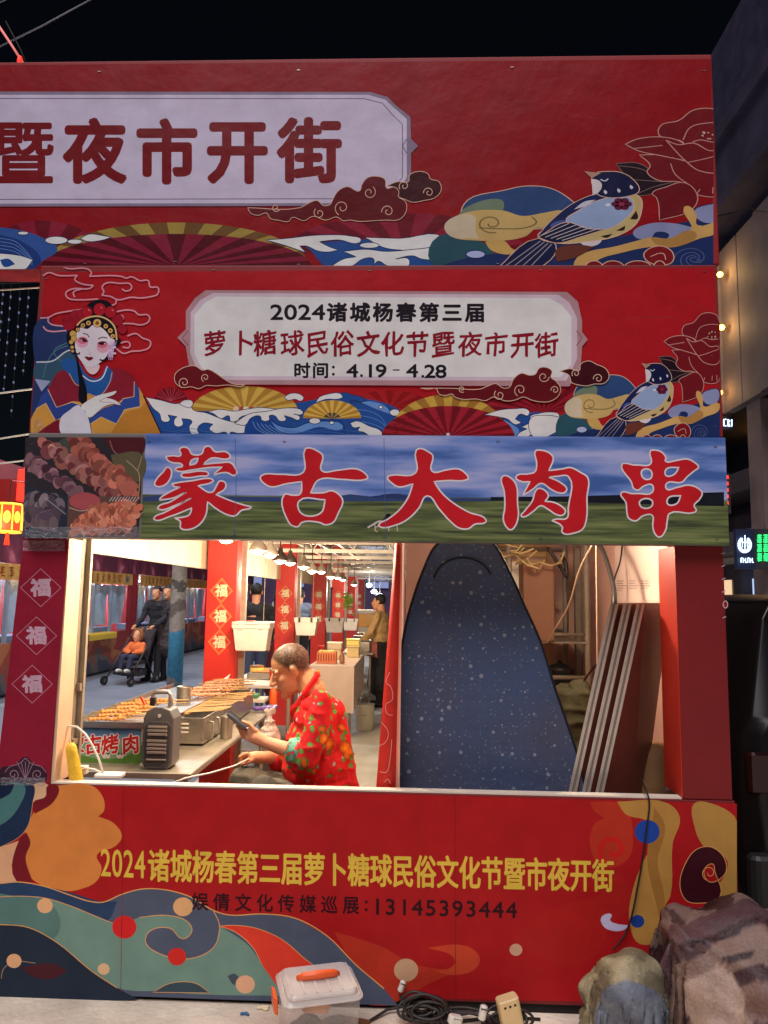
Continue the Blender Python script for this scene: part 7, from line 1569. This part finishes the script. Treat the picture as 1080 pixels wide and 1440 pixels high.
b2 = MB(); b2.rbox(BX((-.06, -.04, ZG+TH-.05)), BX((.06, .05, ZG+TH-.012)), .01); b2.build('orange_packet', mat('orange_packet', (226, 150, 70), .5, ns=20, na=.3), t)
remesh(b, 'contents', mat('dark_bag', (66, 54, 46), .3, ns=18, na=.5, bump=.6, bs=40), t, .006, 2)
b = MB(); c_ = BX((.06, .1, ZG)); b.prism([c_+Vector((.04, -.06, .002)), c_+Vector((.12, -.03, .002)), c_+Vector((.14, .05, .002)), c_+Vector((.02, .08, .002))], (0, 0, .03)); o = b.build('crumpled_carton', mat('carton_brown', (120, 84, 56), .8, ns=20, na=.3), None); tag(o, 'flattened brown carton scrap poking out behind the clear storage box', 'carton')
for k, (u, v, c, lb, w) in enumerate(((372, 1420, (236, 216, 180), 'crumpled cream paper scrap on the paving left of the clear box', .022), (344, 1428, (60, 110, 160), 'tiny blue scrap on the paving', .012), (388, 1416, (230, 224, 214), 'small white scrap touching the clear box', .012))):
    p = onz(u, v, ZG); b = MB()
    for j in range(5): b.ell(p+Vector((random.uniform(-1,1)*w, random.uniform(-.4,.4)*w, .006)), (w*.6, w*.35, .006), seg=7, rings=5)
    o = remesh(b, 'paper_scrap', mat('scrap%d' % k, c, .7), None, .0025, 1); tag(o, lb, 'litter')

# tangled cables and adapters
CBK = mat('cable_dark', (44, 38, 34), .5, ns=30, na=.2); Rc = random.Random(12)
def coil(lbl, cx, cy, r, turns, upr, seed):
    R_ = random.Random(seed); pts = []
    for i in range(turns*22):
        a0 = i*2*PI/22; tr = i/22; rr = r*(1+.14*math.sin(tr*2.1)+.1*R_.uniform(-1, 1)*.3); tilt = .55*math.sin(tr*1.7+seed)
        x, y, z = rr*math.cos(a0), rr*.7*math.sin(a0), .012+tr*.004
        pts.append(Vector((cx+x+.02*math.sin(tr*1.3), cy+y*(1-upr)+.02*math.cos(tr*2.2), max(ZG+.006, ZG+z+upr*(rr*.7+rr*.7*math.sin(a0))*(.8+.2*math.sin(tr))))))
    o = MB().tube(pts, .0055, 6).build('cable_coil', CBK, None, True); return tag(o, lbl, 'cable')
coil('standing bundle of black cable loops below the red counter, by the white plug', .065, -.10, .065, 9, .75, 1)
coil('flatter tangle of dark cable right of the cable bundle', .22, -.12, .085, 5, .25, 4)
coil('loose dark cable loops behind the cream adapter block', .37, -.10, .055, 5, .7, 7)
o = MB().tube([onz(u, v, ZG)+Vector((0, 0, .006+h)) for u, v, h in ((505,1452,0),(520,1438,.0),(545,1427,.012),(572,1425,.02),(600,1433,.012),(640,1440,0),(700,1432,0),(760,1436,0))], .0055, 6).build('cable', CBK, None, True); tag(o, 'single black cable arcing along the paving from the clear box', 'cable')
def block(name, lbl, cat, u, v, Y, w, d, h, m, rz, tilt=0, pins=True):
    p = at(u, v, Y); p.z = max(p.z, ZG+h/2+.002); t = thing(name, lbl, cat, p); M_ = Matrix.Rotation(rz, 3, 'Z') @ Matrix.Rotation(tilt, 3, 'Y')
    b = MB().rbox((-w/2, -d/2, -h/2), (w/2, d/2, h/2), .012); b.v = [p+M_ @ q for q in b.v]; b.build('housing', m, t)
    for k in (-1, 0, 1):
        b = MB().rbox((k*w*.24-.004, -d/2-.0015, h*.28), (k*w*.24+.004, -d/2+.001, h*.34), .002); b.v = [p+M_ @ q for q in b.v]; b.build('slot', RUB, t)
    b = MB().tube([p+M_ @ Vector((0, 0, -h/2)), p+M_ @ Vector((.01, .01, -h/2-.02)), Vector((p.x+.05, p.y+.03, ZG+.006))], .004, 6); b.build('lead', CBK, t, True); return t
CRM = mat('cream_plastic', (226, 196, 142), .45, ns=10, na=.1)
block('adapter_block', 'large cream socket block standing among the cables', 'power adapter', 717, 1424, -.2, .075, .05, .105, CRM, .2, -.22)
block('white_plug', 'white plug leaning on the counter foot above the cable bundle', 'plug', 565, 1387, -.03, .022, .02, .04, WPL, .1, .35)
block('white_plug', 'white plug lying between the cable tangle and the cream block', 'plug', 679, 1424, -.18, .026, .02, .05, WPL, 0, .2)
block('white_plug', 'small white plug half buried in the cables beside the bundle', 'plug', 640, 1434, -.22, .05, .03, .028, WPL, .4, .3)

# sacks at the right
def cloth_mat(name, bands, sc, dist):
    m = mat(name, (120, 90, 80), .9, bump=.7, bs=16, spec=.15); t = m.node_tree; N = t.nodes; L = t.links; bs = N['Principled BSDF']
    tc = N.new('ShaderNodeTexCoord'); n = N.new('ShaderNodeTexNoise'); n.inputs['Scale'].default_value = sc; n.inputs['Detail'].default_value = 4; L.new(tc.outputs['Object'], n.inputs['Vector'])
    sp_ = N.new('ShaderNodeSeparateXYZ'); L.new(tc.outputs['Object'], sp_.inputs[0])
    md = N.new('ShaderNodeMath'); md.operation = 'MULTIPLY_ADD'; md.inputs[1].default_value = dist; L.new(n.outputs[0], md.inputs[0]); L.new(sp_.outputs['Z'], md.inputs[2])
    cr = N.new('ShaderNodeValToRGB'); L.new(md.outputs[0], cr.inputs[0]); e = cr.color_ramp.elements; e[0].position = bands[0][0]; e[0].color = (*lin(bands[0][1]), 1); e[1].position = bands[-1][0]; e[1].color = (*lin(bands[-1][1]), 1)
    for p_, c in bands[1:-1]: q = e.new(p_); q.color = (*lin(c), 1)
    wv = N.new('ShaderNodeTexNoise'); wv.inputs['Scale'].default_value = 55; wv.inputs['Detail'].default_value = 6; L.new(tc.outputs['Object'], wv.inputs['Vector'])
    mr = N.new('ShaderNodeMapRange'); mr.inputs[1].default_value = .3; mr.inputs[2].default_value = .7; mr.inputs[3].default_value = .7; mr.inputs[4].default_value = 1.25; L.new(wv.outputs[0], mr.inputs[0])
    x = N.new('ShaderNodeVectorMath'); x.operation = 'SCALE'; L.new(cr.outputs[0], x.inputs[0]); L.new(mr.outputs[0], x.inputs['Scale']); L.new(x.outputs[0], bs.inputs['Base Color']); return m
YSK = -.42
def weave_mat():
    m = mat('woven_sacking', (140, 120, 110), .5, spec=.4, bump=.25, bs=90); t = m.node_tree; N = t.nodes; L = t.links; bs = N['Principled BSDF']
    a = N.new('ShaderNodeAttribute'); a.attribute_name = 'ink'; tc = N.new('ShaderNodeTexCoord')
    n = N.new('ShaderNodeTexNoise'); n.inputs['Scale'].default_value = 24; n.inputs['Detail'].default_value = 7; L.new(tc.outputs['Object'], n.inputs['Vector'])
    n2 = N.new('ShaderNodeTexNoise'); n2.inputs['Scale'].default_value = 150; L.new(tc.outputs['Object'], n2.inputs['Vector'])
    ad = N.new('ShaderNodeMath'); ad.operation = 'ADD'; L.new(n.outputs[0], ad.inputs[0]); L.new(n2.outputs[0], ad.inputs[1])
    r = N.new('ShaderNodeMapRange'); r.inputs[1].default_value = .7; r.inputs[2].default_value = 1.3; r.inputs[3].default_value = .8; r.inputs[4].default_value = 1.18; L.new(ad.outputs[0], r.inputs[0])
    x = N.new('ShaderNodeVectorMath'); x.operation = 'SCALE'; L.new(a.outputs['Color'], x.inputs[0]); L.new(r.outputs[0], x.inputs['Scale']); L.new(x.outputs[0], bs.inputs['Base Color']); return m
WV = weave_mat()
def drape(name, parent, cx, cy, sx, sy, z0, cores, ink, rot=0, n=84, frames=46, rough=.03, seed=1):
    """a real cloth simulation: a flat sheet falls over rough cores, its rest colour stays with the weave"""
    cols = []
    for mb in cores:
        me = mb.mesh('core'); o = bpy.data.objects.new('core', me); COL.objects.link(o); md = o.modifiers.new('c', 'COLLISION'); o.collision.thickness_outer = .006; o.collision.cloth_friction = 12; cols.append(o)
    g = MB(); g.box((cx-1, cy-1, ZG-.1), (cx+1, cy+1, ZG)); o = bpy.data.objects.new('core', g.mesh('core')); COL.objects.link(o); o.modifiers.new('c', 'COLLISION'); o.collision.thickness_outer = .006; o.collision.cloth_friction = 15; cols.append(o)
    c_, s_ = math.cos(rot), math.sin(rot); b = MB()
    def fn(a, q):
        x, y = (a-.5)*sx, (q-.5)*sy; return Vector((cx+x*c_-y*s_, cy+x*s_+y*c_, z0+rough*noise.noise((x*7, y*7, seed))))
    b.grid(fn, n, n); me = b.mesh(name, WV, True); vc = [tuple(.84*x for x in lin(ink((k % (n+1))/n, (k//(n+1))/n))) for k in range((n+1)**2)]; at_ = me.attributes['ink']; dd = []
    for l in me.loops: dd += [*vc[l.vertex_index], 1.0]
    at_.data.foreach_set('color', dd); o = bpy.data.objects.new(name, me); COL.objects.link(o)
    cl = o.modifiers.new('cloth', 'CLOTH'); st_ = cl.settings; st_.quality = 5; st_.shrink_min = -.16; st_.mass = .35; st_.tension_stiffness = 12; st_.compression_stiffness = 9; st_.shear_stiffness = 5; st_.bending_stiffness = .12; st_.air_damping = 1.5
    cl.collision_settings.use_self_collision = False; cl.collision_settings.distance_min = .006; cl.collision_settings.collision_quality = 2
    cl.point_cache.frame_start = 1; cl.point_cache.frame_end = frames; C.frame_start = 1; C.frame_end = frames
    for f in range(1, frames+1): C.frame_set(f)
    dg = bpy.context.evaluated_depsgraph_get(); me = bpy.data.meshes.new_from_object(o.evaluated_get(dg)); me.name = name
    bpy.data.objects.remove(o)
    for q in cols: bpy.data.objects.remove(q)
    C.frame_set(1)
    R9 = random.Random(seed); CR_ = []
    for k_ in range(9):
        a_ = R9.uniform(0, 6.28); CR_.append((Vector((math.cos(a_), R9.uniform(-.7,.7), math.sin(a_))).normalized(), (2.3, 3.1, 4.2, 5.5, 6.5, 8, 10, 12.5, 15)[k_], (.011, .011, .009, .007, .0055, .0045, .0035, .0026, .002)[k_], R9.random()))
    me.update(); nm = [v.normal.copy() for v in me.vertices]
    for v, q in zip(me.vertices, nm):
        p = v.co; w = noise.noise_vector(p*4)*.05; f = 0
        for d_, k_, a_, h_ in CR_:
            f += a_*(abs((((p+w).dot(d_)*k_+h_) % 1)-.5)*4-1)
        v.co = p+q*(f-.004)*min(1, max(0, (p.z-ZG)/.03))
    me.polygons.foreach_set('use_smooth', [True]*len(me.polygons))
    ob = link(name, me, parent); sd_ = ob.modifiers.new('solid', 'SOLIDIFY'); sd_.thickness = .004
    return ob
t = thing('cloth_bundle', 'big bundle of brown patched sacking piled at the lower right corner', 'bundle', at(1010, 1430, YSK))
L0 = at(938, 1300, YSK); ztop = at(1000, 1266, YSK+.2).z; xc = L0.x
core = MB(); core.rbox((xc+.04, YSK+.0, ZG+.001), (xc+.62, YSK+.28, ztop-.05), .07, n=5); core2 = MB(); core2.ell((xc+.3, YSK+.14, ztop-.08), (.24, .13, .075)); core3 = MB(); core3.ell((xc+.1, YSK-.06, ZG+.09), (.12, .09, .1)); core4 = MB(); core4.ell((xc+.36, YSK-.1, ZG+.13), (.16, .09, .13)); core5 = MB(); core5.cap((xc+.12, YSK-.04, ztop-.2), (xc+.6, YSK-.06, ztop-.12), .045); core6 = MB(); core6.cap((xc+.16, YSK-.12, ZG+.2), (xc+.62, YSK-.14, ZG+.26), .04)
def ink1(a, q):
    w = .05*noise.noise((a*6, q*6, 3)); q2 = q+w; a2 = a+w
    if .16 < a2 < .31 and .25 < q2 < .47: return (180, 152, 134)
    if noise.noise((a*4, q*16, 6)) > .32: return (58, 34, 36)  # dark streaks painted as shaded hollows between the folds
    if q2 < .16: return (60, 38, 42)
    if q2 < .24: return (150, 112, 94)
    if q2 < .29: return (64, 36, 40)
    if q2 < .38: return (132, 100, 90)
    if q2 < .42: return (70, 42, 46)
    if q2 < .52: return (140, 112, 100)
    if q2 < .62: return (92, 66, 70)
    if noise.noise((a*14, q*5, 1)) > .25: return (70, 46, 48)
    return (128, 104, 96)
MB().rbox((xc+.05, YSK+.01, ZG+.001), (xc+.61, YSK+.27, ztop-.06), .07).build('inner_sack', mat('sack_inner', (90, 64, 60), .9, ns=12, na=.3), t)
drape('sacking', t, xc+.36, YSK+.06, 1.0, .86, ztop+.05, [core, core2, core3, core4, core5, core6], ink1, .12, 100, 38, .06, 5)
core = MB(); core.ell((xc+.06, YSK-.16, ZG+.06), (.09, .05, .07)); core2 = MB(); core2.ell((xc+.26, YSK-.2, ZG+.07), (.1, .05, .08))
def ink2(a, q):
    v = noise.noise((a*5, q*5, 9)); return (44, 30, 34) if v < -.15 else (164, 130, 100) if v > .18 else (112, 62, 54) if v > 0 else (84, 52, 50)
drape('torn_cloth', t, xc+.15, YSK-.18, .46, .3, ZG+.26, [core, core2], ink2, .3, 48, 32, .09, 8)
TH_ = mat('frayed_thread', (176, 150, 132), .8); Rr = random.Random(8)
t = thing('woven_sack', 'smaller grey blue sack with a pale floral top leaning left of the big bundle', 'sack', at(870, 1440, YSK)); a = at(832, 1362, YSK); c = at(935, 1440, YSK); zt = a.z
core = MB(); core.rbox((a.x+.03, YSK+.0, ZG+.001), (c.x-.01, YSK+.2, zt-.05), .05, n=5); core2 = MB(); core2.ell((a.x+.14, YSK+.1, zt-.06), (.09, .08, .045))
def ink3(a, q):
    v = noise.noise((a*9, q*9, 2))
    if q > .45: return (168, 158, 128) if v > .12 else (112, 104, 84) if v < -.12 else (142, 134, 106)
    if q > .1: return (122, 130, 144) if v > -.1 else (104, 112, 128)
    return (70, 52, 66)
MB().rbox((a.x+.04, YSK+.01, ZG+.001), (c.x-.02, YSK+.19, zt-.06), .05).build('inner_sack', mat('sack_blue_inner', (104, 112, 124), .8, ns=12, na=.25), t)
drape('sack_cloth', t, (a.x+c.x)/2+.01, YSK+.06, .56, .58, zt+.05, [core, core2], ink3, -.1, 76, 36, .05, 12)
FILM = mat('clear_film', (206, 206, 216), .12, alpha=.22, ns=20, na=.2, bump=1, bs=30, spec=.9)
# crinkled clear tape along the lower left edge of the boards
for nm, (u0, u1, v0, v1, Y), par in (('clear_tape', (35, 196, 741, 757, YK), keb), ('clear_tape', (33, 92, 760, 775, 0), stall), ('clear_tape', (2, 64, 1093, 1104, 0), stall), ('clear_tape', (48, 62, 590, 614, YS), fest)):
    b = MB(); b.grid(lambda x, y: at(u0+(u1-u0)*x, v0+(v1-v0)*y, Y)+Vector((0, -.005-.004*noise.noise((x*14, y*4, u0))-.003*noise.noise((x*40, y*9, u0)), 0)), 50, 8)
    b.build(nm, FILM, par, False)
t = thing('far_building', 'dim purple building closing the far end of the lane behind everything', 'building', (-5, 48, 0))
MB().box((-16, 46, 0), (6, 50, 9)).build('facade', mat('far_facade', (84, 66, 96), .9, ns=.6, na=.3), t)
for k in range(7): MB().box((-14+k*2.8, 45.9, 2.2), (-12.6+k*2.8, 45.99, 3.6)).build('window', mat('far_window', (150, 160, 190), .4, emit=(120, 140, 200), es=.5), t)
